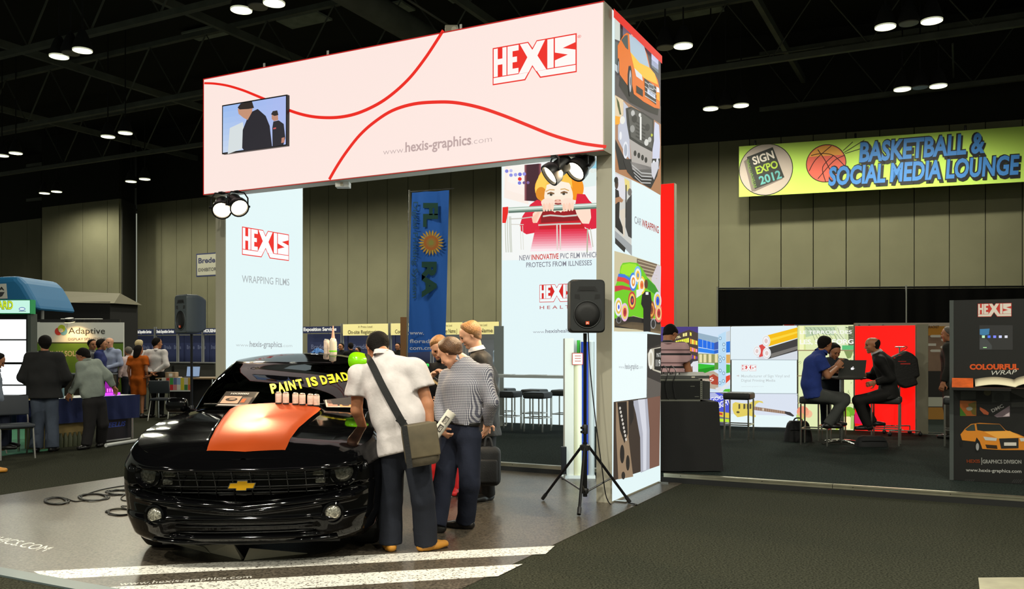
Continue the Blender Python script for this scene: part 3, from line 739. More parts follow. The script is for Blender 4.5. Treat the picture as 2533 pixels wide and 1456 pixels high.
par_can(PL, (-2.2, 6.0, .0), 'left one of the two lit stage lamps under the header left end', 380, HB - .012)
par_can(PR_, (-.5, 6.8, .3), 'right one of the two lit stage lamps under the header left end', 380, HB - .012)
par_can(at(1372, 424, 8.62), (-3.3, 7.4, .2), 'stage lamp turned away from view under the header right end', 260, HB - .012)
par_can(at(1433, 414, 8.60), (-1.9, 6.6, .6), 'stage lamp with glowing lens under the header right end', 260, HB - .012)
# ================================================================ BLACK CAR
M_paint = mat('black_gloss_paint', (5, 5, 6), .06, spec=.25, coat=0.0)
M_tyre = mat('tyre_rubber', (20, 20, 20), .8)
M_rim = mat('dark_alloy', (70, 70, 74), .3, metal=.9)
M_lens = mat('lamp_lens', (84, 84, 78), .15, metal=.6, noise=(60, .6))
M_gold = mat('gold_badge', (226, 170, 30), .3, metal=.5)
M_orange = mat('brushed_orange_film', (176, 72, 30), .45, metal=.5, spec=.05)
_nt = M_orange.node_tree; _b = _nt.nodes['Principled BSDF']
_b.inputs['Anisotropic'].default_value = .7
_w = _nt.nodes.new('ShaderNodeTexNoise'); _w.inputs['Scale'].default_value = 1.0; _w.inputs['Detail'].default_value = 6
_mp = _nt.nodes.new('ShaderNodeMapping'); _mp.inputs['Scale'].default_value = (3, 420, 420); _tc = _nt.nodes.new('ShaderNodeTexCoord')
_nt.links.new(_tc.outputs['Object'], _mp.inputs['Vector']); _nt.links.new(_mp.outputs[0], _w.inputs['Vector'])
_mr = _nt.nodes.new('ShaderNodeMapRange'); _mr.inputs[3].default_value = .36; _mr.inputs[4].default_value = .55; _nt.links.new(_w.outputs[0], _mr.inputs[0]); _nt.links.new(_mr.outputs[0], _b.inputs['Roughness'])
def tint_glass(name, col, tr):
    m = bpy.data.materials.new(name); m.use_nodes = True; nt = m.node_tree
    for n in list(nt.nodes):
        if n.bl_idname != 'ShaderNodeOutputMaterial': nt.nodes.remove(n)
    out = [n for n in nt.nodes][0]
    t = nt.nodes.new('ShaderNodeBsdfTransparent'); t.inputs[0].default_value = (*[c * tr for c in col], 1)
    g = nt.nodes.new('ShaderNodeBsdfGlossy'); g.inputs['Roughness'].default_value = .02
    f = nt.nodes.new('ShaderNodeFresnel'); f.inputs[0].default_value = 1.5
    x = nt.nodes.new('ShaderNodeMixShader'); nt.links.new(f.outputs[0], x.inputs[0]); nt.links.new(t.outputs[0], x.inputs[1]); nt.links.new(g.outputs[0], x.inputs[2])
    nt.links.new(x.outputs[0], out.inputs[0]); return m
M_wind = tint_glass('tinted_windscreen', (.85, 1.0, .85), .38)
M_swin = tint_glass('tinted_side_glass', (.8, 1.0, .9), .12)

CAR_P = V((-1.825, 5.88, 0)); CAR_RZ = math.atan2(.088, 1)
car = thing('car', CAR_P, 'glossy black sports coupe with an orange panel on its bonnet', 'car', rz=CAR_RZ)
W = .93; LEN = 4.7; DF = .62; DR = .5
def ip(tab, x):
    if x <= tab[0][0]: return tab[0][1]
    for (a, b), (c, d) in zip(tab, tab[1:]):
        if x <= c:
            t = (x - a) / (c - a); t = t * t * (3 - 2 * t) * .5 + t * .5
            return b + (d - b) * t
    return tab[-1][1]
Z_S = [(0, .755), (.12, .775), (.35, .83), (.7, .905), (1.05, .945), (1.6, .975), (3.0, 1.0), (3.7, 1.04), (4.3, 1.03), (4.7, .98)]
Z_B = [(0, .16), (.5, .15), (1.4, .17), (3.2, .19), (4.2, .2), (4.7, .26)]
def zs(y): return ip(Z_S, y)
def zb(y): return ip(Z_B, y)
def wmod(y): return ip([(0, 1), (.95, 1.0), (1.9, .955), (2.6, .955), (3.6, 1.0), (4.7, .95)], y)
# half outline: list of (x fraction, y)
def outline(dfront, nf=26, ns=40, nr=12):
    out = []
    for k in range(nf):
        th = math.pi / 2 * k / nf; p = 2.5
        out.append((math.sin(th) ** (2 / p), dfront * (1 - math.cos(th) ** (2 / p))))
    for k in range(ns):
        out.append((1.0, dfront + (LEN - DR - dfront) * k / ns))
    for k in range(nr + 1):
        th = math.pi / 2 * (1 - k / nr); p = 2.6
        out.append((math.sin(th) ** (2 / p), LEN - DR * (1 - math.cos(th) ** (2 / p))))
    return out
OUT = outline(DF)
TL = [0, .03, .08, .14, .20, .26, .31, .345, .355, .38, .43, .50, .57, .61, .625, .64, .70, .78, .86, .92, .96, .985, 1.0]
def wfrac(t): return ip([(0, .86), (.1, .93), (.3, .975), (.55, 1.0), (.78, .99), (.92, .95), (1, .905)], t)
def nose(t): return ip([(0, .16), (.05, .07), (.16, .02), (.30, .0), (.36, .03), (.5, .035), (.62, .015), (.66, -.01), (.8, -.015), (.9, .0), (.97, .03), (1, .07)], t)
def gz(t): return zb(0) + (zs(0) - zb(0)) * t
def shell(t, k):
    xf, y = OUT[k]
    yy = y
    x = W * wfrac(t) * xf * wmod(y)
    fr = max(0.0, 1 - y / DF)
    yy += nose(t) * fr ** .6 if y < DF else 0
    if y > LEN - DR: yy -= .10 * abs(t - .55) * 1.2
    z = zb(y) + (zs(y) - zb(y)) * t
    if y < DF:
        # grille recess and lower intake recess
        ax = abs(x)
        inb = lambda v, a, b, s: max(0, min(1, (v - a) / s)) * max(0, min(1, (b - v) / s))
        g = inb(t, .60 - .0 - .06, .90, .03) * max(0, min(1, (.80 - ax) / .03))
        # the grille's lower edge dips to a V in the middle
        lo = .56 - .10 * max(0, 1 - ax / .7)
        g = inb(t, lo, .86, .025) * max(0, min(1, (.80 - ax) / .03))
        l = inb(t, .12, .33, .02) * max(0, min(1, (.52 - ax) / .04))
        yy += .075 * g + .06 * l
        # crease: chin line
        yy -= .018 * math.exp(-((t - lo + .05) / .03) ** 2) * max(0, min(1, (.78 - ax) / .1))
        yy -= .012 * math.exp(-((t - .9) / .03) ** 2) * max(0, min(1, (.82 - ax) / .1))
    return (x, yy, z)
# dense levels where the recess edges are
TLd = sorted(set([round(t, 4) for t in TL] + [round(.10 + i * .0145, 4) for i in range(60)]))
WC = [(.93, .36, .375), (3.78, .36, .385)]     # wheel centres (y, z, arch radius)
mb = MB(world=False)
NK = len(OUT)
vid = {}; verts = []
for side in (1, -1):
    for i, t in enumerate(TLd):
        for k in range(NK):
            x, y, z = shell(t, k)
            for (wy, wz, wr) in WC:      # snap to the wheel arch
                d = math.hypot(y - wy, z - wz)
                if k > 14 and wr - .05 < d < wr + .022 and abs(x) > .5:
                    f = wr / d; y, z = wy + (y - wy) * f, wz + (z - wz) * f
            vid[(side, i, k)] = len(verts); verts.append((x * side, y, z))
faces = []
for side in (1, -1):
    for i in range(len(TLd) - 1):
        for k in range(NK - 1):
            q = [vid[(side, i, k)], vid[(side, i, k + 1)], vid[(side, i + 1, k + 1)], vid[(side, i + 1, k)]]
            c = [sum(verts[j][a] for j in q) / 4 for a in range(3)]
            if k > 12 and any(math.hypot(c[1] - wy, c[2] - wz) < wr - .01 for wy, wz, wr in WC) and abs(c[0]) > .5: continue
            faces.append(tuple(q if side > 0 else reversed(q)))
mb.add(verts, faces)
body = mb.build('body', M_paint, car, smooth=True); weld(body.data)
# ---- bonnet and boot lid: cross sections at constant y
def shoulder(y):
    best = None
    pts = [shell(1.0, k) for k in range(NK)]
    for a, b in zip(pts, pts[1:]):
        if a[1] <= y <= b[1] or b[1] <= y <= a[1]:
            t = (y - a[1]) / (b[1] - a[1]) if abs(b[1] - a[1]) > 1e-9 else 0
            return a[0] + (b[0] - a[0]) * t, a[2] + (b[2] - a[2]) * t
    return pts[-1][0], pts[-1][2]
H_C = [(.07, .765), (.13, .80), (.3, .865), (.6, .925), (1.0, .975), (1.4, 1.02), (1.5, 1.03)]
def dome_half(y): return ip([(.1, .26), (1.42, .37)], y)
def hood_z(x, y):
    xo, zo = shoulder(y); ax = abs(x); hc = ip(H_C, y)
    r = min(1, ax / max(xo, 1e-4))
    z = zo + (hc - zo) * (1 - r ** 2.4)
    s = max(0, min(1, (y - .12) / .25))
    dh = dome_half(y); e = max(0, min(1, (dh + .035 - ax) / .06)); e = e * e * (3 - 2 * e)
    z += s * (.026 * e + .014 * max(0, 1 - ax / dh) * e)
    return z
def deck(ys, zf):
    P = []
    for y in ys:
        xo, zo = shoulder(y); dh = dome_half(y); row = []
        fr = [0, .03, .2, .4, .6, .8, .94, 1.0]
        xsx = sorted(set([f * min(dh - .03, xo * .5) for f in fr] + [dh - .012 if dh < xo * .8 else xo * .55, dh + .01 if dh < xo * .8 else xo * .6, dh + .04 if dh < xo * .8 else xo * .64, ] + [xo * f for f in (.7, .78, .86, .92, .96, .985)] + [xo]))
        xsx = xsx[:14] if len(xsx) >= 14 else xsx + [xo] * (14 - len(xsx)); xsx[-1] = xo
        for x in reversed(xsx): row.append((-x, y, zf(x, y, zo)))
        for x in xsx[1:]: row.append((x, y, zf(x, y, zo)))
        P.append(row)
    return P
ysf = [.0702, .085, .11, .14, .18, .23, .3, .38, .48, .6, .72, .85, 1.0, 1.15, 1.3, 1.42, 1.5, 1.6, 1.75]
hm = MB(world=False).grid(deck(ysf, lambda x, y, zo: hood_z(x, y) if x < shoulder(y)[0] - 1e-6 else zo)).build('bonnet', M_paint, car, smooth=True)
ysr = [3.75 + .05 * i for i in range(20)]
MB(world=False).grid(deck(ysr, lambda x, y, zo: zo + .03 * (1 - (x / max(shoulder(y)[0], 1e-4)) ** 2))).build('boot_lid', M_paint, car, smooth=True)
# bonnet film
P = []
for y in [.125, .15, .2, .3, .42, .55, .7, .85, 1.0, 1.15, 1.28, 1.36, 1.405]:
    dh = dome_half(y) + .005; fr_ = 1.0 if y < 1.3 else 1 - (y - 1.3) / .105 * .24
    P.append([(dh * fr_ * f, y + (.035 * abs(f) if y < .2 else 0), hood_z(dh * fr_ * f, y + (.035 * abs(f) if y < .2 else 0)) + .004) for f in (-1, -.97, -.9, -.8, -.6, -.4, -.2, -.04, .0, .04, .2, .4, .6, .8, .9, .97, 1)])
fm = MB(world=False).grid(P).build('bonnet_film', M_orange, car, smooth=True, label='orange brushed metal film panel')
# ---- greenhouse
BELT = []; ROOF = []
def gh(t):      # t 0 belt ... 1 roof edge : half outline from windscreen centre to rear centre
    out = []
    N1, N2, N3 = 14, 14, 12
    b_f, b_c, b_r, b_w = 1.36, .34, 4.05, .74
    r_f, r_c, r_r, r_w = 2.20, .16, 3.25, .555
    L = lambda a, b: a + (b - a) * t
    bow = .05 * math.sin(math.pi * t)
    yf, dc, yr, w = L(b_f, r_f), L(b_c, r_c), L(b_r, r_r), L(b_w, r_w) + bow * .5
    yf -= bow * .6; yr += bow
    for k in range(N1):
        th = math.pi / 2 * k / N1; out.append((w * math.sin(th) ** .72, yf + dc * (1 - math.cos(th) ** .9)))
    for k in range(N2):
        out.append((w * (1 - .02 * k / N2), yf + dc + (yr - .3 - yf - dc) * k / N2))
    for k in range(N3 + 1):
        th = math.pi / 2 * (1 - k / N3); out.append((w * .98 * math.sin(th) ** .72, yr - .3 * (1 - math.cos(th) ** .8)))
    return out
def ghz(t, y):
    base = 1.0 if y > 1.75 else 1.0 + .012 * (1.75 - y) / .4
    top = ip([(2.1, 1.375), (2.5, 1.415), (2.9, 1.42), (3.3, 1.39)], y)
    return base + (top - base) * (math.sin(t * math.pi / 2) * .35 + t * .65)
TG = [0, .06, .14, .25, .38, .5, .62, .74, .85, .93, .965, 1.0]
rows = []
for t in TG:
    o = gh(t); h = [(x, y, ghz(t, y)) for x, y in o]
    rows.append([(-x, y, z) for x, y, z in reversed(h)] + [p for p in h[1:]])
NG = len(rows[0]); half = (NG - 1) // 2
parts = {'windscreen': [], 'side_window': [], 'side_window2': [], 'rear_window': [], 'pillar_frame': []}
for i in range(len(TG) - 1):
    for k in range(NG - 1):
        kk = (k - half) if k >= half else (half - 1 - k)       # distance from the windscreen centre
        q = [rows[i][k], rows[i][k + 1], rows[i + 1][k + 1], rows[i + 1][k]]
        tt = TG[i]
        if kk < 11 and tt < .96: parts['windscreen'].append(q)
        elif 16 <= kk < 26 and .05 < tt < .9: parts['side_window' if k >= half else 'side_window2'].append(q)
        elif kk >= 31 and .1 < tt < .9: parts['rear_window'].append(q)
        else: parts['pillar_frame'].append(q)
for nm_, qs in parts.items():
    mb = MB(world=False)
    for q in qs: mb.add(q, [(3, 2, 1, 0)])
    o = mb.build(nm_.replace('2', ''), {'windscreen': M_wind, 'pillar_frame': M_paint}.get(nm_, M_swin), car, smooth=True); weld(o.data)
# roof skin
rr = rows[-1]; P = []
o = gh(1.0)
for (x, y) in o:
    zt = ghz(1.0, y); P.append([(x * f, y, zt + .055 * (1 - abs(f) ** 2.2) * min(1, (y - 2.15) / .35) * min(1, max(0, (3.3 - y)) / .3)) for f in (-1, -.95, -.8, -.6, -.3, 0, .3, .6, .8, .95, 1)])
ro = MB(world=False).grid(P).build('roof', M_paint, car, smooth=True); weld(ro.data)
# interior
M_int = mat('dark_cabin', (26, 27, 24), .8)
mb = MB(world=False); mb.box(-.70, 1.62, .5, .70, 3.6, .52); mb.box(-.72, 1.5, .5, .72, 1.9, .97)
mb.build('dashboard', M_int, car)
for sx in (-1, 1):
    st = MB(world=False); st.rbox((sx * .36, 2.35, .66), .24, .26, .1, .06); st.rbox((sx * .36, 2.68, .95), .24, .09, .27, .07, M=Matrix.Rotation(math.radians(-14), 3, 'X')); st.rbox((sx * .36, 2.76, 1.24), .12, .05, .07, .04)
    st.build('seat', M_int, car, smooth=40)
MB(world=False).tube([(.36 + .18 * math.cos(a), 2.0 + .06 * math.sin(a), 1.0 + .17 * math.sin(a)) for a in [2 * math.pi * i / 20 for i in range(21)]], .016, 6).build('steering_wheel', M_int, car, smooth=True)
# ---- wheels
def wheel(sx, wy):
    wz, r, wdt = .345, .345, .12
    c = V((sx * (W * .885 - wdt * .45), wy, wz)); ax = V((sx, 0, 0))
    w_ = MB(world=False).lathe(c, ax, [(.24, -wdt), (.31, -wdt), (.335, -wdt * .8), (.345, -wdt * .5), (.345, wdt * .5), (.335, wdt * .8), (.31, wdt), (.25, wdt), (.24, wdt * .7), (.24, -wdt)], 40, cap=False).build('wheel', M_tyre, car, smooth=40)
    mb = MB(world=False).lathe(c, ax, [(.245, wdt * .75), (.25, wdt * .95), (.235, wdt * .98), (.225, wdt * .6), (.22, -wdt * .6)], 32, cap=False)
    for k in range(5):
        a = 2 * math.pi * k / 5 + .3; d = V((0, math.cos(a), math.sin(a))); n = V((0, -math.sin(a), math.cos(a)))
        for s_ in (-1, 1):
            mb.obox(c + ax * wdt * .72 + d * .14 + n * s_ * .028, d * .1, n * .016, ax * .014)
    mb.lathe(c, ax, [(.06, wdt * .5), (.06, wdt * .85), (.045, wdt * .9)], 20)
    mb.build('rim', M_rim, w_, smooth=40)
    MB(world=False).lathe(c, ax, [(.15, -.02), (.15, 0)], 24).build('brake_disc', M_chrome, w_)
    # wheel house liner
    P_ = [[(sx * x, wy + .385 * math.cos(a), .36 + .385 * math.sin(a)) for x in (.45, W * .93)] for a in [math.radians(-30 + 240 * i / 24) for i in range(25)]]
    MB(world=False).grid(P_).build('arch_liner', M_tyre, car, smooth=True)
for sx in (-1, 1):
    for wy in (.93, 3.78): wheel(sx, wy)
# ---- front details
def fpt(x, z, off=0.0):
    """point on the nose at lateral x, height z (off: metres proud of the skin)"""
    best = None
    for i, t in enumerate(TLd):
        for k in range(0, 27):
            p = shell(t, k); d = (abs(x) - p[0]) ** 2 + (z - p[2]) ** 2
            if best is None or d < best[0]: best = (d, p)
    return V((x, best[1][1] - off, z))
# grille: horizontal bars and upright web
GB = MB(world=False)
for z in (.53, .575, .62, .66):
    GB.tube([fpt(x, z) + V((0, -.012, 0)) for x in [-.56 + .14 * i for i in range(9)]], .005, 5)
for x in [-.54 + .12 * i for i in range(10)]:
    lo = .47 + .06 * abs(x) / .6
    GB.tube([fpt(x, z) + V((0, -.012, 0)) for z in (lo, .58, .68)], .0045, 5)
gobj = GB.build('grille', mat('grille_black', (14, 14, 15), .35, spec=.6), car, smooth=True)
def lip(z0, dz, xr, r, name, n=24, off=.006):
    pts = []
    for i in range(n + 1):
        x = -xr + 2 * xr * i / n; z = z0 - dz * max(0, 1 - abs(x) / .7); pts.append(fpt(x, z, off))
    ys = [p.y for p in pts]
    for i in range(1, n): pts[i].y = (ys[i - 1] + ys[i] + ys[i + 1]) / 3
    MB(world=False).tube(pts, r, 8).build(name, M_paint, car, smooth=True)
lip(.695, .0, .74, .012, 'grille_brow')
lip(.49, .055, .74, .014, 'grille_chin')
lip(.205, .02, .62, .016, 'front_lip')
# badge: a bow-tie with bevelled faces
bx = fpt(0, .585, .03)
bow = [(-.115, -.022), (-.047, -.022), (-.047, -.041), (.036, -.041), (.041, -.022), (.097, -.022), (.115, .022), (.047, .022), (.047, .041), (-.036, .041), (-.041, .022), (-.097, .022)]
bd = MB(world=False).prism([(x * .82, y * .86) for x, y in bow], bx + V((0, .004, 0)), V((1, 0, 0)), V((0, 0, 1)), V((0, -1, 0)), .012).build('badge', M_chrome, car)
MB(world=False).prism([(x * .76, y * .72) for x, y in bow], bx + V((0, -.008, 0)), V((1, 0, 0)), V((0, 0, 1)), V((0, -1, 0)), .006).build('badge_inlay', M_gold, bd)
MB(world=False).obox(bx + V((0, .03, 0)), (.03, 0, 0), (0, .03, 0), (0, 0, .02)).build('badge_mount', M_blackp, bd)
for sx in (-1, 1):
    c = fpt(sx * .67, .655, .03)
    nrm = V((sx * .38, -1, .05)).normalized()
    hl = MB(world=False).lathe(c - nrm * .05, nrm, [(.10, -.02), (.104, .035), (.098, .04), (.088, .025), (.05, -.01)], 28, cap=False).build('headlight', M_paint, car, smooth=40)
    MB(world=False).lathe(c - nrm * .05, nrm, [(.085, .0), (.07, .02), (.045, .032), (.02, .038)], 24).build('reflector', M_lens, hl, smooth=True)
    c2 = fpt(sx * .50, .66, .0); mb = MB(world=False); mb.rbox(c2, .045, .02, .025, .012); mb.rbox(c2 + V((sx * .01, .0, -.055)), .035, .02, .022, .012)
    mb.build('turn_signal', M_lens, hl, smooth=40)
    c3 = fpt(sx * .60, .375, .022); n3 = V((sx * .33, -1, .02)).normalized()
    fg = MB(world=False).lathe(c3 - n3 * .04, n3, [(.07, .0), (.078, .045), (.064, .05), (.058, .03)], 24, cap=False).build('fog_light', M_paint, car, smooth=40)
    MB(world=False).lathe(c3 - n3 * .04, n3, [(.06, .01), (.055, .038), (.03, .046), (.01, .048)], 22).build('lens', mat('fog_lens', (190, 186, 172), .12, metal=.7, noise=(90, .7)), fg, smooth=True)
    # mirrors
    m0 = V((sx * .77, 1.72, .98)); m1 = V((sx * .90, 1.68, 1.03))
    mb = MB(world=False); mb.tube([m0 - V((sx * .06, 0, .02)), m0 + V((sx * .06, -.02, .0)), m1 - V((sx * .08, 0, .03))], [.03, .022, .03], 8); mb.rbox(m1, .09, .05, .062, .045, 4)
    mr = mb.build('wing_mirror', M_paint, car, smooth=40)
    MB(world=False).rbox(m1 + V((0, .05, 0)), .072, .006, .048, .005).build('mirror_glass', M_chrome, mr)
    # wipers
    P_ = [V((sx * .12 + .02, 1.40, 1.045)), V((sx * .12 + .35 * (1 if sx > 0 else -1), 1.47, 1.05)), V((sx * .12 + .52 * sx, 1.56, 1.045))]
    MB(world=False).tube(P_, .008, 6).build('wiper', M_blackp, car)
    # number of small side details: indicator at the fender edge
MB(world=False).tube([V((x, 1.385 + .34 * (1 - math.cos(min(1, abs(x) / .74) * math.pi / 2) ** .9), 1.028)) for x in [-.7 + .1 * i for i in range(15)]], .012, 6).build('cowl_trim', M_blackp, car)
# lower intake mesh
LI = MB(world=False)
for z in (.26, .3, .34): LI.tube([fpt(x, z) + V((0, -.01, 0)) for x in [-.46 + .115 * i for i in range(9)]], .005, 5)
LI.build('lower_intake_bars', mat('grille_black', (14, 14, 15)), car, smooth=True)
MB(world=False).box(-.62, .35, .13, .62, 4.2, .15).build('undertray', M_blackp, car)
CM = Matrix.Translation(CAR_P) @ Matrix.Rotation(CAR_RZ, 4, 'Z')
def cw(x, y, z): return CM @ V((x, y, z))
# windscreen lettering lies on the glass
def glass_pt(x, t):
    o = gh(t); ax = abs(x)
    for a, b in zip(o, o[1:]):
        if a[0] <= ax <= b[0]:
            f = (ax - a[0]) / max(b[0] - a[0], 1e-9); y = a[1] + (b[1] - a[1]) * f; return V((x, y, ghz(t, y)))
    return V((x, o[13][1], ghz(t, o[13][1])))
M_yel = mat('yellow_vinyl_letters', (246, 232, 10), .5, emit=.0)
def letter(ch, x0, t0, x1, t1, slant, hgt, mirror=False):
    vs, fs, tw = text_geo(ch, .04, 0, 1.0)
    mb = MB(world=False); out = []
    for a, b in vs:
        a = (tw - a if mirror else a) / tw; b = b / .70
        x = x0 + (x1 - x0) * a + slant * b; t = t0 + (t1 - t0) * a + hgt * b
        p = glass_pt(x, min(.94, max(.02, t))); d = glass_pt(x, min(.95, max(.02, t)) + .02) - p; nn = V((1, 0, 0)).cross(d).normalized()
        if nn.y > 0: nn = -nn
        out.append(p + nn * .006)
    mb.add(out, fs); mb.build('letter', M_yel, car, label='yellow windscreen letter')
LT = [('P', 0), ('A', 1), ('I', 2), ('N', 2.55), ('T', 3.6), ('I', 5.1), ('S', 5.65), ('D', 7.0), ('E', 8.05), ('A', 9.0), ('D', 10.0)]
for ch, k in LT:
    wd = .34 if ch == 'I' else .86
    f0, f1 = k / 10.9, (k + wd) / 10.9
    X0, X1 = -.085, .545
    T0 = lambda f: .285 + .27 * f
    letter(ch, X0 + (X1 - X0) * f0, T0(f0), X0 + (X1 - X0) * f1, T0(f1), -.045, .175, mirror=(ch == 'E'))

# ---- things on the car
M_can1 = mat('spray_can_label', (232, 206, 188), .3, noise=(25, .18))
M_can2 = mat('spray_can_metal', (210, 200, 185), .25, metal=.9)
lbl = ['leftmost spray can of the six in a row under the windscreen', 'second spray can from the left under the windscreen', 'third spray can from the left under the windscreen',
       'fourth spray can from the left under the windscreen', 'fifth spray can from the left under the windscreen', 'rightmost spray can of the six in a row under the windscreen']
for i, u in enumerate((689, 707, 731, 748, 768, 783)):
    p = at(u, 1001, 7.225); yl = (CM.inverted() @ p); zz = hood_z(yl.x, min(yl.y, 1.42)) + .003; p = cw(yl.x, yl.y, zz)
    t = thing('spray_can', p, lbl[i], 'spray can', 'spray cans standing on the bonnet')
    MB().lathe(p, UP, [(.024, 0), (.026, .004), (.026, .082), (.024, .088)], 16).build('can', M_can1, t, smooth=40)
    MB().lathe(p, UP, [(.0265, .0), (.0265, .010), (.025, .011)], 16).build('base_rim', M_blackp, t, smooth=40)
    MB().lathe(p + UP * .087, UP, [(.025, 0), (.023, .007), (.016, .012), (.006, .014)], 16).build('cap', M_can2, t, smooth=True)
# brochures leaning on the windscreen
def brochure(ps, label, draw):
    ps = [cw(*p) for p in ps]; c = sum(ps, V()) / 4
    t = thing('brochure', c, label, 'brochure', 'brochures on the windscreen')
    ex = (ps[1] - ps[0]); ey = (ps[3] - ps[0]); n = ex.cross(ey).normalized()
    if n.y > 0: n = -n
    mb = MB(); mb.add(ps + [p - n * .004 for p in ps], [(0, 1, 2, 3), (7, 6, 5, 4), (0, 4, 5, 1), (1, 5, 6, 2), (2, 6, 7, 3), (3, 7, 4, 0)]); mb.build('paper', mat('brochure_paper', (60, 56, 54), .35), t)
    s = Sheet(ps[0], ex, ey - ex.normalized() * ey.dot(ex.normalized()), n, .0008); draw(s, ex.length, ey.length); s.build('cover_print', P_G, t)
def gl(x, t, o=.012):
    p = glass_pt(x, t); return (p.x, p.y - o, p.z + o * .8)
def dr1(s, w, h):
    s.rect(0, 0, w * .96, h * .98, (44, 40, 40), 1); s.rect(.02, h * .18, w * .6, h * .66, (206, 160, 136), 2); s.ell(w * .34, h * .44, w * .18, h * .12, (60, 52, 48), 3); s.ell(w * .36, h * .46, w * .1, h * .06, (170, 140, 120), 4)
    s.rect(w * .64, h * .1, w * .93, h * .6, (110, 92, 84), 2); s.rect(w * .66, h * .25, w * .78, h * .5, (196, 96, 50), 3); s.rect(.01, .01, w * .9, h * .12, (190, 180, 172), 2)
    s.text('HX30000', w * .2, h * .78, h * .1, (220, 216, 210), 3, w * .55, .02)
def dr2(s, w, h):
    s.rect(0, 0, w, h, (210, 190, 176), 1); s.rect(w * .05, h * .55, w * .95, h * .95, (96, 78, 72), 2); s.rect(w * .5, h * .05, w * .97, h * .5, (232, 150, 96), 2); s.ell(w * .72, h * .28, w * .14, h * .12, (70, 60, 56), 3); s.rect(w * .06, h * .1, w * .42, h * .48, (176, 130, 110), 2)
brochure([gl(-.52, .04), gl(-.235, .03), gl(-.19, .30), gl(-.43, .31)], 'dark brochure leaning on the left of the windscreen', dr1)
brochure([gl(.40, .00, .02), gl(.62, -.03, .03), gl(.58, .18, .02), gl(.36, .14, .015)], 'pink and orange leaflet at the right windscreen corner', dr2)
# roof things: spray can, airbrush bottle, lime sample, blue cloth
def roof_z(y): return ip([(2.2, 1.385), (2.5, 1.47), (2.9, 1.475), (3.2, 1.41)], y)
def roofp(u, yy):
    p = at(u, 870, yy); l = CM.inverted() @ p; zt = ghz(1, l.y) + .055 * (1 - abs(l.x / .55) ** 2.2) * min(1, (l.y - 2.15) / .35) * min(1, max(0, 3.3 - l.y) / .3); return cw(l.x, l.y, zt + .001)
p = roofp(808, 8.55); t = thing('spray_can', p, 'pink spray can standing on the car roof', 'spray can')
MB().lathe(p, UP, [(.026, 0), (.028, .006), (.028, .125), (.025, .135)], 16).build('can', M_can1, t, smooth=40); MB().lathe(p + UP * .134, UP, [(.025, 0), (.02, .01), (.008, .014)], 16).build('cap', M_can2, t, smooth=True)
p = roofp(824, 8.5); t = thing('spray_bottle', p, 'clear squeeze bottle with pointed pink nozzle on the car roof', 'bottle')
MB().lathe(p, UP, [(.035, 0), (.037, .01), (.037, .12), (.03, .15), (.016, .165)], 18).build('bottle', mat('cloudy_plastic', (222, 206, 184), .3), t, smooth=40)
MB().lathe(p, UP, [(.0378, .028), (.0378, .042)], 18).build('green_band', mat('lime_band', (120, 214, 20), .4), t, smooth=40)
MB().lathe(p + UP * .163, UP, [(.018, 0), (.014, .03), (.007, .10), (.004, .12)], 14).build('nozzle', mat('pink_nozzle', (226, 168, 140), .4), t, smooth=40)
p = roofp(788, 8.7)
mb = MB(); R2 = random.Random(5)
mb.grid([[p + V((-.075 + .15 * i / 12, -.03 + .06 * j / 8, max(0.001, .045 * math.sin(math.pi * i / 12) * math.sin(math.pi * j / 8) + R2.uniform(-.008, .012)))) for j in range(9)] for i in range(13)])
tag(mb.build('cloth', mat('blue_crumpled_cloth', (44, 96, 160), .7), None), 'crumpled blue cloth lying on the car roof', 'cloth')
# lime wrapped sample shell: a leaf shaped dome with a rim
p0 = at(884, 893, 8.05)
t = thing('film_sample', p0 - UP * .08, 'lime green glossy moulded sample beside the man in the white shirt', 'sample')
def dome(a, b, k):
    th = 2 * math.pi * a; r = b
    x = r * .115 * math.cos(th) * (1 + .25 * math.cos(th)); z = r * .085 * math.sin(th)
    return p0 + V((x, -.05 * (1 - r * r) + .01 * k, z + .02 * x / .1 * -.3))
M_lime = mat('lime_gloss_film', (140, 232, 8), .2, coat=.6)
mb = MB(); mb.grid([[dome(a / 32, b / 8, 0) for b in range(9)] for a in range(33)]); mb.grid([[dome(a / 32, 1, k) for k in (0, 1)] for a in range(33)]); mb.add([dome(a / 32, 1, 1) for a in range(32)], [tuple(range(32))])
mb.build('shell', M_lime, t, smooth=50)
fr_ = cw(.47, 2.5, 1.40); MB().tube([p0 + V((0, .005, -.06)), p0 + V((.01, .07, -.09)), fr_], .01, 6).build('holder', M_blackp, t)

# folded paper under the nose
def paper(quads, label):
    mb = MB()
    for q in quads: mb.add(q, [tuple(range(len(q)))])
    o = mb.build('paper_sheet', mat('kraft_paper', (196, 188, 166), .7, noise=(12, .06)), None); weld(o.data)
    sm = o.modifiers.new('thickness', 'SOLIDIFY'); sm.thickness = .003; sm.offset = 0
    tag(o, label, 'paper', 'crumpled paper under the car nose')
g = gr
a, b, c, d = g(517, 1366, .006), g(597, 1384, .006), g(604, 1380, .006), g(545, 1362, .008)
pk = at(576, 1342, 6.3); 
paper([[a, b, V((pk.x, pk.y, max(pk.z, .09)))], [a, V((pk.x, pk.y, max(pk.z, .09))), g(488, 1350, .02)], [b, c, V((pk.x, pk.y, max(pk.z, .09)))]], 'folded paper peak under the car nose, left of the other')
a, b, c = g(603, 1386, .006), g(760, 1368, .006), at(617, 1355, 6.28)
paper([[a, b, V((c.x, c.y, max(c.z, .07)))], [b, g(700, 1362, .03), V((c.x, c.y, max(c.z, .07)))]], 'folded long paper flap under the car nose, right of the peak')
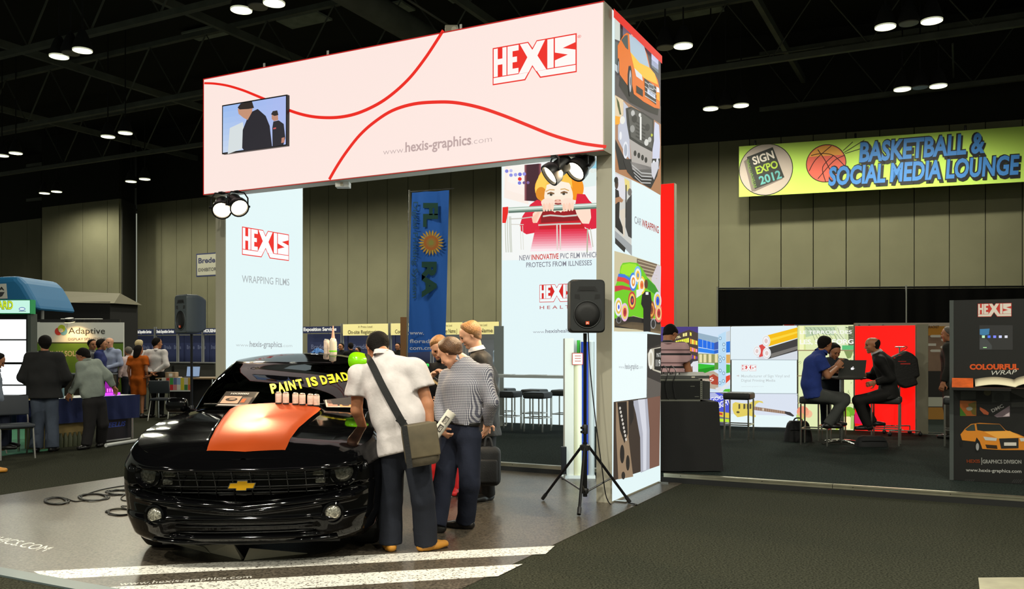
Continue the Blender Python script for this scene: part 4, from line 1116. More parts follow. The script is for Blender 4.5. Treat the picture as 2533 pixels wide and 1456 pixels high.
tag(MB().add([g(425, 1344, .03), g(520, 1368, .007), g(505, 1352, .035), g(432, 1338, .05)], [(0, 1, 2, 3)]).build('paper_sheet', mat('kraft_paper')), 'flat paper strip under the left of the car nose', 'paper', 'crumpled paper under the car nose')
# ================================================================ BACK OF THE STAND
def lb_panel(name, label, o, ex, n, w, z0, z1, face_mat, depth=.16, cat='sign'):
    """free-standing light box: o = lower left front corner"""
    o, ex, n = V(o), V(ex).normalized(), V(n).normalized()
    t = thing(name, o + ex * w / 2 - n * depth / 2, label, cat)
    h = z1 - z0
    MB().obox(o + ex * w / 2 - n * (depth / 2 + .002) + UP * h / 2, ex * w / 2, n * depth / 2, UP * h / 2).build('frame', M_frame, t)
    MB().add([o + ex * .008 + UP * .008, o + ex * (w - .008) + UP * .008, o + ex * (w - .008) + UP * (h - .008), o + ex * .008 + UP * (h - .008)], [(0, 1, 2, 3)]).build('backlit_fabric', face_mat, t)
    return t, Sheet(o, ex, UP, n, .0015)
# ---- tall panel with the girl
gp_, sG = lb_panel('tall_lightbox', 'tall backlit panel showing a girl holding a shopping trolley bar', (-.207, 16.9, PZ), E1, -E2, 3.1, PZ, 5.06, emis('girl_backlit_fabric', (228, 246, 248), 1.0))
cg = crop(1230, 380, 789 / 260)
def Gp(pts, col, L=2): sG.poly([sG.q(*p) for p in cg(*pts)], col, L)
def Ge(x, y, rx, ry, col, L=3, rot=0, a0=0, a1=360):
    pts = []
    for k in range(24):
        a = math.radians(a0 + (a1 - a0) * k / 24); X, Y = rx * math.cos(a), ry * math.sin(a)
        pts.append((x + X * math.cos(rot) - Y * math.sin(rot), y + X * math.sin(rot) + Y * math.cos(rot)))
    Gp(pts, col, L)
def Gl(pts, w, col, L=4): sG.line([sG.q(*p) for p in cg(*pts)], w, col, L)
RX = 1000   # the photo runs on to the right, behind the collage tower
Gp([(42, 98), (RX, -20), (RX, 780), (38, 800)], (244, 246, 244), 1.2)
for k, cc in enumerate(((250, 236, 226), (252, 240, 232), (250, 244, 238))): Gp([(60 + 20 * k, 96), (230 - 10 * k, 80), (235 - 10 * k, 380 - 60 * k), (52 + 14 * k, 330 - 60 * k)], cc, 1.4 + .1 * k)
for (a, b, cc) in ((205, 330, (150, 90, 96)), (214, 320, (104, 46, 60)), (222, 312, (66, 28, 42))): Gp([(a, 84), (b, 74), (b, 360), (a, 352)], cc, 2 + .001 * a)
Gp([(560, 60), (760, 40), (740, 240), (600, 260)], (226, 240, 236), 1.5); Gp([(690, 60), (800, 45), (760, 110), (700, 110)], (150, 210, 230), 1.7)
for (x, y, r, cc) in ((72, 131, 13, (126, 128, 220)), (104, 128, 12, (186, 186, 236)), (104, 161, 13, (140, 142, 226)), (138, 158, 13, (160, 160, 230)), (171, 155, 14, (108, 110, 214)), (204, 152, 13, (150, 146, 226)), (170, 190, 14, (226, 40, 40)), (168, 220, 13, (120, 124, 220)), (202, 218, 11, (110, 80, 140)), (232, 217, 11, (130, 100, 160))): Ge(x, y, r, r, cc, 3)
sG.textpx('HEALTH', *cg((690, 145), (800, 132)), 9, (225, 225, 214), 4)
Ge(400, 260, 118, 120, (250, 180, 40), 3, 0); Ge(470, 200, 165, 118, (252, 196, 60), 3.1); Ge(590, 260, 60, 90, (246, 150, 24), 3.2); Ge(350, 240, 60, 110, (254, 210, 90), 3.3, .2)
Ge(330, 300, 40, 50, (226, 140, 30), 3.4)
Ge(462, 320, 108, 128, (254, 236, 214), 5); Ge(462, 250, 92, 70, (254, 240, 222), 5.1)
Gp([(360, 240), (400, 170), (470, 150), (560, 190), (566, 260), (540, 220), (470, 205), (400, 225)], (252, 200, 80), 6)
Gl([(378, 302), (404, 292), (430, 301)], .03, (130, 94, 60), 7.4); Gl([(478, 296), (503, 286), (530, 295)], .03, (130, 94, 60), 7.4); Ge(404, 306, 24, 12, (236, 232, 220), 6.8); Ge(503, 300, 24, 12, (236, 232, 220), 6.8); Ge(406, 306, 11, 11, (70, 64, 50), 7.2); Ge(501, 300, 11, 11, (70, 64, 50), 7.2); Ge(440, 352, 7, 5, (206, 140, 120), 7); Ge(472, 350, 7, 5, (206, 140, 120), 7)
Gl([(365, 284), (395, 270), (432, 272)], .02, (216, 170, 100), 6); Gl([(476, 268), (508, 264), (540, 278)], .02, (216, 170, 100), 6)
Ge(456, 356, 26, 14, (244, 190, 170), 6); Gl([(432, 374), (458, 378), (484, 374)], .03, (150, 50, 50), 7)
# jumper, with the fade to white in bands
Gp([(170, 540), (190, 470), (250, 380), (300, 345), (340, 360), (330, 440), (420, 430), (580, 420), (600, 300), (660, 305), (690, 350), (745, 400), (745, 560), (690, 570), (640, 540), (600, 560), (300, 590), (220, 605), (180, 580)], (222, 24, 58), 4)
Gp([(310, 440), (600, 425), (660, 560), (690, 640), (300, 650), (320, 540)], (200, 16, 34), 4.4)
Gp([(330, 430), (600, 420), (620, 500), (330, 520)], (140, 14, 26), 4.8)
for k in range(9):
    f = k / 8; cc = (int(226 + 26 * f), int(40 + 190 * f), int(70 + 165 * f))
    y0, y1 = 570 + 18 * k, 590 + 18 * k; i0 = 30 - 3.2 * k
    Gp([(285 - 4 * k, y0), (680 + 4 * k, y0 - 8), (684 + 4 * k, y1 - 8), (281 - 4 * k, y1)], cc, 4.9 + .02 * k)
Gp([(260, 480), (330, 420), (345, 390), (300, 430), (290, 520), (270, 520)], (250, 200, 176), 5.6)
Gp([(265, 510), (268, 450), (320, 400), (350, 420), (300, 520)], (254, 218, 196), 5.5); Gp([(580, 400), (700, 405), (706, 480), (690, 526), (640, 524), (600, 460)], (254, 222, 202), 5.5)
for k in range(4): Gl([(344, 470 + k * .1), (400, 462), (500, 470), (600, 462)], .03, (206, 206, 196), 6); break
Gl([(310, 536), (460, 528), (630, 524)], .03, (206, 200, 190), 6.1)
for x in (450, 474): Gl([(x, 530), (x + 2, 720)], .028, (226, 214, 206), 6.2)
for k in range(5): Ge(370 + 45 * k, 450, 26, 18, (150 + 10 * (k % 2), 10, 24), 5.7, .4)
# trolley bar and hands
Gp([(42, 402), (84, 398), (84, 440), (66, 520), (40, 520)], (232, 26, 22), 7); Gp([(84, 404), (RX, 356), (RX, 400), (86, 446)], (170, 190, 176), 7); Gp([(84, 412), (RX, 362), (RX, 372), (86, 422)], (232, 240, 232), 7.3); Gp([(86, 432), (RX, 388), (RX, 400), (86, 446)], (90, 116, 104), 7.2)
for (x0, sg) in ((345, 1), (495, 1)):
    Ge(x0 + 38, 368, 52, 34, (254, 226, 206), 8)
    for k in range(4): Ge(x0 + 8 + 21 * k, 404 - k * 2, 11, 32, (254, 216, 192) if k % 2 else (252, 208, 182), 8.3 + .1 * k)
for x in (60, 76, 92, 102): Gl([(x, 470), (x + 3, 600), (x + 8, 740)], .018, (196, 200, 186), 5)
Gl([(90, 490), (180, 486), (300, 470)], .02, (200, 196, 186), 5); Gl([(100, 530), (200, 532)], .015, (214, 210, 200), 5)
for x in (175, 192): Gl([(x, 540), (x + 6, 720)], .014, (220, 220, 210), 5)
Gl([(680, 560), (676, 740)], .025, (180, 186, 160), 6.4); Gl([(700, 560), (720, 700)], .018, (200, 196, 180), 6.4)
sG.build('printed_girl_photo', P_E2, gp_)
GT = (128, 130, 142)
sG.textpx('NEW', *cg((168, 802), (250, 798)), 13, GT, 8, .01); sG.textpx('INNOVATIVE', *cg((258, 797), (462, 788)), 13, (206, 60, 56), 8, .02); sG.textpx('PVC FILM WHICH', *cg((474, 787), (762, 776)), 13, GT, 8, .01)
sG.textpx('PROTECTS FROM ILLNESSES', *cg((219, 853), (712, 836)), 12, GT, 8, .01)
sG.build('printed_slogan', P_E2, gp_)
lx, ly = sG.q(*cg((319, 1116))[0]); lx2 = sG.q(*cg((590, 1104))[0])[0]; ly2 = sG.q(*cg((319, 984))[0])[1]
sG.logo(lx, ly, lx2 - lx, 8, RED, (240, 253, 253), (ly2 - ly) / (.42 * (lx2 - lx)))
sG.textpx('H E A L T H', *cg((321, 1166), (600, 1160)), 8, (186, 96, 96), 8, .01)
sG.build('printed_logo', P_E2, gp_)
sG.textpx('www.', *cg((270, 1345), (362, 1344)), 6, (160, 164, 172), 8); sG.textpx('hexishealth', *cg((364, 1344), (560, 1340)), 9, (140, 144, 154), 8, .015); sG.textpx('.com', *cg((562, 1340), (640, 1338)), 6, (160, 164, 172), 8)
sG.build('printed_address', P_E2, gp_)

# ---- red tower far back
rx_ = at(1668, 452, 18.0); ro_ = V((rx_.x, rx_.y, PZ)) - E1 * 1.3
rw, _s = lb_panel('red_lightbox', 'narrow bright red backlit tower behind the collage tower', ro_, E1, -E2, 1.3, PZ, rx_.z, emis('red_backlit_fabric', (255, 12, 6), 1.3))
# ---- low light box wall, five units
Q0 = V((2.906, 16.8, PZ)); QT = 1.95
def lowt(u):
    k = (u - CX) / FPX; return (k * Q0.y - Q0.x) / (E1.x - k * E1.y)
def low_unit(name, label, u0, u1, fm, top=QT):
    a, b = lowt(u0) + .006, lowt(u1) - .006
    return lb_panel(name, label, Q0 + E1 * a, E1, -E2, b - a, PZ, top, fm, .14)
E_low = emis('low_wall_backlit_fabric', (230, 246, 249), 1.0)
un1, s1 = low_unit('low_lightbox', 'low backlit panel with hotel and coloured glass building photos', 1604, 1808, E_low)
un2, s2 = low_unit('low_lightbox', 'low backlit panel with film rolls and a yellow guitar', 1808, 1973, E_low)
un3, s3 = low_unit('low_lightbox', 'low backlit pale green panel with white wine shop lettering', 1973, 2113, emis('green_backlit_fabric', (226, 236, 180), 1.0))
un4, s4 = low_unit('low_lightbox', 'low plain red backlit panel behind the seated man in a suit', 2113, 2266, emis('red_low_backlit_fabric', (255, 10, 4), 1.25), 1.93)
c8 = crop(1630, 790, 5.2); c9 = crop(1960, 790, 4.55)
def S_(s, c, pts, col, L=2): s.poly([s.q(*p) for p in c(*pts)], col, L)
# unit 1: night hotel, glass building, race car
S_(s1, c8, [(-130, 92), (504, 92), (504, 930), (-130, 930)], (70, 58, 128), 1)
S_(s1, c8, [(60, 250), (390, 130), (504, 175), (504, 520), (60, 480)], (74, 62, 56), 2)
for k, (y0, y1, ca, cb) in enumerate(((240, 300, (232, 240, 60), (250, 250, 90)), (345, 395, (226, 90, 200), (250, 150, 190)), (440, 490, (90, 50, 150), (110, 60, 160)))):
    for j in range(7): S_(s1, c8, [(215 + j * 25, y0 + 35 - j * 6), (236 + j * 25, y0 + 30 - j * 6), (236 + j * 25, y1 + 10 - j * 3), (215 + j * 25, y1 + 14 - j * 3)], ca if j % 3 else cb, 3)
    for j in range(4): S_(s1, c8, [(402 + j * 24, y0 + 5 + j * 8), (422 + j * 24, y0 + 12 + j * 8), (422 + j * 24, y1 + 16 + j * 4), (402 + j * 24, y1 + 10 + j * 4)], cb if j % 2 else (250, 160, 60), 3)
S_(s1, c8, [(398, 160), (420, 170), (420, 210), (398, 205)], (250, 240, 90), 3)
for j in range(2): S_(s1, c8, [(308 + j * 30, 180 - 8 * j), (332 + j * 30, 174 - 8 * j), (332 + j * 30, 215 - 6 * j), (308 + j * 30, 220 - 6 * j)], (246, 236, 150), 3)
s1.textpx('HOTEL', *c8((170, 268), (285, 228)), 5, (250, 240, 180), 4, .03)
S_(s1, c8, [(-130, 490), (60, 480), (504, 505), (504, 760), (-130, 760)], (60, 56, 60), 3)
S_(s1, c8, [(275, 510), (358, 505), (350, 545), (318, 548), (330, 610), (296, 610)], (240, 244, 248), 4); S_(s1, c8, [(190, 600), (260, 560), (330, 640), (300, 720), (200, 700)], (236, 240, 246), 4)
S_(s1, c8, [(365, 720), (375, 620), (440, 540), (504, 530), (504, 720)], (222, 226, 232), 4); S_(s1, c8, [(396, 605), (436, 600), (436, 700), (396, 700)], (150, 120, 120), 5)
S_(s1, c8, [(504, 92), (916, 92), (916, 930), (504, 930)], (208, 226, 244), 2)
S_(s1, c8, [(504, 170), (770, 230), (770, 330), (504, 250)], (150, 176, 196), 3); S_(s1, c8, [(506, 245), (712, 300), (712, 390), (506, 350)], (30, 110, 232), 4); S_(s1, c8, [(712, 300), (770, 280), (770, 380), (712, 390)], (60, 90, 170), 4)
for x in (560, 615, 668): S_(s1, c8, [(x, 258), (x + 6, 260), (x + 6, 376), (x, 372)], (170, 200, 230), 5)
S_(s1, c8, [(506, 360), (712, 395), (712, 440), (506, 415)], (40, 130, 240), 4); S_(s1, c8, [(712, 395), (766, 385), (766, 430), (712, 440)], (40, 100, 200), 4)
S_(s1, c8, [(506, 435), (765, 445), (765, 560), (506, 560)], (150, 150, 96), 4)
for x in (520, 575, 640, 720): S_(s1, c8, [(x, 445), (x + 36, 447), (x + 36, 552), (x, 552)], (232, 222, 170), 5)
S_(s1, c8, [(506, 565), (715, 585), (715, 650), (506, 690)], (50, 190, 50), 5); S_(s1, c8, [(506, 640), (715, 605), (715, 640), (506, 720)], (30, 150, 30), 5.5); S_(s1, c8, [(715, 560), (766, 555), (766, 640), (715, 645)], (90, 150, 60), 5)
S_(s1, c8, [(506, 690), (700, 660), (765, 700), (765, 900), (620, 880), (506, 760)], (186, 170, 150), 4.6); S_(s1, c8, [(630, 740), (700, 700), (765, 740), (765, 840), (680, 830)], (176, 70, 50), 5.2); s1.textpx('S', *c8((668, 800), (712, 780)), 9, (240, 236, 230), 6, .02)
S_(s1, c8, [(765, 200), (862, 150), (862, 830), (765, 870)], (186, 220, 244), 6)
for (x, y) in ((790, 240), (836, 320), (836, 388), (788, 485), (834, 500), (790, 535), (790, 655), (834, 690), (830, 790), (785, 815)): s1.ell(*[V(s1.q(*c8((x, y))[0])).x, V(s1.q(*c8((x, y))[0])).y], .028, .034, (110, 150, 180), 7, 12); s1.ell(*[V(s1.q(*c8((x, y))[0])).x, V(s1.q(*c8((x, y))[0])).y], .018, .022, (210, 232, 246), 7.5, 12)
S_(s1, c8, [(866, 160), (916, 140), (916, 270), (866, 280)], (206, 214, 220), 6); S_(s1, c8, [(866, 285), (916, 278), (916, 420), (866, 425)], (40, 120, 226), 6); S_(s1, c8, [(866, 450), (916, 450), (916, 560), (866, 560)], (220, 170, 90), 6); S_(s1, c8, [(866, 575), (916, 580), (916, 680), (866, 690)], (70, 180, 60), 6); S_(s1, c8, [(862, 730), (916, 710), (916, 770), (862, 820)], (226, 70, 40), 6)
S_(s1, c8, [(765, 925), (916, 770), (916, 830), (800, 930)], (226, 228, 230), 7); S_(s1, c8, [(822, 925), (850, 895), (916, 890), (916, 930)], (90, 190, 50), 7.5); S_(s1, c8, [(725, 880), (800, 860), (800, 910), (760, 925)], (220, 224, 226), 7)
S_(s1, c8, [(-130, 935), (916, 935), (916, 1385), (-130, 1385)], (112, 110, 130), 5)
S_(s1, c8, [(630, 940), (770, 940), (916, 1000), (916, 1240), (760, 1230), (630, 1050)], (72, 84, 214), 6); S_(s1, c8, [(640, 945), (720, 940), (820, 1010), (640, 1010)], (180, 186, 226), 7)
s1.textpx('GOOD', *c8((668, 1050), (890, 1010)), 9, (240, 240, 250), 8, .02); s1.textpx('LIGHT', *c8((760, 1140), (930, 1080)), 13, (246, 246, 252), 8, .03)
S_(s1, c8, [(760, 1180), (916, 1200), (916, 1270), (760, 1240)], (226, 200, 60), 7); S_(s1, c8, [(760, 1190), (820, 1200), (820, 1230), (760, 1220)], (200, 60, 60), 8); S_(s1, c8, [(760, 1270), (916, 1280), (916, 1320), (760, 1310)], (190, 230, 50), 7); S_(s1, c8, [(760, 1320), (916, 1330), (916, 1385), (760, 1385)], (70, 70, 80), 7)
s1.build('printed_building_photos', P_E, un1)
# unit 2: film rolls, logo, guitar
S_(s2, c8, [(922, 92), (1782, 92), (1782, 512), (922, 512)], (226, 240, 246), 1)
S_(s2, c8, [(1250, 480), (1782, 380), (1782, 512), (1300, 512)], (214, 220, 228), 2)
def roll2(x, y, r, xe, ye, cdark, cface):
    S_(s2, c8, [(x, y - r), (xe, ye - r * .98), (xe, ye + r * .9), (x + 8, y + r)], cdark, 3)
def disc2(x, y, r, L=4):
    for rr_, cc in ((1, (238, 240, 240)), (.82, (206, 206, 208)), (.72, (244, 244, 246)), (.4, (226, 200, 196))):
        S_(s2, c8, [(x + r * rr_ * .72 * math.cos(2 * math.pi * k / 16), y + r * rr_ * math.sin(2 * math.pi * k / 16)) for k in range(16)], cc, L + (1 - rr_))
S_(s2, c8, [(1290, 330), (1370, 305), (1370, 460), (1290, 485)], (214, 74, 70), 3); disc2(1262, 405, 68)
S_(s2, c8, [(1390, 365), (1782, 245), (1782, 400), (1400, 508)], (62, 60, 60), 3.2); S_(s2, c8, [(1440, 440), (1782, 340), (1782, 380), (1440, 490)], (120, 116, 112), 3.3); disc2(1388, 432, 74, 5)
S_(s2, c8, [(1385, 205), (1782, 100), (1782, 235), (1390, 350)], (246, 190, 12), 6); S_(s2, c8, [(1420, 250), (1782, 150), (1782, 175), (1420, 285)], (252, 214, 60), 6.2); disc2(1380, 275, 76, 7)
for y in (515, 948): s2.line([s2.q(*p) for p in c8((922, y), (1782, y + 4))], .012, (160, 172, 180), 5)
a_ = s2.q(*c8((1062, 660))[0]); b_ = s2.q(*c8((1250, 660))[0]); d_ = s2.q(*c8((1062, 582))[0])
s2.logo(a_[0], a_[1], b_[0] - a_[0], 4, (214, 80, 80), (246, 253, 253), (d_[1] - a_[1]) / (.42 * (b_[0] - a_[0])))
s2.textpx('Manufacturer of Sign Vinyl and', *c8((1060, 742), (1682, 742)), 6.6, (196, 206, 208), 4, .012); s2.textpx('Digital Printing Media', *c8((1060, 798), (1498, 798)), 6.6, (196, 206, 208), 4, .012); s2.textpx('www.hexis-graphics.com', *c8((1060, 866), (1350, 864)), 2.6, (206, 214, 216), 4)
s2.line([s2.q(*p) for p in c8((1000, 722), (1030, 722))], .012, (200, 190, 190), 4); s2.line([s2.q(*p) for p in c8((1020, 712), (1031, 722), (1020, 732))], .01, (200, 190, 190), 4)
S_(s2, c8, [(922, 952), (1782, 956), (1782, 1240), (922, 1215)], (218, 226, 240), 2); S_(s2, c8, [(922, 1215), (1782, 1262), (1782, 1385), (922, 1380)], (230, 246, 248), 2)
S_(s2, c8, [(950, 1080), (985, 1060), (1060, 1075), (1150, 1080), (1210, 1050), (1270, 1040), (1330, 1050), (1345, 1075), (1290, 1062), (1250, 1085), (1240, 1110), (1225, 1150), (1200, 1185), (1250, 1240), (1235, 1256), (1150, 1230), (1080, 1245), (1010, 1255), (965, 1210), (945, 1150)], (226, 206, 96), 4)
S_(s2, c8, [(1215, 1115), (1640, 1180), (1638, 1215), (1210, 1160)], (150, 120, 100), 5); S_(s2, c8, [(1620, 1178), (1690, 1190), (1742, 1235), (1725, 1248), (1650, 1222), (1625, 1210)], (60, 56, 58), 6)
for k in range(14): S_(s2, c8, [(1240 + 28 * k, 1122 + 4.3 * k), (1243 + 28 * k, 1122 + 4.3 * k), (1243 + 28 * k, 1160 + 3.8 * k), (1240 + 28 * k, 1160 + 3.8 * k)], (206, 190, 170), 6)
S_(s2, c8, [(1335, 1140), (1347, 1142), (1347, 1172), (1335, 1170)], (240, 236, 220), 7)
for (x, w_) in ((1035, 22), (1100, 26), (1140, 16), (1178, 24)): S_(s2, c8, [(x - w_ / 2, 1085), (x + w_ / 2, 1085), (x + w_ / 2, 1145), (x - w_ / 2, 1150)], (90, 84, 60), 5)
s2.ell(*s2.q(*c8((1018, 1190))[0]), .03, .02, (90, 84, 60), 5)
s2.build('printed_rolls_and_guitar', P_E, un2)
# unit 3: wine shop lettering
for (x0, x1, cc) in ((60, 150, (214, 226, 150)), (80, 130, (244, 246, 190)), (480, 620, (206, 222, 170)), (500, 590, (226, 236, 196)), (630, 690, (110, 120, 90))): S_(s3, c9, [(x0, 72), (x1, 72), (x1, 340 if x1 < 650 else 280), (x0, 345)], cc, 2 + x0 * .001)
S_(s3, c9, [(140, 80), (480, 80), (470, 180), (300, 160), (150, 200)], (186, 206, 170), 2.6); 
for k in range(9): s3.line([s3.q(*p) for p in c9((150 + 45 * k, 90), (220 + 40 * k, 150 + 12 * (k % 3)), (260 + 42 * k, 240))], .006, (90, 104, 80), 3)
for k in range(7): s3.line([s3.q(*p) for p in c9((600 + 10 * k, 90 + 28 * k), (680, 100 + 30 * k))], .014, (70, 80, 60), 3.2)
for y in (346, 632, 938): S_(s3, c9, [(60, y - 5), (692, y - 5), (692, y + 6), (60, y + 6)], (150, 130, 96), 5)
S_(s3, c9, [(560, 290), (690, 290), (690, 340), (560, 340)], (90, 190, 120), 4); S_(s3, c9, [(580, 350), (690, 345), (660, 430), (620, 440)], (130, 150, 90), 4)
for k in range(60):
    x, y = random.uniform(60, 690), random.uniform(360, 930); s3.line([s3.q(*p) for p in c9((x, y), (x + random.uniform(-30, 30), y + random.uniform(10, 50)))], .006, random.choice([(150, 160, 110), (110, 124, 90), (200, 210, 150)]), 3)
S_(s3, c9, [(565, 1090), (650, 1090), (650, 1230), (565, 1230)], (250, 244, 180), 5); S_(s3, c9, [(660, 1080), (695, 1080), (690, 1230), (655, 1230)], (170, 200, 110), 5); S_(s3, c9, [(480, 1060), (560, 1040), (560, 1220), (490, 1240)], (180, 210, 40), 4.5)
for (x, y, r, cc) in ((120, 1040, 46, (240, 150, 120)), (180, 1060, 30, (244, 190, 150)), (90, 1090, 30, (190, 210, 110)), (640, 1040, 40, (110, 170, 40)), (600, 1060, 30, (150, 200, 60))): s3.ell(*s3.q(*c9((x, y))[0]), r / 430, r / 430, cc, 4)
s3.textpx('LE TERROIR DES', *c9((85, 162), (670, 158)), 8, (250, 250, 244), 7, .02); s3.textpx('LES, ST GEORG', *c9((85, 276), (690, 272)), 11, (250, 250, 244), 7, .025)
s3.build('printed_wine_shop', P_E, un3)
S_(s4, c9, [(700, 1040), (790, 1050), (830, 1150), (770, 1175), (700, 1165)], (216, 20, 90), 2); s4.build('printed_patch', P_E, un4)
en = thing('end_panel', Q0 + E1 * lowt(2281), 'plain beige end panel right of the red light box', 'panel')
pe = Q0 + E1 * lowt(2267); pw = lowt(2296) - lowt(2267)
MB().obox(pe + E1 * pw / 2 + UP * .92, E1 * pw / 2, E2 * .05, UP * .92).build('board', mat('beige_panel', (150, 146, 124), .6), en)
for d in (-.25, .12): MB().obox(pe + E1 * (pw / 2 + .2) + E2 * d + UP * .008, E1 * .32, E2 * .012, UP * .008).build('foot', M_chrome, en)
# dark floor carpet strip in front of red panel is the platform itself
# ---- black pipe-and-drape
def drape(p, q, z1, label, amp=.05, n=90, name='pipe_drape', z0=.02):
    p, q = V(p), V(q); d = q - p; L = d.length; d.normalize(); nn = V((-d.y, d.x, 0))
    t = thing(name, (p + q) / 2, label, 'curtain')
    P = []
    for i in range(n + 1):
        x = L * i / n; o = amp * math.sin(i * 1.35) + amp * .5 * math.sin(i * .61)
        P.append([p + d * x + nn * o * f + UP * z for z, f in ((z0, 1.0), (z1 * .5, .85), (z1 * .93, .5), (z1 - .03, .25))])
    MB().grid(P).build('drape', M_drape, t, smooth=True)
    MB().tube([p + UP * z1, q + UP * z1], .022, 8).build('crossbar', M_blackm, t)
    k = max(1, int(L / 3))
    for i in range(k + 1): MB().tube([p + d * (L * i / k) - nn * .1 + UP * .0, p + d * (L * i / k) - nn * .1 + UP * (z1 + .04)], .022, 8).build('upright', M_chrome, t)
    return t
dp, dq = at(1773, 710, 21.6), at(2720, 694, 20.8)
drape((dp.x, dp.y, 0), (dq.x, dq.y, 0), 3.03, 'long black drape wall below the lounge banner')
# ---- bracket board, sign behind
bb = thing('bracket_board', V((8.3, 17.9, 0)), 'orange-topped tournament bracket board behind the red light box', 'board')
bl, br_ = at(2113, 900, 17.9), at(2420, 900, 17.7)
bl.z = br_.z = 0; bd_ = (br_ - bl); bw = bd_.length; bd_.normalize(); bn = V((bd_.y, -bd_.x, 0)); 
if bn.y > 0: bn = -bn
MB().obox((bl + br_) / 2 + UP * 1.03, bd_ * bw / 2, bn * .03, UP * 1.03).build('board', mat('wood_board', (150, 120, 100), .6, noise=(4, .1)), bb)
sB = Sheet(bl + bn * .031, bd_, UP, bn, .0015)
sB.rect(0, 1.93, bw, 2.06, (206, 190, 176), 1); sB.rect(0, 1.8, bw, 1.99, (206, 140, 40), 2)
sB.textpx('NCAA DIVISION I MEN\'S BRACKET', (2220, 812), (2323, 811), 6, (60, 40, 24), 3, .02)
for u in (2125, 2150, 2184): sB.ell(*sB.q(u, 806), .05, .05, (196, 196, 190), 3, 14); sB.ell(*sB.q(u, 806), .03, .03, (110, 100, 90), 4, 12)
for (u, v) in ((2315, 831), (2342, 823), (2342, 840), (2304, 852), (2315, 867), (2340, 858)): a_ = sB.q(u, v); sB.poly([(a_[0] - .09, a_[1] - .025), (a_[0] + .09, a_[1] - .025), (a_[0] + .09, a_[1] + .025), (a_[0] - .09, a_[1] + .025), (a_[0] - .12, a_[1])], (226, 220, 210), 3)
sB.rect(0, .35, bw, 1.08, (40, 36, 34), 2); sB.rect(0, .06, bw, .34, (196, 140, 60), 2.5); sB.rect(bw * .5, .36, bw, .55, (206, 206, 190), 3)
sB.build('printed_bracket', P_D, bb)
fs = thing('far_sign', at(2015, 830, 18.8) * 1 - UP * at(2015, 830, 18.8).z, 'long low sign peeking above the pale green light box', 'sign')
a_, b_ = at(1938, 806, 18.8), at(2098, 806, 18.8)
MB().box(a_.x, 18.76, 0, b_.x, 18.84, 2.05).build('board', M_white, fs)
sF = Sheet(V((a_.x, 18.758, 0)), V((1, 0, 0)), UP, V((0, -1, 0))); wF_ = b_.x - a_.x
sF.rect(0, 1.9, .22, 2.05, (226, 20, 30), 1); sF.rect(.24, 1.9, wF_, 2.05, (120, 130, 200), 1); sF.rect(.3, 1.95, .8, 2.02, (206, 214, 150), 2); sF.build('print', P_D, fs)

# ---- bar stools
M_seat = mat('charcoal_leatherette', (46, 48, 47), .5, bump=(40, .1))
def stool(p, h, label, rz=.0, w=.20):
    t = thing('bar_stool', p, label, 'stool', 'square black bar stools', rz)
    MB(False).rbox((0, 0, h - .055), w, w, .055, .035, 4).build('seat', M_seat, t, smooth=45)
    for sx in (-1, 1):
        for sy in (-1, 1):
            MB(False).obox((sx * (w - .025), sy * (w - .025), (h - .11) / 2), (.011, 0, 0), (0, .011, 0), (0, 0, (h - .11) / 2)).build('leg', M_chrome, t)
    for sx in (-1, 1):
        MB(False).obox((sx * (w - .025), 0, .24), (.009, 0, 0), (0, w - .03, 0), (0, 0, .009)).build('footrest', M_chrome, t)
        MB(False).obox((0, sx * (w - .025), .24), (w - .03, 0, 0), (0, .009, 0), (0, 0, .009)).build('footrest', M_chrome, t)
    return t
SR = -.475
stool(gr(1256, 1062, PZ), .68, 'front left bar stool under the white counter', SR); stool(gr(1330, 1066, PZ), .68, 'front right bar stool under the white counter', SR)
stool(gr(1243, 1048, PZ) * 1, .68, 'rear left bar stool half hidden behind the man in the suit', SR); stool(gr(1322, 1053, PZ), .68, 'rear right bar stool behind the other under the white counter', SR); stool(gr(1396, 1055, PZ), .68, 'bar stool half hidden by the white counter leg', SR)
stool(gr(1828, 1086, PZ), .74, 'bar stool standing alone before the guitar picture', SR, .21)
stool(gr(2018, 1099, PZ), .72, 'bar stool under the man in the blue T-shirt', SR, .21); stool(gr(2192, 1099, PZ), .72, 'bar stool under the seated man in the dark suit', SR, .21)
stool(gr(2372, 1102, PZ), .72, 'bar stool mostly hidden behind the dark kiosk', SR, .21)
# ---- white counter
ca, cb = gr(1224, 1066, PZ), gr(1402, 1075, PZ); 
ct = thing('counter', V((.3, 14.9, PZ)), 'white bar counter with stools in front of the girl panel', 'counter')
cA = V((-.35, 15.15, 0)); cE = E1; cL = 1.75
MB().obox(cA + cE * cL / 2 + UP * 1.06, cE * cL / 2, E2 * .2, UP * .022).build('worktop', M_white, ct)
for x in (.03, cL - .05): MB().obox(cA + cE * x + UP * .57, cE * .03, E2 * .18, UP * .468).build('leg_panel', M_white, ct)
for (x, l) in ((.25, 'left of two flat papers on the white counter'), (.85, 'right of two flat papers on the white counter')):
    tag(MB().obox(cA + cE * x + UP * 1.086, cE * .16, E2 * .1, UP * .003).build('paper', M_white), l, 'paper', 'papers on the white counter')
pp = thing('partition_panel', V((-.45, 16.3, PZ)), 'narrow grey-white partition panel left of the girl panel', 'panel')
a_ = at(1222, 806, 16.2); b_ = at(1246, 806, 16.2); MB().box(a_.x, 16.17, PZ, b_.x, 16.23, 1.95).build('board', mat('partition_white', (196, 200, 196), .5), pp); MB().box(a_.x - .05, 16.1, PZ, b_.x + .05, 16.3, PZ + .012).build('foot', M_frame, pp)

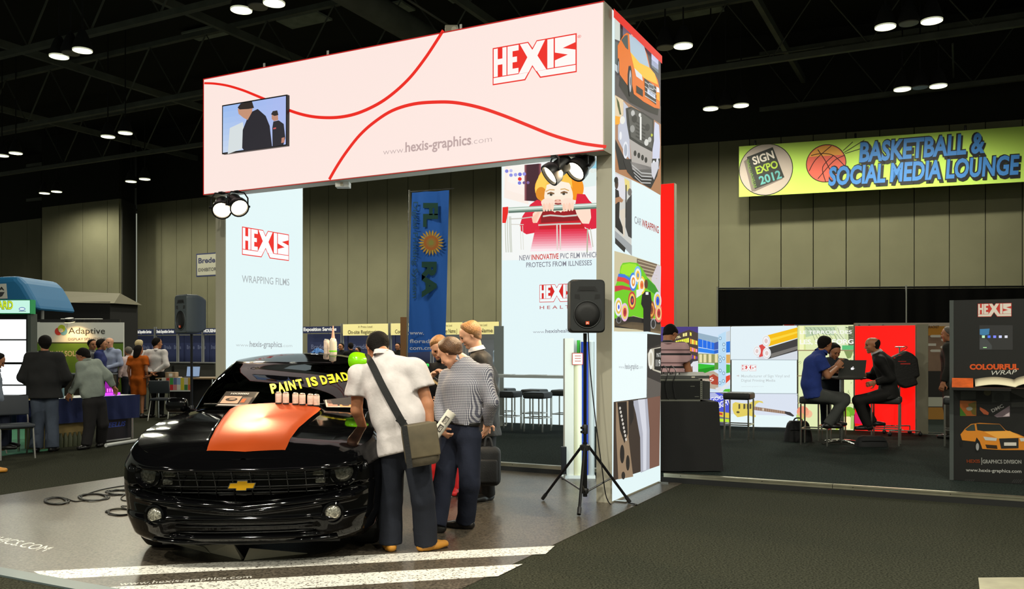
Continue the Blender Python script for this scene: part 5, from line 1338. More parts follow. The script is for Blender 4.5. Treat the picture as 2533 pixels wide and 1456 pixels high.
# ---- film roll rack
rk = thing('roll_rack', gr(1433, 1183), 'white rack holding upright rolls of coloured film behind the speaker stand', 'rack')
rb = gr(1433, 1183)
def rkp(u): return V(((u - CX) / FPX * rb.y, rb.y, 0))
MB().box(rkp(1397).x, rb.y - .02, .0, rkp(1419).x, rb.y + .3, 1.64).build('side_panel', mat('rack_cream', (214, 212, 200), .5), rk)
MB().box(rkp(1397).x, rb.y + .25, .0, rkp(1472).x, rb.y + .3, 1.62).build('back_panel', M_white, rk)
MB().box(rkp(1397).x, rb.y - .05, .0, rkp(1472).x, rb.y + .3, .04).build('base', M_white, rk)
for (u, r, cc, z, nm_) in ((1430, .052, (226, 224, 190), 1.46, 'cream roll'), (1446, .042, (30, 70, 190), 1.6, 'blue roll'), (1433, .02, (60, 190, 50), 1.62, 'green roll'), (1463, .04, (176, 180, 178), 1.6, 'grey roll')):
    y_ = rb.y + (.03 if nm_ != 'green roll' else .12)
    MB().lathe(V((rkp(u).x, y_, .04)), UP, [(r, 0), (r, z - .04), (r * .55, z - .04), (r * .55, z - .09)], 20).build('film_roll', mat('film_' + nm_.replace(' ', '_'), cc, .3), rk, smooth=40, label=nm_)
MB().box(rkp(1415).x, rb.y - .035, 1.33, rkp(1441).x, rb.y - .028, 1.47).build('label_card', mat('label_card', (226, 220, 210), .5), rk)
sk = Sheet(V((rkp(1415).x, rb.y - .0355, 1.33)), V((1, 0, 0)), UP, V((0, -1, 0)), .0006)
for (x0, y0, x1, y1) in ((0, 0, .125, .007), (0, .133, .125, .14), (0, 0, .006, .14), (.119, 0, .125, .14)): sk.rect(x0, y0, x1, y1, (190, 40, 30), 1)
for k in range(3): sk.rect(.03, .04 + .03 * k, .1, .05 + .03 * k, (190, 110, 100), 1)
sk.build('label_print', P_D, rk)
bp = thing('black_post', gr(1392, 1200), 'short black post on a castor left of the roll rack', 'post')
g_ = gr(1395, 1186); MB().box(g_.x - .03, g_.y, .06, g_.x + .03, g_.y + .06, .38).build('post', M_blackm, bp); MB().lathe(g_ + V((-.03, .0, .035)), V((1, 0, 0)), [(.035, 0), (.035, .025)], 14).build('castor', M_chrome, bp); MB().box(g_.x - .035, g_.y - .01, .05, g_.x + .035, g_.y + .07, .065).build('castor_fork', M_chrome, bp)

# ---- loudspeakers on tripods
M_spk = mat('speaker_shell', (38, 40, 41), .5, bump=(200, .1)); M_grl = mat('speaker_grille', (16, 16, 17), .6, noise=(260, .7))
def speaker(p, rz, label, light=False):
    shell_m = mat('speaker_shell_grey', (70, 78, 82), .5) if light else M_spk
    t = thing('loudspeaker', p, label, 'loudspeaker', 'loudspeakers on tripods', rz)
    w, h, d = .17, .25, .16
    mb = MB(False); P = []
    for (y, f) in ((-.15, .94), (-.135, 1.0), (.0, 1.0), (.09, .8), (.15, .55)):
        row = []
        for (sx, sy, a0) in ((1, 1, 0), (-1, 1, 90), (-1, -1, 180), (1, -1, 270)):
            for k in range(5):
                a = math.radians(a0 + 90 * k / 4); r = .04
                row.append(V(((sx * (w - r) + r * math.cos(a)) * f, y, h + (sy * (h - r) + r * math.sin(a)) * (f if y < 0 else .5 + f / 2))))
        row.append(row[0]); P.append(row)
    mb.grid(P); n_ = len(P[0]); mb.f.append(tuple(range(n_ - 1))); mb.mi.append(0); L0 = n_ * (len(P) - 1); mb.f.append(tuple(reversed(range(L0, L0 + n_ - 1)))); mb.mi.append(0)
    o = mb.build('cabinet', shell_m, t, smooth=40)
    MB(False).lathe((0, -.148, .17), (0, -1, 0), [(.13, -.004), (.133, .006), (.122, .008), (.12, .002)], 32, cap=False).build('woofer_ring', shell_m, t, smooth=True)
    MB(False).lathe((0, -.148, .17), (0, -1, 0), [(.12, 0), (.119, .004), (.06, .012), (.01, .014)], 32).build('woofer_grille', M_grl, t, smooth=True)
    MB(False).prism([(-.10, 0), (.10, 0), (.075, .05), (-.075, .05)], (0, -.147, .385), (1, 0, 0), (0, 0, 1), (0, -1, 0), .004).build('horn', M_blackp, t)
    MB(False).prism([(-.07, .012), (.07, .012), (.05, .038), (-.05, .038)], (0, -.1515, .385), (1, 0, 0), (0, 0, 1), (0, -1, 0), .003).build('tweeter', M_grl, t)
    for sx in (-1, 1):
        MB(False).prism([(0, 0), (.055 * sx, .01), (.055 * sx, .05), (.01 * sx, .05)], (sx * .065, -.147, .31), (1, 0, 0), (0, 0, 1), (0, -1, 0), .004).build('port', M_blackp, t)
    MB(False).box(-.017, -.166, .075, .017, -.157, .105).build('maker_badge', mat('orange_badge', (226, 76, 24), .4), t)
    sj = Sheet(t.location + Matrix.Rotation(rz, 3, 'Z') @ V((-.017, -.1665, .075)), Matrix.Rotation(rz, 3, 'Z') @ V((1, 0, 0)), UP, Matrix.Rotation(rz, 3, 'Z') @ V((0, -1, 0)), .0006); sj.text('JBL', .003, .009, .014, (250, 240, 230), 1, .027, .02); sj.build('badge_print', P_D, t)
    return t
def tripod(base, feet, top, hub_z, label):
    base = V(base); t = thing('speaker_stand', base, label, 'stand', 'tripod speaker stands')
    MB().cyl(base + UP * .1, base + UP * .62, .021, 14).build('outer_tube', M_blackm, t, smooth=40); MB().cyl(base + UP * .62, base + UP * (top - .07), .0165, 14).build('inner_pole', M_blackm, t, smooth=40); MB().cyl(base + UP * (top - .07), base + UP * (top - .003), .018, 14).build('pole_socket', M_blackp, t, smooth=40)
    MB().lathe(base + UP * (hub_z - .03), UP, [(.035, 0), (.05, .01), (.05, .05), (.03, .06)], 16).build('hub', M_blackp, t, smooth=40)
    MB().lathe(base + UP * .13, UP, [(.03, 0), (.034, .01), (.034, .04), (.028, .05)], 14).build('lower_collar', M_blackp, t, smooth=40)
    for z in (.72, .76): MB().cyl(base + UP * z, base + UP * z + V((-.04, -.03, 0)), .012, 8).build('clamp_knob', M_blackp, t)
    MB().lathe(base + UP * .70, UP, [(.024, 0), (.026, .01), (.026, .08), (.02, .09)], 14).build('clamp', M_blackp, t, smooth=40)
    for f in feet:
        f = V(f); d = (f - base); d.z = 0; dn = d.normalized(); a = base + dn * .045 + UP * hub_z; b = f + UP * .02
        MB().tube([a, b], .014, 8).build('leg', M_blackm, t, smooth=40)
        MB().tube([b + (a - b).normalized() * .07, b], .019, 8).build('rubber_foot', M_blackp, t)
        MB().tube([base + dn * .03 + UP * .15, a + (b - a) * .55], .009, 6).build('brace', M_blackm, t)
    return t
sb = V((.70, 8.37, 0)); sz = 1.667
tripod(sb, [gr(1342, 1238), gr(1432, 1277), gr(1558, 1246)], sz, .57, 'black tripod speaker stand in front of the grey pillar')
speaker(sb + UP * sz, .06, 'black loudspeaker on the tripod in front of the grey pillar')
sl = at(474, 825, 11.3); slz = sl.z; sl.z = 0
tripod(sl, [sl + V((-.42, -.2, 0)), sl + V((.3, -.35, 0)), sl + V((.05, .48, 0))], slz, .57, 'black tripod speaker stand left of the white tower, behind the car')
speaker(sl + UP * slz, -.75, 'grey loudspeaker left of the white tower, turned to the left', True)
cb1 = MB().tube(smooth_curve([tuple(sb + V((.03, .02, 1.7))), tuple(sb + V((.06, .0, 1.2))), tuple(sb + V((.16, .02, .4))), tuple(sb + V((.25, .1, .012))), tuple(sb + V((.5, .05, .012))), tuple(B(.15, .05, .012))], 8), .006, 6).build('speaker_cable', M_blackp, None, smooth=True)
tag(cb1, 'thin black cable hanging beside the front speaker stand', 'cable')

# ---- cable heaps on the vinyl
def cable(pts, label, r=.006):
    pp_ = smooth_curve([(p.x, p.y, max(p.z, r + .006)) for p in pts], 6); tag(MB().tube(pp_, r, 5).build('cable', mat('black_cable', (24, 24, 22), .5), None, smooth=True), label, 'cable', 'loose cables on the vinyl floor')
def coil(u0, u1, v0, v1, turns, seed, extra):
    R = random.Random(seed); out = []
    for i in range(turns * 10):
        a = 2 * math.pi * i / 10; f = R.uniform(.75, 1.05); k = i / (turns * 10)
        out.append(gr((u0 + u1) / 2 + (u1 - u0) / 2 * math.cos(a) * f, (v0 + v1) / 2 + (v1 - v0) / 2 * math.sin(a) * f, .008 + .012 * (i % 7) / 7))
    return out + [gr(*e, .008) for e in extra]
cable(coil(108, 170, 1229, 1247, 5, 1, [(185, 1240), (205, 1238), (225, 1236)]), 'coiled black cable heap furthest left on the vinyl')
cable(coil(195, 270, 1220, 1238, 4, 2, [(285, 1225), (310, 1222), (334, 1224)]), 'middle coiled black cable heap on the vinyl')
cable(coil(262, 332, 1211, 1222, 4, 3, [(300, 1230), (306, 1238), (332, 1239)]), 'coiled black cable heap touching the car side')
cable(coil(262, 333, 1257, 1274, 3, 4, [(300, 1252), (336, 1254)]), 'lowest coiled black cable heap nearest the car nose')
cable([gr(200, 1228, .008), gr(240, 1214, .008), gr(290, 1204, .008), gr(345, 1198, .008)], 'single thin cable running behind the heaps to the car')

# ---- DJ table, rack case, mixer
dj = thing('draped_table', gr(1712, 1168, PZ), 'table under a floor-length black cloth right of the collage tower', 'table')
d0 = gr(1785, 1166, PZ); y0 = d0.y; xr, xl = d0.x, 1.28; yb_ = y0 + .62; zt_ = .905
P = []
per = [(xl, y0), (xr - .04, y0), (xr - .03, yb_), (xl, yb_)]
pts = []
for (a, b) in zip(per, per[1:]):
    for k in range(14): pts.append((a[0] + (b[0] - a[0]) * k / 14, a[1] + (b[1] - a[1]) * k / 14))
pts.append(per[-1])
for i, (x, y) in enumerate(pts):
    cxm, cym = (xl + xr) / 2, (y0 + yb_) / 2; d = V((x - cxm, y - cym, 0)).normalized(); o = .018 * math.sin(i * 1.9)
    P.append([V((x, y, zt_)), V((x, y, zt_ - .02)) + d * .008, V((x, y, zt_ * .55)) + d * (.02 + o * .6), V((x, y, PZ + .01)) + d * (.045 + o)])
mb = MB(); mb.grid(P); mb.add([(xl, y0, zt_), (xr - .04, y0, zt_), (xr - .03, yb_, zt_), (xl, yb_, zt_)], [(0, 1, 2, 3)]); mb.build('tablecloth', mat('black_table_cloth', (17, 17, 17), .9, bump=(50, .3)), dj, smooth=50)
MB().box(xl + .05, y0 + .05, PZ, xl + .09, yb_ - .05, zt_ - .02).build('leg', M_blackm, dj); MB().box(xr - .14, y0 + .05, PZ, xr - .1, yb_ - .05, zt_ - .02).build('leg', M_blackm, dj)
rc_ = thing('rack_case', V((1.85, 10.3, zt_ + .002)), 'grey equipment rack case with a black front on the draped table', 'equipment case')
x0_, x1_ = 1.45, at(1735, 960, 10.2).x; z0_, z1_ = zt_ + .004, zt_ + .262; x2_ = x1_ + .10
MB().rbox(((x0_ + x1_) / 2, 10.36, (z0_ + z1_) / 2), (x1_ - x0_) / 2, .2, (z1_ - z0_) / 2, .025, 3).build('case', mat('case_grey', (58, 60, 58), .5), rc_, smooth=40)
for (a, b, c_, d_) in ((x0_, z0_, x1_, z0_ + .018), (x0_, z1_ - .02, x1_, z1_), (x1_ - .025, z0_, x1_, z1_)): MB().box(a, 10.148, b, c_, 10.158, d_).build('trim', M_chrome, rc_)
MB().box(x0_ + .01, 10.15, z0_ + .03, x1_ - .03, 10.16, z1_ - .03).build('front_unit', mat('rack_front', (14, 14, 15), .35), rc_)
for (a, b) in ((.14, .17), (.09, .05)): MB().box(x1_ - a, 10.144, z0_ + b, x1_ - a + .05, 10.15, z0_ + b + .006).build('handle', M_chrome, rc_)
for k in range(9): MB().lathe((x1_ - .012, 10.147, z0_ + .03 + k * .024), (0, -1, 0), [(.005, 0), (.005, .003)], 8).build('rivet', M_blackm, rc_)
MB().box(x1_ + .0, 10.2, z0_ + .02, x2_, 10.5, z1_ - .03).build('side_unit', mat('case_dark', (40, 42, 40), .5), rc_)
mx_ = thing('mixer', V((1.85, 10.33, z1_ + .003)), 'flat grey audio mixer with knobs on the rack case', 'mixer')
MB().prism([(0, 0), (.34, 0), (.34, .07), (0, .035)], (x0_ + .03, 10.18, z1_ + .003), (0, 1, 0), (0, 0, 1), (1, 0, 0), x2_ - x0_ - .04).build('body', mat('mixer_grey', (66, 68, 66), .5), mx_)
for k in range(14): MB().lathe((x0_ + .07 + .035 * k, 10.24 + .06 * (k % 3), z1_ + .045 + .006 * (k % 3)), UP, [(.007, 0), (.005, .02)], 8).build('knob', M_blackp if k % 3 else M_white, mx_)
MB().box(x1_ - .12, 10.176, z1_ + .012, x1_ - .08, 10.1798, z1_ + .03).build('display', M_frame, mx_)
for k in range(5):
    a = V((x0_ + .06 + .09 * k, 10.42, z1_ + .06)); tag(MB().tube(smooth_curve([tuple(a), tuple(a + V((.01, -.1, .09))), tuple(a + V((.03, -.29, .02))), tuple(a + V((.0, -.30, -.12))), tuple(a + V((.03, -.31, -.3)))], 6), .005, 5).build('audio_cable', M_blackp, None, smooth=True), ['audio cable drooping over the mixer, nearest the collage tower', 'second audio cable from the collage tower over the mixer', 'middle audio cable drooping over the mixer', 'fourth audio cable drooping over the mixer', 'audio cable drooping at the right of the mixer'][k], 'cable', 'audio cables over the mixer')

# ---- meeting table, laptop, bags
mtp = gr(2082, 1097, PZ)
tbz = 1.10
mt = thing('bar_table', mtp, 'round dark bar table with chrome cross base between the seated men', 'table')
MB().lathe(V((mtp.x, mtp.y, tbz - .03)), UP, [(.33, 0), (.35, .008), (.35, .026), (.34, .03)], 36).build('tabletop', mat('dark_tabletop', (50, 44, 40), .3), mt, smooth=40)
MB().cyl(V((mtp.x, mtp.y, PZ + .02)), V((mtp.x, mtp.y, tbz - .03)), .033, 18).build('column', M_chrome, mt, smooth=40)
for k in range(4):
    a = math.radians(20 + 90 * k); d = V((math.cos(a), math.sin(a), 0)); c = V((mtp.x, mtp.y, PZ)); MB().tube([c + UP * .05, c + d * .15 + UP * .04, c + d * .36 + UP * .012], [.022, .018, .012], 8).build('foot', M_chrome, mt, smooth=40)
la, lb_ = at(2076, 934, 12.75), at(2142, 934, 12.75)
lp = thing('laptop', V(((la.x + lb_.x) / 2, 12.85, tbz)), 'open silver-grey laptop seen from behind on the bar table', 'laptop')
lc = V(((la.x + lb_.x) / 2, 12.80, tbz + .002)); hw = (lb_.x - la.x) / 2
M_lap = mat('laptop_aluminium', (120, 120, 116), .35, metal=.7)
MB().box(lc.x - hw, lc.y, lc.z, lc.x + hw, lc.y + .27, lc.z + .014).build('base', M_lap, lp)
lid = MB().obox(lc + V((0, -.035, .13)), (hw, 0, 0), V((0, .004, -.001)), V((0, -.035, .125))).build('lid', M_lap, lp)
ap = lc + V((0, -.041, .13)); sa = Sheet(ap, V((1, 0, 0)), V((0, -.27, .963)), V((0, -.963, -.27)), .001)
sa.ell(-.009, 0, .014, .018, (250, 250, 250), 1, 16); sa.ell(.009, 0, .014, .018, (250, 250, 250), 1.2, 16); sa.ell(.006, .027, .005, .009, (250, 250, 250), 1.4, 12, -.6); sa.ell(.028, .003, .009, .010, (120, 120, 116), 2, 12); sa.build('lid_emblem', print_mat('lit_emblem', 1.0), lid)
M_bag = mat('black_nylon', (19, 19, 20), .8, bump=(80, .3))
def bag(p, hx, hy, hz, label, name='bag', M=None, handle=True):
    t = thing(name, p, label, 'bag'); p = V(p); P = []
    for k in range(9):
        z = hz * 2 * k / 8; f = 1 - .28 * (k / 8) ** 2 if k < 8 else .62; fy = 1 - .5 * (k / 8) ** 1.5
        row = []
        for j in range(21):
            a = 2 * math.pi * j / 20; c_, s_ = math.cos(a), math.sin(a); row.append(p + V((hx * f * math.copysign(abs(c_) ** .5, c_), hy * fy * math.copysign(abs(s_) ** .5, s_), z)))
        P.append(row)
    mb = MB(); mb.grid(P); b0 = len(mb.v) - 21; mb.f.append(tuple(range(b0, b0 + 20))); mb.mi.append(0); mb.f.append(tuple(reversed(range(0, 20)))); mb.mi.append(0)
    mb.build('body', M_bag, t, smooth=50)
    if handle: MB().tube(smooth_curve([tuple(p + V((-hx * .35, 0, hz * 1.95))), tuple(p + V((-hx * .2, 0, hz * 2.25))), tuple(p + V((hx * .2, 0, hz * 2.25))), tuple(p + V((hx * .35, 0, hz * 1.95)))], 5), .011, 6).build('handle', M_bag, t, smooth=True)
    MB().tube([p + V((-hx * .8, -hy * .93, hz * 1.2)), p + V((hx * .8, -hy * .93, hz * 1.2))], .006, 5).build('zip', M_blackp, t)
    return t
bag(gr(1974, 1090, PZ), .2, .14, .155, 'upright black bag beside the stool of the man in blue'); bag(gr(2155, 1103, PZ), .23, .12, .075, 'low black bag lying under the seated man in the suit', handle=False)

# ---- garment rack with a dark jacket
gk = V((at(2228, 0, 14.42).x, 14.42, PZ)); gy = gk.y
gt = thing('garment_rack', gk, 'chrome garment rack standing before the red light box', 'garment rack')
def gx(u): return (u - CX) / FPX * gy
MB().tube([(gx(2225), gy, PZ + .1), (gx(2225), gy, at(0, 858, gy).z)], .014, 8).build('post', M_chrome, gt, smooth=40)
MB().tube([(gx(2188), gy - .2, PZ + .09), (gx(2262), gy - .2, PZ + .09)], .012, 8).build('base_bar', M_chrome, gt); MB().tube([(gx(2200), gy + .2, PZ + .14), (gx(2264), gy + .2, PZ + .14)], .012, 8).build('base_bar', M_chrome, gt)
for (u, s_) in ((2188, -1), (2262, -1), (2200, 1), (2264, 1)): MB().ball((gx(u), gy + .2 * s_, PZ + .036), .035, 10, 8).build('castor', M_blackp, gt, smooth=True); MB().tube([(gx(u), gy + .2 * s_, PZ + .05), (gx(u), gy + .2 * s_, PZ + (.09 if s_ < 0 else .14))], .01, 6).build('castor_stem', M_chrome, gt)
MB().tube([(gx(2225), gy - .2, PZ + .09), (gx(2225), gy + .2, PZ + .14)], .012, 8).build('base_bar', M_chrome, gt)
MB().tube([(gx(2214), gy, at(0, 858, gy).z), (gx(2238), gy, at(0, 858, gy).z)], .01, 8).build('top_bar', M_chrome, gt)
jk = thing('jacket', V((gx(2232), gy - .06, .9)), 'black jacket hanging on the garment rack before the red light box', 'jacket')
def jz(v): return at(0, v, gy).z
JP = [(2198, 882), (2215, 874), (2232, 866), (2250, 874), (2262, 886), (2268, 930), (2258, 934), (2264, 950), (2248, 956), (2230, 960), (2214, 952), (2204, 940)]
mb = MB(); mb.prism([(gx(u) - gx(2232), jz(v) - .9) for u, v in JP], V((gx(2232), gy - .03, .9)), V((1, 0, 0)), UP, V((0, -1, 0)), .11); o = mb.build('garment', mat('black_jacket', (28, 26, 24), .5, bump=(30, .3)), jk)
bv = o.modifiers.new('round', 'BEVEL'); bv.width = .035; bv.segments = 3; bv.limit_method = 'NONE'
MB().tube(smooth_curve([(gx(2218), gy - .09, jz(872)), (gx(2232), gy - .09, jz(864)), (gx(2240), gy - .06, jz(858)), (gx(2234), gy - .02, jz(855))], 5), .006, 6).build('hanger', M_chrome, jk)
sj = Sheet(V((gx(2232), gy - .142, .9)), V((1, 0, 0)), UP, V((0, -1, 0)), .001)
for (u, v, w_, h_) in ((2203, 884, .03, .03), (2222, 893, .13, .012), (2230, 899, .16, .02), (2216, 878, .05, .012)): sj.rect(gx(u) - gx(2232) - w_ / 2, jz(v) - .9 - h_ / 2, gx(u) - gx(2232) + w_ / 2, jz(v) - .9 + h_ / 2, (206, 50, 40), 1)
sj.build('red_patches', P_D, jk)

# ---- dark display kiosk at the right edge
kq = gr(2350, 1186, PZ)
kk = thing('display_kiosk', kq + E1 * .6, 'tall dark display board with touch screen and catalogue shelf at the right edge', 'display stand')
KZ = 2.04; kw = 1.25
MB().obox(kq + E1 * kw / 2 + E2 * .06 + UP * ((KZ - PZ) / 2), E1 * kw / 2, E2 * .06, UP * ((KZ - PZ) / 2)).build('board', mat('kiosk_black', (15, 15, 14), .45), kk)
MB().obox(kq + E1 * .015 - E2 * .004 + UP * ((KZ - PZ) / 2), E1 * .02, E2 * .006, UP * ((KZ - PZ) / 2)).build('edge_trim', mat('kiosk_trim', (66, 72, 70), .5), kk)
sK = Sheet(kq - E2 * .001, E1, UP, -E2, .001)
ck = crop(2330, 720, 568 / 203)
def K_(pts, col, L=2): sK.poly([sK.q(*p) for p in ck(*pts)], col, L)
def KE(x, y, rx, ry, col, L=3): K_([(x + rx * math.cos(2 * math.pi * k / 18), y + ry * math.sin(2 * math.pi * k / 18)) for k in range(18)], col, L)
a_ = sK.q(*ck((248, 178))[0]); b_ = sK.q(*ck((482, 180))[0]); d_ = sK.q(*ck((248, 86))[0])
sK.logo(a_[0], a_[1], b_[0] - a_[0], 2, (206, 60, 50), (232, 224, 214), (d_[1] - a_[1]) / (.42 * (b_[0] - a_[0])))
sK.build('printed_logo', P_G, kk)
sK.textpx('COLOURFUL', *ck((192, 540), (532, 540)), 12.5, (206, 84, 34), 3, .05); sK.textpx('WRAP', *ck((345, 580), (520, 572)), 11, (206, 206, 200), 4, .0, .3)
sK.build('printed_title', P_G, kk)
K_([(125, 755), (238, 760), (238, 862), (125, 862)], (176, 96, 40), 2); K_([(125, 800), (170, 860), (125, 862)], (70, 120, 40), 3); K_([(180, 780), (236, 762), (236, 860), (210, 850)], (110, 96, 40), 3); KE(190, 812, 22, 14, (150, 150, 140), 4)
K_([(262, 800), (300, 820), (325, 840), (320, 856), (290, 850), (262, 820)], (190, 96, 60), 2); K_([(360, 860), (470, 790), (470, 868), (380, 872)], (120, 104, 112), 2); K_([(420, 866), (468, 836), (468, 864)], (206, 190, 196), 3); sK.textpx('DMC', *ck((350, 838), (430, 800)), 8, (170, 166, 164), 4, .02)
K_([(130, 690), (235, 690), (235, 745), (130, 750)], (44, 46, 42), 2); K_([(345, 690), (470, 690), (470, 760), (345, 770)], (50, 52, 50), 2); KE(315, 700, 26, 22, (76, 70, 30), 2); KE(395, 735, 36, 34, (34, 34, 34), 3)
K_([(480, 650), (570, 660), (570, 740), (480, 700)], (70, 66, 64), 2); K_([(480, 770), (570, 765), (570, 800), (480, 800)], (60, 60, 58), 2)
K_([(128, 990), (160, 950), (200, 918), (260, 910), (400, 918), (440, 960), (520, 985), (566, 1005), (640, 1010), (640, 1100), (560, 1098), (420, 1098), (280, 1090), (262, 1040), (240, 1010), (230, 1040), (140, 1030)], (206, 128, 40), 3)
K_([(238, 916), (400, 920), (440, 965), (290, 968), (245, 960)], (40, 44, 42), 4); K_([(160, 955), (200, 925), (225, 918), (232, 965), (175, 965)], (56, 66, 62), 4); K_([(290, 970), (470, 966), (560, 1010), (390, 1020)], (232, 164, 70), 4)
K_([(395, 1018), (530, 1015), (530, 1085), (410, 1088)], (40, 40, 40), 5); K_([(430, 1045), (515, 1045), (515, 1068), (430, 1068)], (206, 200, 190), 6); K_([(285, 1005), (380, 1015), (376, 1035), (300, 1030)], (190, 190, 186), 5); K_([(536, 1015), (640, 1012), (640, 1035), (545, 1038)], (190, 190, 186), 5); K_([(300, 1060), (380, 1065), (385, 1090), (310, 1085)], (50, 36, 24), 5)
KE(246, 1075, 17, 38, (26, 26, 26), 5); KE(246, 1075, 11, 26, (150, 150, 150), 6); KE(134, 1050, 9, 26, (26, 26, 26), 5)
sK.build('printed_photos', P_G, kk)
sK.textpx('HEXIS', *ck((172, 1186), (264, 1186)), 8, (120, 50, 20), 3, .03); sK.textpx('GRAPHICS DIVISION', *ck((282, 1190), (550, 1192)), 9, (150, 150, 146), 3, .02); sK.line([sK.q(*p) for p in ck((275, 1150), (275, 1200))], .006, (150, 150, 146), 3)
sK.build('printed_division', P_G, kk)
sK.textpx('www.hexis-graphics.com', *ck((166, 1246), (550, 1256)), 8, (170, 170, 166), 3, .012)
sK.build('printed_address', P_G, kk)
for x0 in (145, 480):
    for k in range(5): K_([(x0 + 14 * k, 1326), (x0 + 20 + 14 * k, 1300), (x0 + 27 + 14 * k, 1300), (x0 + 7 + 14 * k, 1326)], (52, 52, 52), 2)
    sK.build('printed_hatching', P_G, kk)
sS = Sheet(kq - E2 * .002, E1, UP, -E2, .001)
def KS(pts, col, L=2): sS.poly([sS.q(*p) for p in ck(*pts)], col, L)
KS([(258, 235), (490, 235), (490, 405), (258, 405)], (9, 10, 12), 1); KS([(262, 262), (330, 258), (325, 300), (290, 305), (262, 300)], (40, 110, 150), 2); KS([(262, 325), (310, 330), (345, 375), (345, 402), (262, 402)], (46, 50, 50), 2)
for (x, cc) in ((287, (190, 240, 190)), (326, (70, 110, 240)), (365, (120, 130, 250)), (404, (200, 206, 250)), (444, (220, 220, 230))): KS([(x - 10, 306), (x + 10, 306), (x + 10, 323), (x - 10, 323)], cc, 3)
KS([(285, 386), (310, 386), (310, 392), (285, 392)], (170, 230, 150), 3)
MB().obox(kq + E1 * .0 - E2 * .0, E1 * .001, E2 * .001, UP * .001)
sS.build('touch_screen', P_E, kk)
a_, b_ = V(sK.q(*ck((70, 668))[0])), V(sK.q(*ck((470, 668))[0]))
shz = PZ + a_.y
MB().obox(kq + E1 * ((a_.x + b_.x) / 2) - E2 * .14 + UP * (a_.y), E1 * ((b_.x - a_.x) / 2), E2 * .14, UP * .012).build('shelf', mat('kiosk_shelf', (24, 22, 20), .4), kk)
sO = kq - E2 * .28 + UP * (a_.y + .012)
cf = thing('catalogue', sO + E1 * ((a_.x + b_.x) / 2) + E2 * .1, 'open cream catalogue lying on the kiosk shelf', 'catalogue')
P = []
for i in range(25):
    f = i / 24; x = a_.x + .22 + f * .72; z = .012 + .05 * (abs(math.sin(math.pi * min(1, f * 2))) * .5 if f < .5 else math.sin(math.pi * (f - .5) * 2) ** .7)
    P.append([sO + E1 * x + E2 * y + UP * (z + y * .28) for y in (.0, .24)])
mb = MB(); mb.grid(P); o = mb.build('pages', mat('cream_paper', (232, 222, 190), .6), cf, smooth=True); sm = o.modifiers.new('thick', 'SOLIDIFY'); sm.thickness = .01; sm.offset = -1
MB().obox(sO + E1 * (a_.x + .58) + E2 * .12 + UP * .006, E1 * .38, E2 * .11, UP * .004).build('cover', mat('catalogue_cover', (60, 40, 34), .4), cf)
lf = thing('leaflet', sO + E1 * (a_.x + .12) + E2 * .13, 'orange printed leaflet at the left of the kiosk shelf', 'leaflet')
MB().obox(sO + E1 * (a_.x + .1) + E2 * .13 + UP * .05, E1 * .1, V((E2.x * .1, E2.y * .1, .045)), V((0, 0, .002))).build('paper', mat('orange_leaflet', (206, 92, 36), .5, noise=(10, .3)), lf)
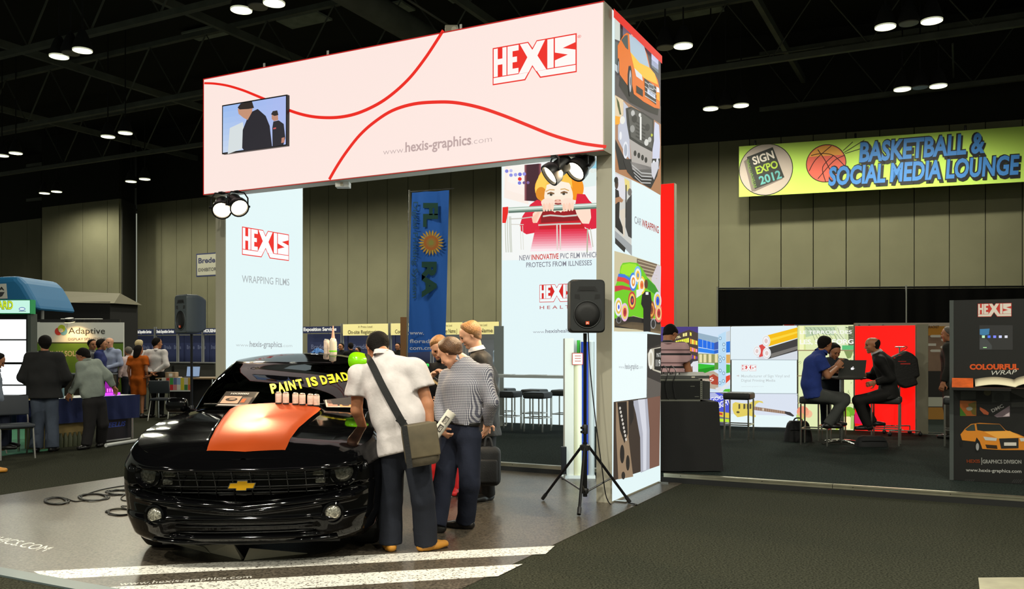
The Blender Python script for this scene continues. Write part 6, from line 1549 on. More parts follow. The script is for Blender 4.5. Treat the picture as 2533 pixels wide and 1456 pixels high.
# ================================================================ PEOPLE: smooth blended bodies
def smin(a, b, k):
    h = np.clip(.5 + .5 * (b - a) / k, 0, 1)
    return b + (a - b) * h - k * h * (1 - h)
class Field:
    """blend of limbs; each prim: (a, b, ra, rb, w, lat, cuts, k)"""
    def __init__(s): s.p = []; s.sub = []
    def limb(s, a, b, ra, rb, w=1.0, lat=None, cuts=(), k=.025): s.p.append((np.array(a, float), np.array(b, float), ra, rb, w, None if lat is None else np.array(lat, float), cuts, k)); return s
    def carve(s, c, r, k=.01): s.sub.append((np.array(c, float), r, k)); return s
    def mesh(s, h, cuts=(), noise=None, pad=.04, taper=0.0):
        lo = np.min([np.minimum(p[0], p[1]) - max(p[2], p[3]) * max(p[4], 1) for p in s.p], axis=0) - pad
        hi = np.max([np.maximum(p[0], p[1]) + max(p[2], p[3]) * max(p[4], 1) for p in s.p], axis=0) + pad
        n = np.ceil((hi - lo) / h).astype(int) + 1
        ax = [lo[i] + h * np.arange(n[i]) for i in range(3)]
        D = np.full(n, .5, np.float32)
        for (a, b, ra, rb, w, lat, cu, k) in s.p:
            m = max(ra, rb) * max(w, 1) + .05
            i0 = np.maximum(((np.minimum(a, b) - m - lo) / h).astype(int), 0); i1 = np.minimum(((np.maximum(a, b) + m - lo) / h).astype(int) + 2, n)
            X, Y, Z = np.meshgrid(ax[0][i0[0]:i1[0]], ax[1][i0[1]:i1[1]], ax[2][i0[2]:i1[2]], indexing='ij')
            ab = b - a; L2 = max(ab.dot(ab), 1e-9)
            t = np.clip(((X - a[0]) * ab[0] + (Y - a[1]) * ab[1] + (Z - a[2]) * ab[2]) / L2, 0, 1)
            qx, qy, qz = X - a[0] - t * ab[0], Y - a[1] - t * ab[1], Z - a[2] - t * ab[2]
            q2 = qx * qx + qy * qy + qz * qz
            if lat is not None and w != 1.0:
                l = qx * lat[0] + qy * lat[1] + qz * lat[2]; q2 = q2 + l * l * (1 / w ** 2 - 1)
            d = np.sqrt(np.maximum(q2, 1e-12)) - (ra + (rb - ra) * t)
            for (cp, cn) in cu: d = np.maximum(d, (X - cp[0]) * cn[0] + (Y - cp[1]) * cn[1] + (Z - cp[2]) * cn[2])
            sl = (slice(i0[0], i1[0]), slice(i0[1], i1[1]), slice(i0[2], i1[2]))
            D[sl] = smin(D[sl], d.astype(np.float32), k)
        if s.sub or cuts or noise:
            X, Y, Z = np.meshgrid(*ax, indexing='ij')
            for (c, r, k) in s.sub:
                d = r - np.sqrt((X - c[0]) ** 2 + (Y - c[1]) ** 2 + (Z - c[2]) ** 2); D = -smin(-D, -d.astype(np.float32), k)
            if noise is not None: D = D + noise(X, Y, Z).astype(np.float32)
            for (cp, cn) in cuts:
                dc = ((X - cp[0]) * cn[0] + (Y - cp[1]) * cn[1] + (Z - cp[2]) * cn[2]).astype(np.float32)
                if taper: D = D + .42 * np.maximum(0, dc + taper)
                D = np.maximum(D, dc)
        return nets(D, lo, h)
def nets(D, lo, h):
    ins = D < 0
    c = np.zeros(tuple(x - 1 for x in D.shape), np.int8)
    for i in (0, 1):
        for j in (0, 1):
            for k in (0, 1): c += ins[i:D.shape[0] - 1 + i, j:D.shape[1] - 1 + j, k:D.shape[2] - 1 + k]
    act = (c > 0) & (c < 8); idx = np.argwhere(act)
    if len(idx) == 0: return np.zeros((0, 3)), np.zeros((0, 4), int)
    num = np.full(act.shape, -1, np.int64); num[act] = np.arange(len(idx))
    acc = np.zeros((len(idx), 3)); cnt = np.zeros(len(idx))
    cor = [(i, j, k) for i in (0, 1) for j in (0, 1) for k in (0, 1)]
    vals = {q: D[idx[:, 0] + q[0], idx[:, 1] + q[1], idx[:, 2] + q[2]] for q in cor}
    for q in cor:
        for axn in range(3):
            if q[axn] == 0:
                r = list(q); r[axn] = 1; r = tuple(r); a, b = vals[q], vals[r]; m = (a < 0) != (b < 0)
                t = np.where(m, a / np.where(m, a - b, 1), 0)
                p = np.tile(np.array(q, float), (len(idx), 1)); p[:, axn] += t
                acc[m] += p[m]; cnt[m] += 1
    vs = lo + h * (idx + acc / np.maximum(cnt, 1)[:, None])
    quads = []
    for axn in range(3):
        o1, o2 = [(1, 2), (2, 0), (0, 1)][axn]
        sl0 = [slice(None)] * 3; sl1 = [slice(None)] * 3; sl0[axn] = slice(0, -1); sl1[axn] = slice(1, None)
        a, b = ins[tuple(sl0)], ins[tuple(sl1)]; e = np.argwhere(a != b)
        ok = (e[:, o1] > 0) & (e[:, o2] > 0) & (e[:, o1] < D.shape[o1] - 1) & (e[:, o2] < D.shape[o2] - 1); e = e[ok]
        if len(e) == 0: continue
        fl_ = a[e[:, 0], e[:, 1], e[:, 2]]
        def cell(d1, d2):
            f = e.copy(); f[:, o1] += d1; f[:, o2] += d2; return num[f[:, 0], f[:, 1], f[:, 2]]
        q = np.stack([cell(-1, -1), cell(0, -1), cell(0, 0), cell(-1, 0)], 1)
        q[~fl_] = q[~fl_][:, ::-1]; quads.append(q)
    return vs, np.concatenate(quads)
def np_obj(name, geo, m, parent):
    vs = np.concatenate([g[0] for g in geo]); off = 0; fs = []
    for g in geo: fs.append(g[1] + off); off += len(g[0])
    fs = np.concatenate(fs); root = parent
    while root.parent is not None: root = root.parent
    vs = vs - np.array(root.location)
    me = bpy.data.meshes.new(name); me.vertices.add(len(vs)); me.vertices.foreach_set('co', vs.astype(np.float32).ravel())
    me.loops.add(len(fs) * 4); me.loops.foreach_set('vertex_index', fs.astype(np.int32).ravel())
    me.polygons.add(len(fs)); me.polygons.foreach_set('loop_start', np.arange(0, len(fs) * 4, 4, dtype=np.int32)); me.polygons.foreach_set('loop_total', np.full(len(fs), 4, np.int32))
    me.polygons.foreach_set('use_smooth', np.ones(len(fs), bool)); me.materials.append(m); me.update(calc_edges=True); me.validate()
    o = bpy.data.objects.new(name, me); COL.objects.link(o); o.parent = parent
    return o
SKIN = {'light': mat('skin_light', (222, 164, 132), .5, noise=(30, .05)), 'tan': mat('skin_tan', (176, 118, 84), .5, noise=(30, .06)), 'brown': mat('skin_brown', (140, 92, 62), .5, noise=(30, .06))}
def cloth(name, col, rough=.85, b=.25): return mat('cloth_' + name, col, rough, spec=.2, noise=(14, .08), bump=(45, b))
HAIRM = {'black': mat('hair_black', (24, 20, 18), .85, spec=.15, bump=(90, .6)), 'brown': mat('hair_brown', (92, 62, 38), .5, noise=(60, .3), bump=(110, .6)), 'sandy': mat('hair_sandy', (150, 104, 58), .5, noise=(60, .3), bump=(110, .6)), 'blond': mat('hair_blond', (196, 176, 130), .5, bump=(90, .5)), 'grey': mat('hair_grey', (96, 88, 80), .6, bump=(90, .5))}
M_eye = mat('eye_dark', (28, 20, 16), .2); M_lip = mat('lips', (176, 96, 84), .5)
def nv(v): v = V(v); return v.normalized()
def hand_field(wr, d, n, side, s=1.0, curl=.6, r=.0088):
    """palm with four unequal bent fingers and a thumb; d along the hand, n out of the palm"""
    wr, d, n = V(wr), nv(d), V(n); n = (n - d * n.dot(d)).normalized(); l = d.cross(n) * side; F = Field()
    F.limb(wr - d * .02, wr + d * .02 * s, .026 * s, .024 * s, 1.15, l)
    F.limb(wr + d * .02 * s, wr + d * .082 * s, .0165 * s, .0155 * s, 2.35, l, k=.012)
    for i, (o, ln) in enumerate(((-.031, .070), (-.0105, .080), (.0105, .076), (.030, .058))):
        b = wr + d * .082 * s + l * o * s; d1 = (d * math.cos(curl * .6) + n * math.sin(curl * .6) + l * o * 1.2).normalized(); m = b + d1 * ln * .5 * s
        d2 = (d * math.cos(curl * 1.5) + n * math.sin(curl * 1.5)).normalized(); e = m + d2 * ln * .5 * s
        F.limb(b, m, r * s * 1.05, r * s, k=.006); F.limb(m, e, r * s, r * s * .85, k=.006)
    tb = wr + d * .03 * s - l * .03 * s; t1 = tb + (d * .55 - l * .75 + n * .3).normalized() * .045 * s; t2 = t1 + (d * .85 - l * .1 + n * .45 * curl).normalized() * .034 * s
    F.limb(tb, t1, .0125 * s, .0105 * s, k=.01); F.limb(t1, t2, .0105 * s, .009 * s, k=.006)
    return F
def folds(amp, seed):
    R = random.Random(seed); ks = [(R.uniform(-1, 1), R.uniform(-1, 1), R.uniform(-.6, .6), R.uniform(18, 46), R.uniform(0, 6)) for _ in range(6)]
    def f(X, Y, Z):
        o = 0
        for (a, b, c, q, ph) in ks: o = o + np.sin((a * X + b * Y + c * Z) * q + ph + 1.3 * np.sin(9 * Z + ph))
        return amp * o / 2.2
    return f
PID = [0]
def person(label, J, st):
    """J: world joints; st: look"""
    PID[0] += 1
    s = st.get('s', 1.0); h = st.get('h', .016); hh = st.get('hh', .009); J = {k: V(v) for k, v in J.items()}
    base = (J['anL'] + J['anR']) / 2; base.z = st.get('z0', 0.0)
    t = thing('person', base, label, 'person', st.get('group'))
    lat = nv(J['shR'] - J['shL']); fwd = nv(UP.cross(lat) if 'fwd' not in J else J['fwd'])
    skin = SKIN[st.get('skin', 'light')]
    def torso(F, e, belly=0.0):
        F.limb(J['pel'], J['wst'], .108 * s + e, .100 * s + e + belly, 1.42, lat); F.limb(J['wst'], J['chs'], .100 * s + e + belly, .116 * s + e, 1.45, lat)
        c2 = J['chs'] + (J['nck'] - J['chs']) * .62
        F.limb(J['chs'], c2, .116 * s + e, .082 * s + e, 1.45, lat); F.limb(J['shL'], J['shR'], .058 * s + e, .058 * s + e, k=.04); F.limb(c2, J['nck'], .075 * s + e * .5, .058 * s + e * .3, 1.15, lat)
    def arm(F, S, e, frac=1.0, flare=0.0, upto=2):
        sh, el, wr = J['sh' + S], J['el' + S], J['wr' + S]
        if frac < 1.0:
            end = sh + (el - sh) * frac; dn = nv(el - sh); F.limb(sh, end + dn * .05, .056 * s + e, .052 * s + e + flare, cuts=[(end, dn)], k=.035)
        else:
            F.limb(sh, el, .056 * s + e, .043 * s + e, k=.035); dn = nv(wr - el); end = el + (wr - el) * (.97 if e > 0 else 1.02); F.limb(el, end + dn * (.03 if e > 0 else 0), .043 * s + e, .029 * s + e * .9, cuts=[(end, dn)] if e > 0 else (), k=.02)
    def leg(F, S, e, wide=0.0, cut=True):
        hp, kn, an = J['hp' + S], J['kn' + S], J['an' + S]
        F.limb(hp, kn, .088 * s + e, .060 * s + e + wide * .4, k=.04); dn = nv(an - kn); end = an + dn * .025 * s
        F.limb(kn, end + dn * .04, .058 * s + e + wide * .4, .040 * s + e + wide, cuts=[(end, dn)] if cut else (), k=.02)
    # --- body (skin): torso, limbs, head, hands
    F = Field(); torso(F, -.012)
    for S in 'LR':
        arm(F, S, -.006 if not st.get('bare_arm') else 0.0); leg(F, S, -.008, cut=False)
    geo = [F.mesh(max(h, .016))]
    hc, look = J['head'], nv(J['look']); up = V(J.get('hup', UP)); rt_ = nv(look.cross(up)); up = rt_.cross(look).normalized(); hs = st.get('hs', 1.0) * s
    def H(x, y, z): return hc + (rt_ * x + look * y + up * z) * hs
    F = Field()
    F.limb(H(0, -.022, .03), H(0, .012, .035), .077 * hs, .076 * hs, 1.0, k=.03); F.limb(H(0, .02, .02), H(0, .035, -.055), .066 * hs, .05 * hs, 1.0, k=.035)
    F.limb(H(0, .062, -.092), H(0, .07, -.098), .024 * hs, .02 * hs, k=.03)
    F.limb(H(-.034, .080, .024), H(.034, .080, .024), .014 * hs, .014 * hs, k=.018); F.limb(H(0, .092, .012), H(0, .108, -.028), .008 * hs, .0135 * hs, k=.012)
    for sx in (-1, 1):
        F.limb(H(sx * .038, .056, -.03), H(sx * .034, .05, -.05), .03 * hs, .026 * hs, k=.025)
        F.limb(H(sx * .074, -.012, .012), H(sx * .077, -.008, -.025), .018 * hs, .011 * hs, .45, rt_, k=.008)
        F.limb(H(sx * .010, .103, -.034), H(sx * .012, .1, -.034), .008 * hs, .008 * hs, k=.008)
    F.limb(H(-.018, .086, -.062), H(.018, .086, -.062), .0085 * hs, .0085 * hs, k=.01)
    F.limb(H(0, -.03, -.04), J['nck'] - nv(J['nck'] - hc) * -.02, .05 * hs, .056 * s, k=.03)
    for sx in (-1, 1): F.carve(H(sx * .032, .102, .006), .017 * hs, .012)
    geo.append(F.mesh(hh))
    for S, sd in (('L', -1), ('R', 1)):
        if st.get('nohand' + S): continue
        el, wr = J['el' + S], J['wr' + S]; d = nv(J.get('hd' + S, wr - el)); n = J.get('hn' + S, -lat * sd)
        geo.append(hand_field(wr, d, n, sd, s, st.get('curl' + S, .6)).mesh(min(hh, .006) if hh < .008 else .0085))
    np_obj('body', geo, skin, t)
    for sx in (-1, 1):
        MB().ball(H(sx * .031, .083, .006), .0115 * hs, 10, 7).build('eye', M_eye, t, smooth=True)
    MB().tube([H(-.021, .094, -.062), H(0, .0975, -.0615), H(.021, .094, -.062)], .0042 * hs, 5).build('lips', M_lip, t, smooth=True)
    # --- hair
    hst = st.get('hair', 'short'); hm_ = HAIRM[st.get('hairc', 'black')]
    if hst != 'none':
        F = Field(); e = st.get('haire', .014)
        F.limb(H(0, -.026, .034), H(0, .012, .04), (.077 + e) * hs, (.074 + e) * hs, k=.03)
        F.limb(H(0, -.03, .0), H(0, -.035, -.05), (.066 + e * .6) * hs, (.05 + e * .4) * hs, k=.03)
        n1 = nv(look * 1.0 - up * .55); c = [(H(0, st.get('hline', .062), .075), n1), (H(0, 0, -.085), -up + look * .35), (H(0, .03, .03), nv(look - up * .1)) if False else (H(0, .075, 0), look)]
        if hst == 'bald': c.append((H(0, -.01, .035), nv(up * 1.0 + look * .5)))
        if hst == 'long':
            F.limb(H(0, -.045, 0), H(0, -.06, -.17), .075 * hs, .07 * hs, 1.25, rt_, k=.04); c = [c[0], (H(0, 0, -.24), -up), (H(0, .05, 0), look)]
        g = F.mesh(max(hh, .006), cuts=c, noise=folds(.005, PID[0]), taper=st.get('haire', .014) * 2.4); np_obj('hair', [g], hm_, t)
        MB().tube([H(-.048, .084, .026), H(-.03, .0945, .031), H(-.014, .095, .026)], .0035, 4).build('eyebrow', hm_, t); MB().tube([H(.048, .084, .026), H(.03, .0945, .031), H(.014, .095, .026)], .0035, 4).build('eyebrow', hm_, t)
    # --- clothes
    spine = nv(J['wst'] - J['pel'])
    tp = st['top']; sl = st.get('sleeve', 'long'); hem = st.get('hem', 0.0); e = st.get('fit', .016)
    if not st.get('dress'):
        F = Field(); wb = J['pel'] + spine * st.get('belt', .10)
        F.limb(J['pel'] - spine * .02, J['pel'] + spine * .16, .112 * s + .008, .104 * s + .008, 1.42, lat, cuts=[(wb, spine)])
        for S in 'LR': leg(F, S, st.get('pfit', .012), st.get('wide', .012))
        np_obj('trousers', [F.mesh(h, noise=folds(.003, PID[0] + 50))], st['pants'], t)
        if st.get('beltm'):
            F = Field(); F.limb(J['pel'] + spine * (st.get('belt', .10) - .06), J['pel'] + spine * (st.get('belt', .10) + .04), .108 * s + .016, .106 * s + .016, 1.42, lat, cuts=[(wb, spine), (wb - spine * .035, -spine)]); np_obj('belt', [F.mesh(.009)], st['beltm'], t)
    F = Field(); torso(F, e, st.get('belly', 0.0))
    hemp = J['pel'] - spine * hem
    if hem > .02:
        F.limb(J['pel'], hemp - spine * .05, .112 * s + e, .118 * s + e + st.get('flare', .012), 1.45, lat)
    if st.get('dress'):
        for S in 'LR': F.limb(J['hp' + S], J['kn' + S], .1, .085, k=.06)
    fr = {'short': .55, 'long': 1.0, 'none': .0, 'elbow': .8}[sl]
    if fr:
        for S in 'LR': arm(F, S, e * .85 + (.006 if sl == 'short' else 0), fr, .022 if sl == 'short' else 0)
    cuts = [(hemp, -spine)] if not st.get('dress') else [((J['knL'] + J['knR']) / 2 + UP * .04, -UP)]
    nd = nv(J['nck'] - J['chs']); cuts.append((J['nck'] + nd * .028, nd))
    np_obj(st.get('topname', 'shirt'), [F.mesh(h, cuts=cuts, noise=folds(st.get('fold', .0045), PID[0]))], tp, t)
    # collar
    if st.get('collar', True):
        cm = st.get('collarm', tp); c0 = J['nck'] + nd * .012; ring = []
        for k in range(17):
            a = 2 * math.pi * k / 16 + .2; ring.append(c0 + (rt_ if abs(rt_.dot(nd)) < .5 else lat) * (.064 * s * math.cos(a)) + nd.cross(lat).normalized() * (.066 * s * math.sin(a)))
        mb = MB(); mb.grid([[p, p + nd * .035 - (p - c0) * .1, p + nd * .036 + (p - c0) * .08, p - nd * .005 + (p - c0) * .32] for p in ring]); mb.build('collar', cm, t, smooth=True)
    # shoes
    for S in 'LR':
        an, to = J['an' + S], J['to' + S]; d = V((to.x - an.x, to.y - an.y, 0)); d = nv(d) if d.length > 1e-4 else fwd; z0 = min(an.z, to.z) - .075 * s if st.get('tip') else st.get('z0', 0.0)
        if st.get('floorfree'): z0 = an.z - .08 * s
        F = Field(); hl_ = V((an.x, an.y, z0 + .04)) - d * .045 * s; tt = V((an.x, an.y, z0 + .032)) + d * .17 * s
        l2 = d.cross(UP); F.limb(hl_, tt - d * .08, .038 * s, .036 * s, 1.0, l2, k=.03); F.limb(tt - d * .1, tt, .036 * s, .028 * s, 1.4, l2, k=.03); F.limb(V((an.x, an.y, z0 + .03)), V((an.x, an.y, z0 + .095 * s)), .042 * s, .04 * s, k=.03)
        g = F.mesh(.01 if h < .018 else .014, cuts=[(V((0, 0, z0 + .004)), -UP)]); so = np_obj('shoe', [g], st['shoe'], t)
        if st.get('sole'):
            MB().tube([V((hl_.x, hl_.y, z0 + .008)), V((tt.x, tt.y, z0 + .008))], [.04 * s, .042 * s], 8, flat=.25).build('sole', st['sole'], so)
    return t
def stand_pose(loc, yaw, hgt, **kw):
    """upright joints in a local frame (x right, y ahead), overridden by kw, turned and set down at loc"""
    s = hgt / 1.75
    j = dict(pel=(0, 0, .95), wst=(0, .0, 1.08), chs=(0, .0, 1.29), nck=(0, -.01, 1.475), head=(0, .03, 1.63), shL=(-.18, -.01, 1.415), shR=(.18, -.01, 1.415), elL=(-.235, -.03, 1.13), elR=(.235, -.03, 1.13), wrL=(-.25, .05, .88), wrR=(.25, .05, .88),
             hpL=(-.085, 0, .91), hpR=(.085, 0, .91), knL=(-.095, .02, .50), knR=(.095, .02, .50), anL=(-.11, -.02, .085), anR=(.11, -.02, .085), toL=(-.14, .14, .03), toR=(.14, .14, .03))
    dirs = dict(look=(0, 1, -.08))
    for k, v in kw.items(): (dirs if k in ('look', 'hup', 'hdL', 'hdR', 'hnL', 'hnR') else j)[k] = v
    M = Matrix.Rotation(yaw, 3, 'Z'); out = {k: V(loc) + M @ (V(v) * s) for k, v in j.items()}
    for k, v in dirs.items(): out[k] = M @ V(v)
    return out, s
# ---- four men around the car
C_white = cloth('white_shirt', (206, 198, 197)); C_jean = cloth('dark_jeans', (34, 37, 46), .9); C_jean2 = cloth('navy_trousers', (32, 36, 50), .9); C_blackc = cloth('black_polo', (20, 20, 21)); C_redt = cloth('red_trousers', (222, 44, 44)); C_suit = cloth('charcoal_suit', (46, 42, 38), .55, .35)
C_blk = mat('black_leather', (20, 18, 17), .4); C_tan = mat('tan_leather', (190, 130, 44), .5); C_suit2 = cloth('suit_trousers', (30, 28, 27), .7)
# checked shirt: woven grid of white and navy
C_chk = mat('checked_shirt', (200, 200, 206), .85, bump=(45, .25))
_nt = C_chk.node_tree; _b = _nt.nodes['Principled BSDF']; _tc = _nt.nodes.new('ShaderNodeTexCoord'); _sp = _nt.nodes.new('ShaderNodeSeparateXYZ'); _nt.links.new(_tc.outputs['Object'], _sp.inputs[0])
def _wave(sock, f):
    m1 = _nt.nodes.new('ShaderNodeMath'); m1.operation = 'MULTIPLY'; m1.inputs[1].default_value = f; _nt.links.new(sock, m1.inputs[0])
    m2 = _nt.nodes.new('ShaderNodeMath'); m2.operation = 'FRACT'; _nt.links.new(m1.outputs[0], m2.inputs[0])
    m3 = _nt.nodes.new('ShaderNodeMath'); m3.operation = 'GREATER_THAN'; m3.inputs[1].default_value = .5; _nt.links.new(m2.outputs[0], m3.inputs[0]); return m3
_ad = _nt.nodes.new('ShaderNodeMath'); _ad.operation = 'SUBTRACT'; _nt.links.new(_sp.outputs[0], _ad.inputs[0]); _nt.links.new(_sp.outputs[1], _ad.inputs[1])
_x, _z = _wave(_ad.outputs[0], 72), _wave(_sp.outputs[2], 72)
_s = _nt.nodes.new('ShaderNodeMath'); _s.operation = 'ADD'; _nt.links.new(_x.outputs[0], _s.inputs[0]); _nt.links.new(_z.outputs[0], _s.inputs[1])
_r = _nt.nodes.new('ShaderNodeValToRGB'); _r.color_ramp.interpolation = 'CONSTANT'; _e = _r.color_ramp.elements; _e[0].color = lin((206, 204, 206)); _e[1].position = .25; _e[1].color = lin((122, 122, 136)); _n3 = _e.new(.75); _n3.color = lin((44, 46, 62))
_hf = _nt.nodes.new('ShaderNodeMath'); _hf.operation = 'MULTIPLY'; _hf.inputs[1].default_value = .5; _nt.links.new(_s.outputs[0], _hf.inputs[0]); _nt.links.new(_hf.outputs[0], _r.inputs[0]); _nt.links.new(_r.outputs[0], _b.inputs['Base Color'])

m1 = dict(pel=at(995, 1085, 6.45), wst=at(985, 1035, 6.47), chs=at(965, 955, 6.52), nck=at(952, 882, 6.60), head=at(934, 858, 6.70), look=(-.38, .78, -.62),
          shL=at(888, 928, 6.60), shR=at(1030, 912, 6.48), elL=at(882, 1015, 6.62), wrL=at(908, 1085, 6.78), elR=at(1058, 1000, 6.45), wrR=at(1066, 1068, 6.42),
          hpL=at(972, 1105, 6.46), hpR=at(1028, 1105, 6.42), knL=at(966, 1235, 6.50), knR=at(1046, 1235, 6.44), anL=gr(966, 1362) + UP * .085, anR=gr(1054, 1362) + UP * .085, toL=gr(950, 1338) + UP * .03, toR=gr(1110, 1352) + UP * .03, hdR=(.1, .1, -1))
person('man in white short-sleeved shirt with a shoulder bag, back turned', m1, dict(s=1.0, h=.011, hh=.006, top=C_white, sleeve='short', hem=.10, fit=.024, belly=.02, flare=.02, pants=C_jean, pfit=.016, wide=.032, shoe=C_tan, sole=C_blk, hairc='black', haire=.010, skin='tan', fold=.007, bare_arm=True, belt=.05))
m2 = dict(pel=at(1140, 1068, 7.30), wst=at(1144, 1025, 7.30), chs=at(1150, 955, 7.32), nck=at(1147, 893, 7.36), head=at(1114, 872, 7.38), look=(-.80, .42, -.62),
          shL=at(1108, 932, 7.46), shR=at(1198, 924, 7.25), elL=at(1092, 1005, 7.42), wrL=at(1092, 1065, 7.26), elR=at(1216, 992, 7.18), wrR=at(1206, 1052, 7.32),
          hpL=at(1115, 1085, 7.34), hpR=at(1160, 1085, 7.26), knL=at(1098, 1195, 7.28), knR=at(1162, 1195, 7.22), anL=gr(1080, 1318) + UP * .085, anR=gr(1152, 1308) + UP * .085, toL=gr(1015, 1318) + UP * .03, toR=gr(1105, 1304) + UP * .03, hdL=(.35, -.25, -.25), hnL=(.1, .6, .6))
person('man in checked shirt holding a white paper tube', m2, dict(s=1.0, h=.011, hh=.006, top=C_chk, sleeve='long', hem=-.07, fit=.018, pants=C_jean2, pfit=.016, wide=.024, beltm=C_blk, belt=.10, shoe=C_blk, hairc='brown', haire=.022, skin='light', fold=.006, curlL=1.0))
P3 = 9.1
m3 = dict(pel=at(1092, 1075, P3), wst=at(1094, 1040, P3), chs=at(1098, 960, P3), nck=at(1096, 892, P3 - .03), head=at(1084, 858, P3 - .1), look=(.10, -.80, -.62),
          shL=at(1138, 918, P3), shR=at(1052, 915, P3), elL=at(1150, 985, P3 - .12), wrL=at(1105, 985, P3 - .32), elR=at(1040, 965, P3 - .22), wrR=at(1072, 925, P3 - .40),
          hpL=at(1112, 1080, P3), hpR=at(1070, 1080, P3), knL=at(1118, 1155, P3 - .02), knR=at(1064, 1155, P3 - .02), anL=gr(1122, 1222) + UP * .085, anR=gr(1064, 1222) + UP * .085, toL=gr(1128, 1240) + UP * .03, toR=gr(1070, 1240) + UP * .03, hdR=(.4, -.3, .3), hnR=(.3, -.2, -.6))
t3 = person('man in black polo and red trousers demonstrating behind the others', m3, dict(s=.98, h=.014, hh=.007, top=C_blackc, sleeve='short', hem=.03, fit=.018, pants=C_redt, pfit=.012, wide=.01, shoe=mat('red_canvas', (206, 30, 32), .6), sole=M_white, hairc='sandy', hair='short', haire=.012, skin='light', bare_arm=True, curlR=1.1))
s_ = Sheet(at(1100, 921, P3 - .17), V((1, 0, 0)), UP, V((0, -1, 0)), .0008); s_.rect(-.045, -.02, .045, .03, (206, 60, 52), 1); s_.logo(-.04, -.016, .08, 2, (196, 40, 36), (246, 226, 220)); s_.rect(-.035, -.04, .035, -.03, (150, 140, 130), 1); s_.build('chest_badge', P_D, t3)
P4 = 8.66
m4 = dict(pel=at(1200, 1045, P4), wst=at(1200, 1005, P4), chs=at(1196, 935, P4), nck=at(1180, 868, P4), head=at(1163, 828, P4 - .02), look=(-.86, -.10, -.42), fwd=(-.9, -.2, 0),
          shL=at(1192, 893, P4 - .17), shR=at(1198, 890, P4 + .18), elL=at(1214, 970, P4 - .22), wrL=at(1206, 1040, P4 - .22), elR=at(1190, 970, P4 + .24), wrR=at(1160, 1020, P4 + .18),
          hpL=at(1204, 1052, P4 - .09), hpR=at(1198, 1052, P4 + .09), knL=at(1202, 1145, P4 - .09), knR=at(1192, 1145, P4 + .1), anL=gr(1206, 1238) + UP * .085, anR=gr(1176, 1228) + UP * .085, toL=gr(1160, 1246) + UP * .03, toR=gr(1120, 1232) + UP * .03)
person('tall man in charcoal suit jacket looking down to the left', m4, dict(s=1.02, h=.013, hh=.006, top=C_suit, topname='jacket', sleeve='long', hem=.12, fit=.028, flare=.02, pants=C_suit2, pfit=.014, wide=.02, shoe=C_blk, hairc='sandy', haire=.018, skin='light', fold=.007, collarm=C_white))
# ---- what they carry
sbg = thing('shoulder_bag', at(1040, 1150, 6.3), 'brown-grey shoulder bag hanging at the hip of the man in white', 'bag')
M_sb = mat('bag_canvas', (74, 66, 52), .7, noise=(8, .2), bump=(40, .4))
bc = at(1040, 1098, 6.26); BM = Matrix.Rotation(math.radians(-8), 3, 'Y') @ Matrix.Rotation(.25, 3, 'Z')
MB().rbox(bc, .125, .055, .155, .05, 4, M=BM).build('pouch', M_sb, sbg, smooth=50)
MB().rbox(bc + BM @ V((.0, -.055, .03)), .128, .012, .12, .012, 3, M=BM).build('flap', mat('bag_flap', (92, 82, 62), .7, noise=(6, .3)), sbg, smooth=50)
MB().obox(bc + BM @ V((-.105, -.062, .0)), BM @ V((.02, 0, 0)), BM @ V((0, .008, 0)), BM @ V((0, 0, .15))).build('side_webbing', M_bag, sbg)
sp = [at(906, 884, 6.62), at(910, 885, 6.50), at(922, 905, 6.40), at(944, 950, 6.325), at(968, 995, 6.285), at(990, 1035, 6.26), at(1004, 1058, 6.235)]
spc = [V(p) for p in smooth_curve([tuple(p) for p in sp], 6)]; mb = MB(); P = []
for i, p in enumerate(spc):
    d = (spc[min(i + 1, len(spc) - 1)] - spc[max(i - 1, 0)]).normalized(); l = d.cross(V((0, 1, .1))).normalized() * .027; P.append([p - l, p + l, p + l - V((0, .006, 0)), p - l - V((0, .006, 0)), p - l])
mb.grid(P); mb.build('strap', M_bag, sbg, smooth=40); MB().obox(at(992, 1040, 6.245), V((.026, 0, -.02)), (0, .006, 0), V((.014, 0, .02))).build('buckle', M_blackp, sbg)
ptb = thing('paper_tube', at(1100, 1050, 7.12), 'rolled white poster tube held by the man in the checked shirt', 'poster tube')
a, b = at(1068, 1088, 7.10), at(1118, 1018, 7.12); MB().lathe(a, b - a, [(.04, 0), (.041, (b - a).length), (.036, (b - a).length), (.036, (b - a).length - .06)], 24, cap=False).build('paper_roll', mat('poster_paper', (226, 222, 210), .6), ptb, smooth=40)
d = (b - a).normalized(); nn = (V((0, -1, 0)) - d * -d.y).normalized(); l = nn.cross(d)
s_ = Sheet(a + nn * .0425, d, l, nn, .0008)
for (x0, x1, cc) in ((.09, .15, (70, 66, 60)), (.17, .23, (96, 92, 86))): s_.rect(x0, -.018, x1, .022, cc, 1)
s_.text('GO', .10, -.012, .02, (226, 222, 210), 2, .04, .02); s_.text('ROX', .172, -.012, .02, (226, 222, 210), 2, .05, .02); s_.rect(.0, -.02, .05, .02, (70, 120, 50), 1); s_.build('printed_lettering', P_D, ptb)
bbp = gr(1208, 1252); bk = thing('backpack', at(1209, 1205, 8.36), 'black bag hanging from the hand of the man in the suit', 'bag')
MB().rbox(at(1209, 1152, 8.36), .115, .09, .185, .06, 4).build('body', M_bag, bk, smooth=50); MB().rbox(at(1207, 1165, 8.262), .09, .02, .11, .02, 3).build('front_pocket', M_bag, bk, smooth=50); MB().tube(smooth_curve([tuple(at(1198, 1106, 8.36)), tuple(at(1202, 1084, 8.40)), tuple(at(1212, 1084, 8.40)), tuple(at(1218, 1106, 8.36))], 5), .012, 6).build('handle', M_bag, bk, smooth=True)
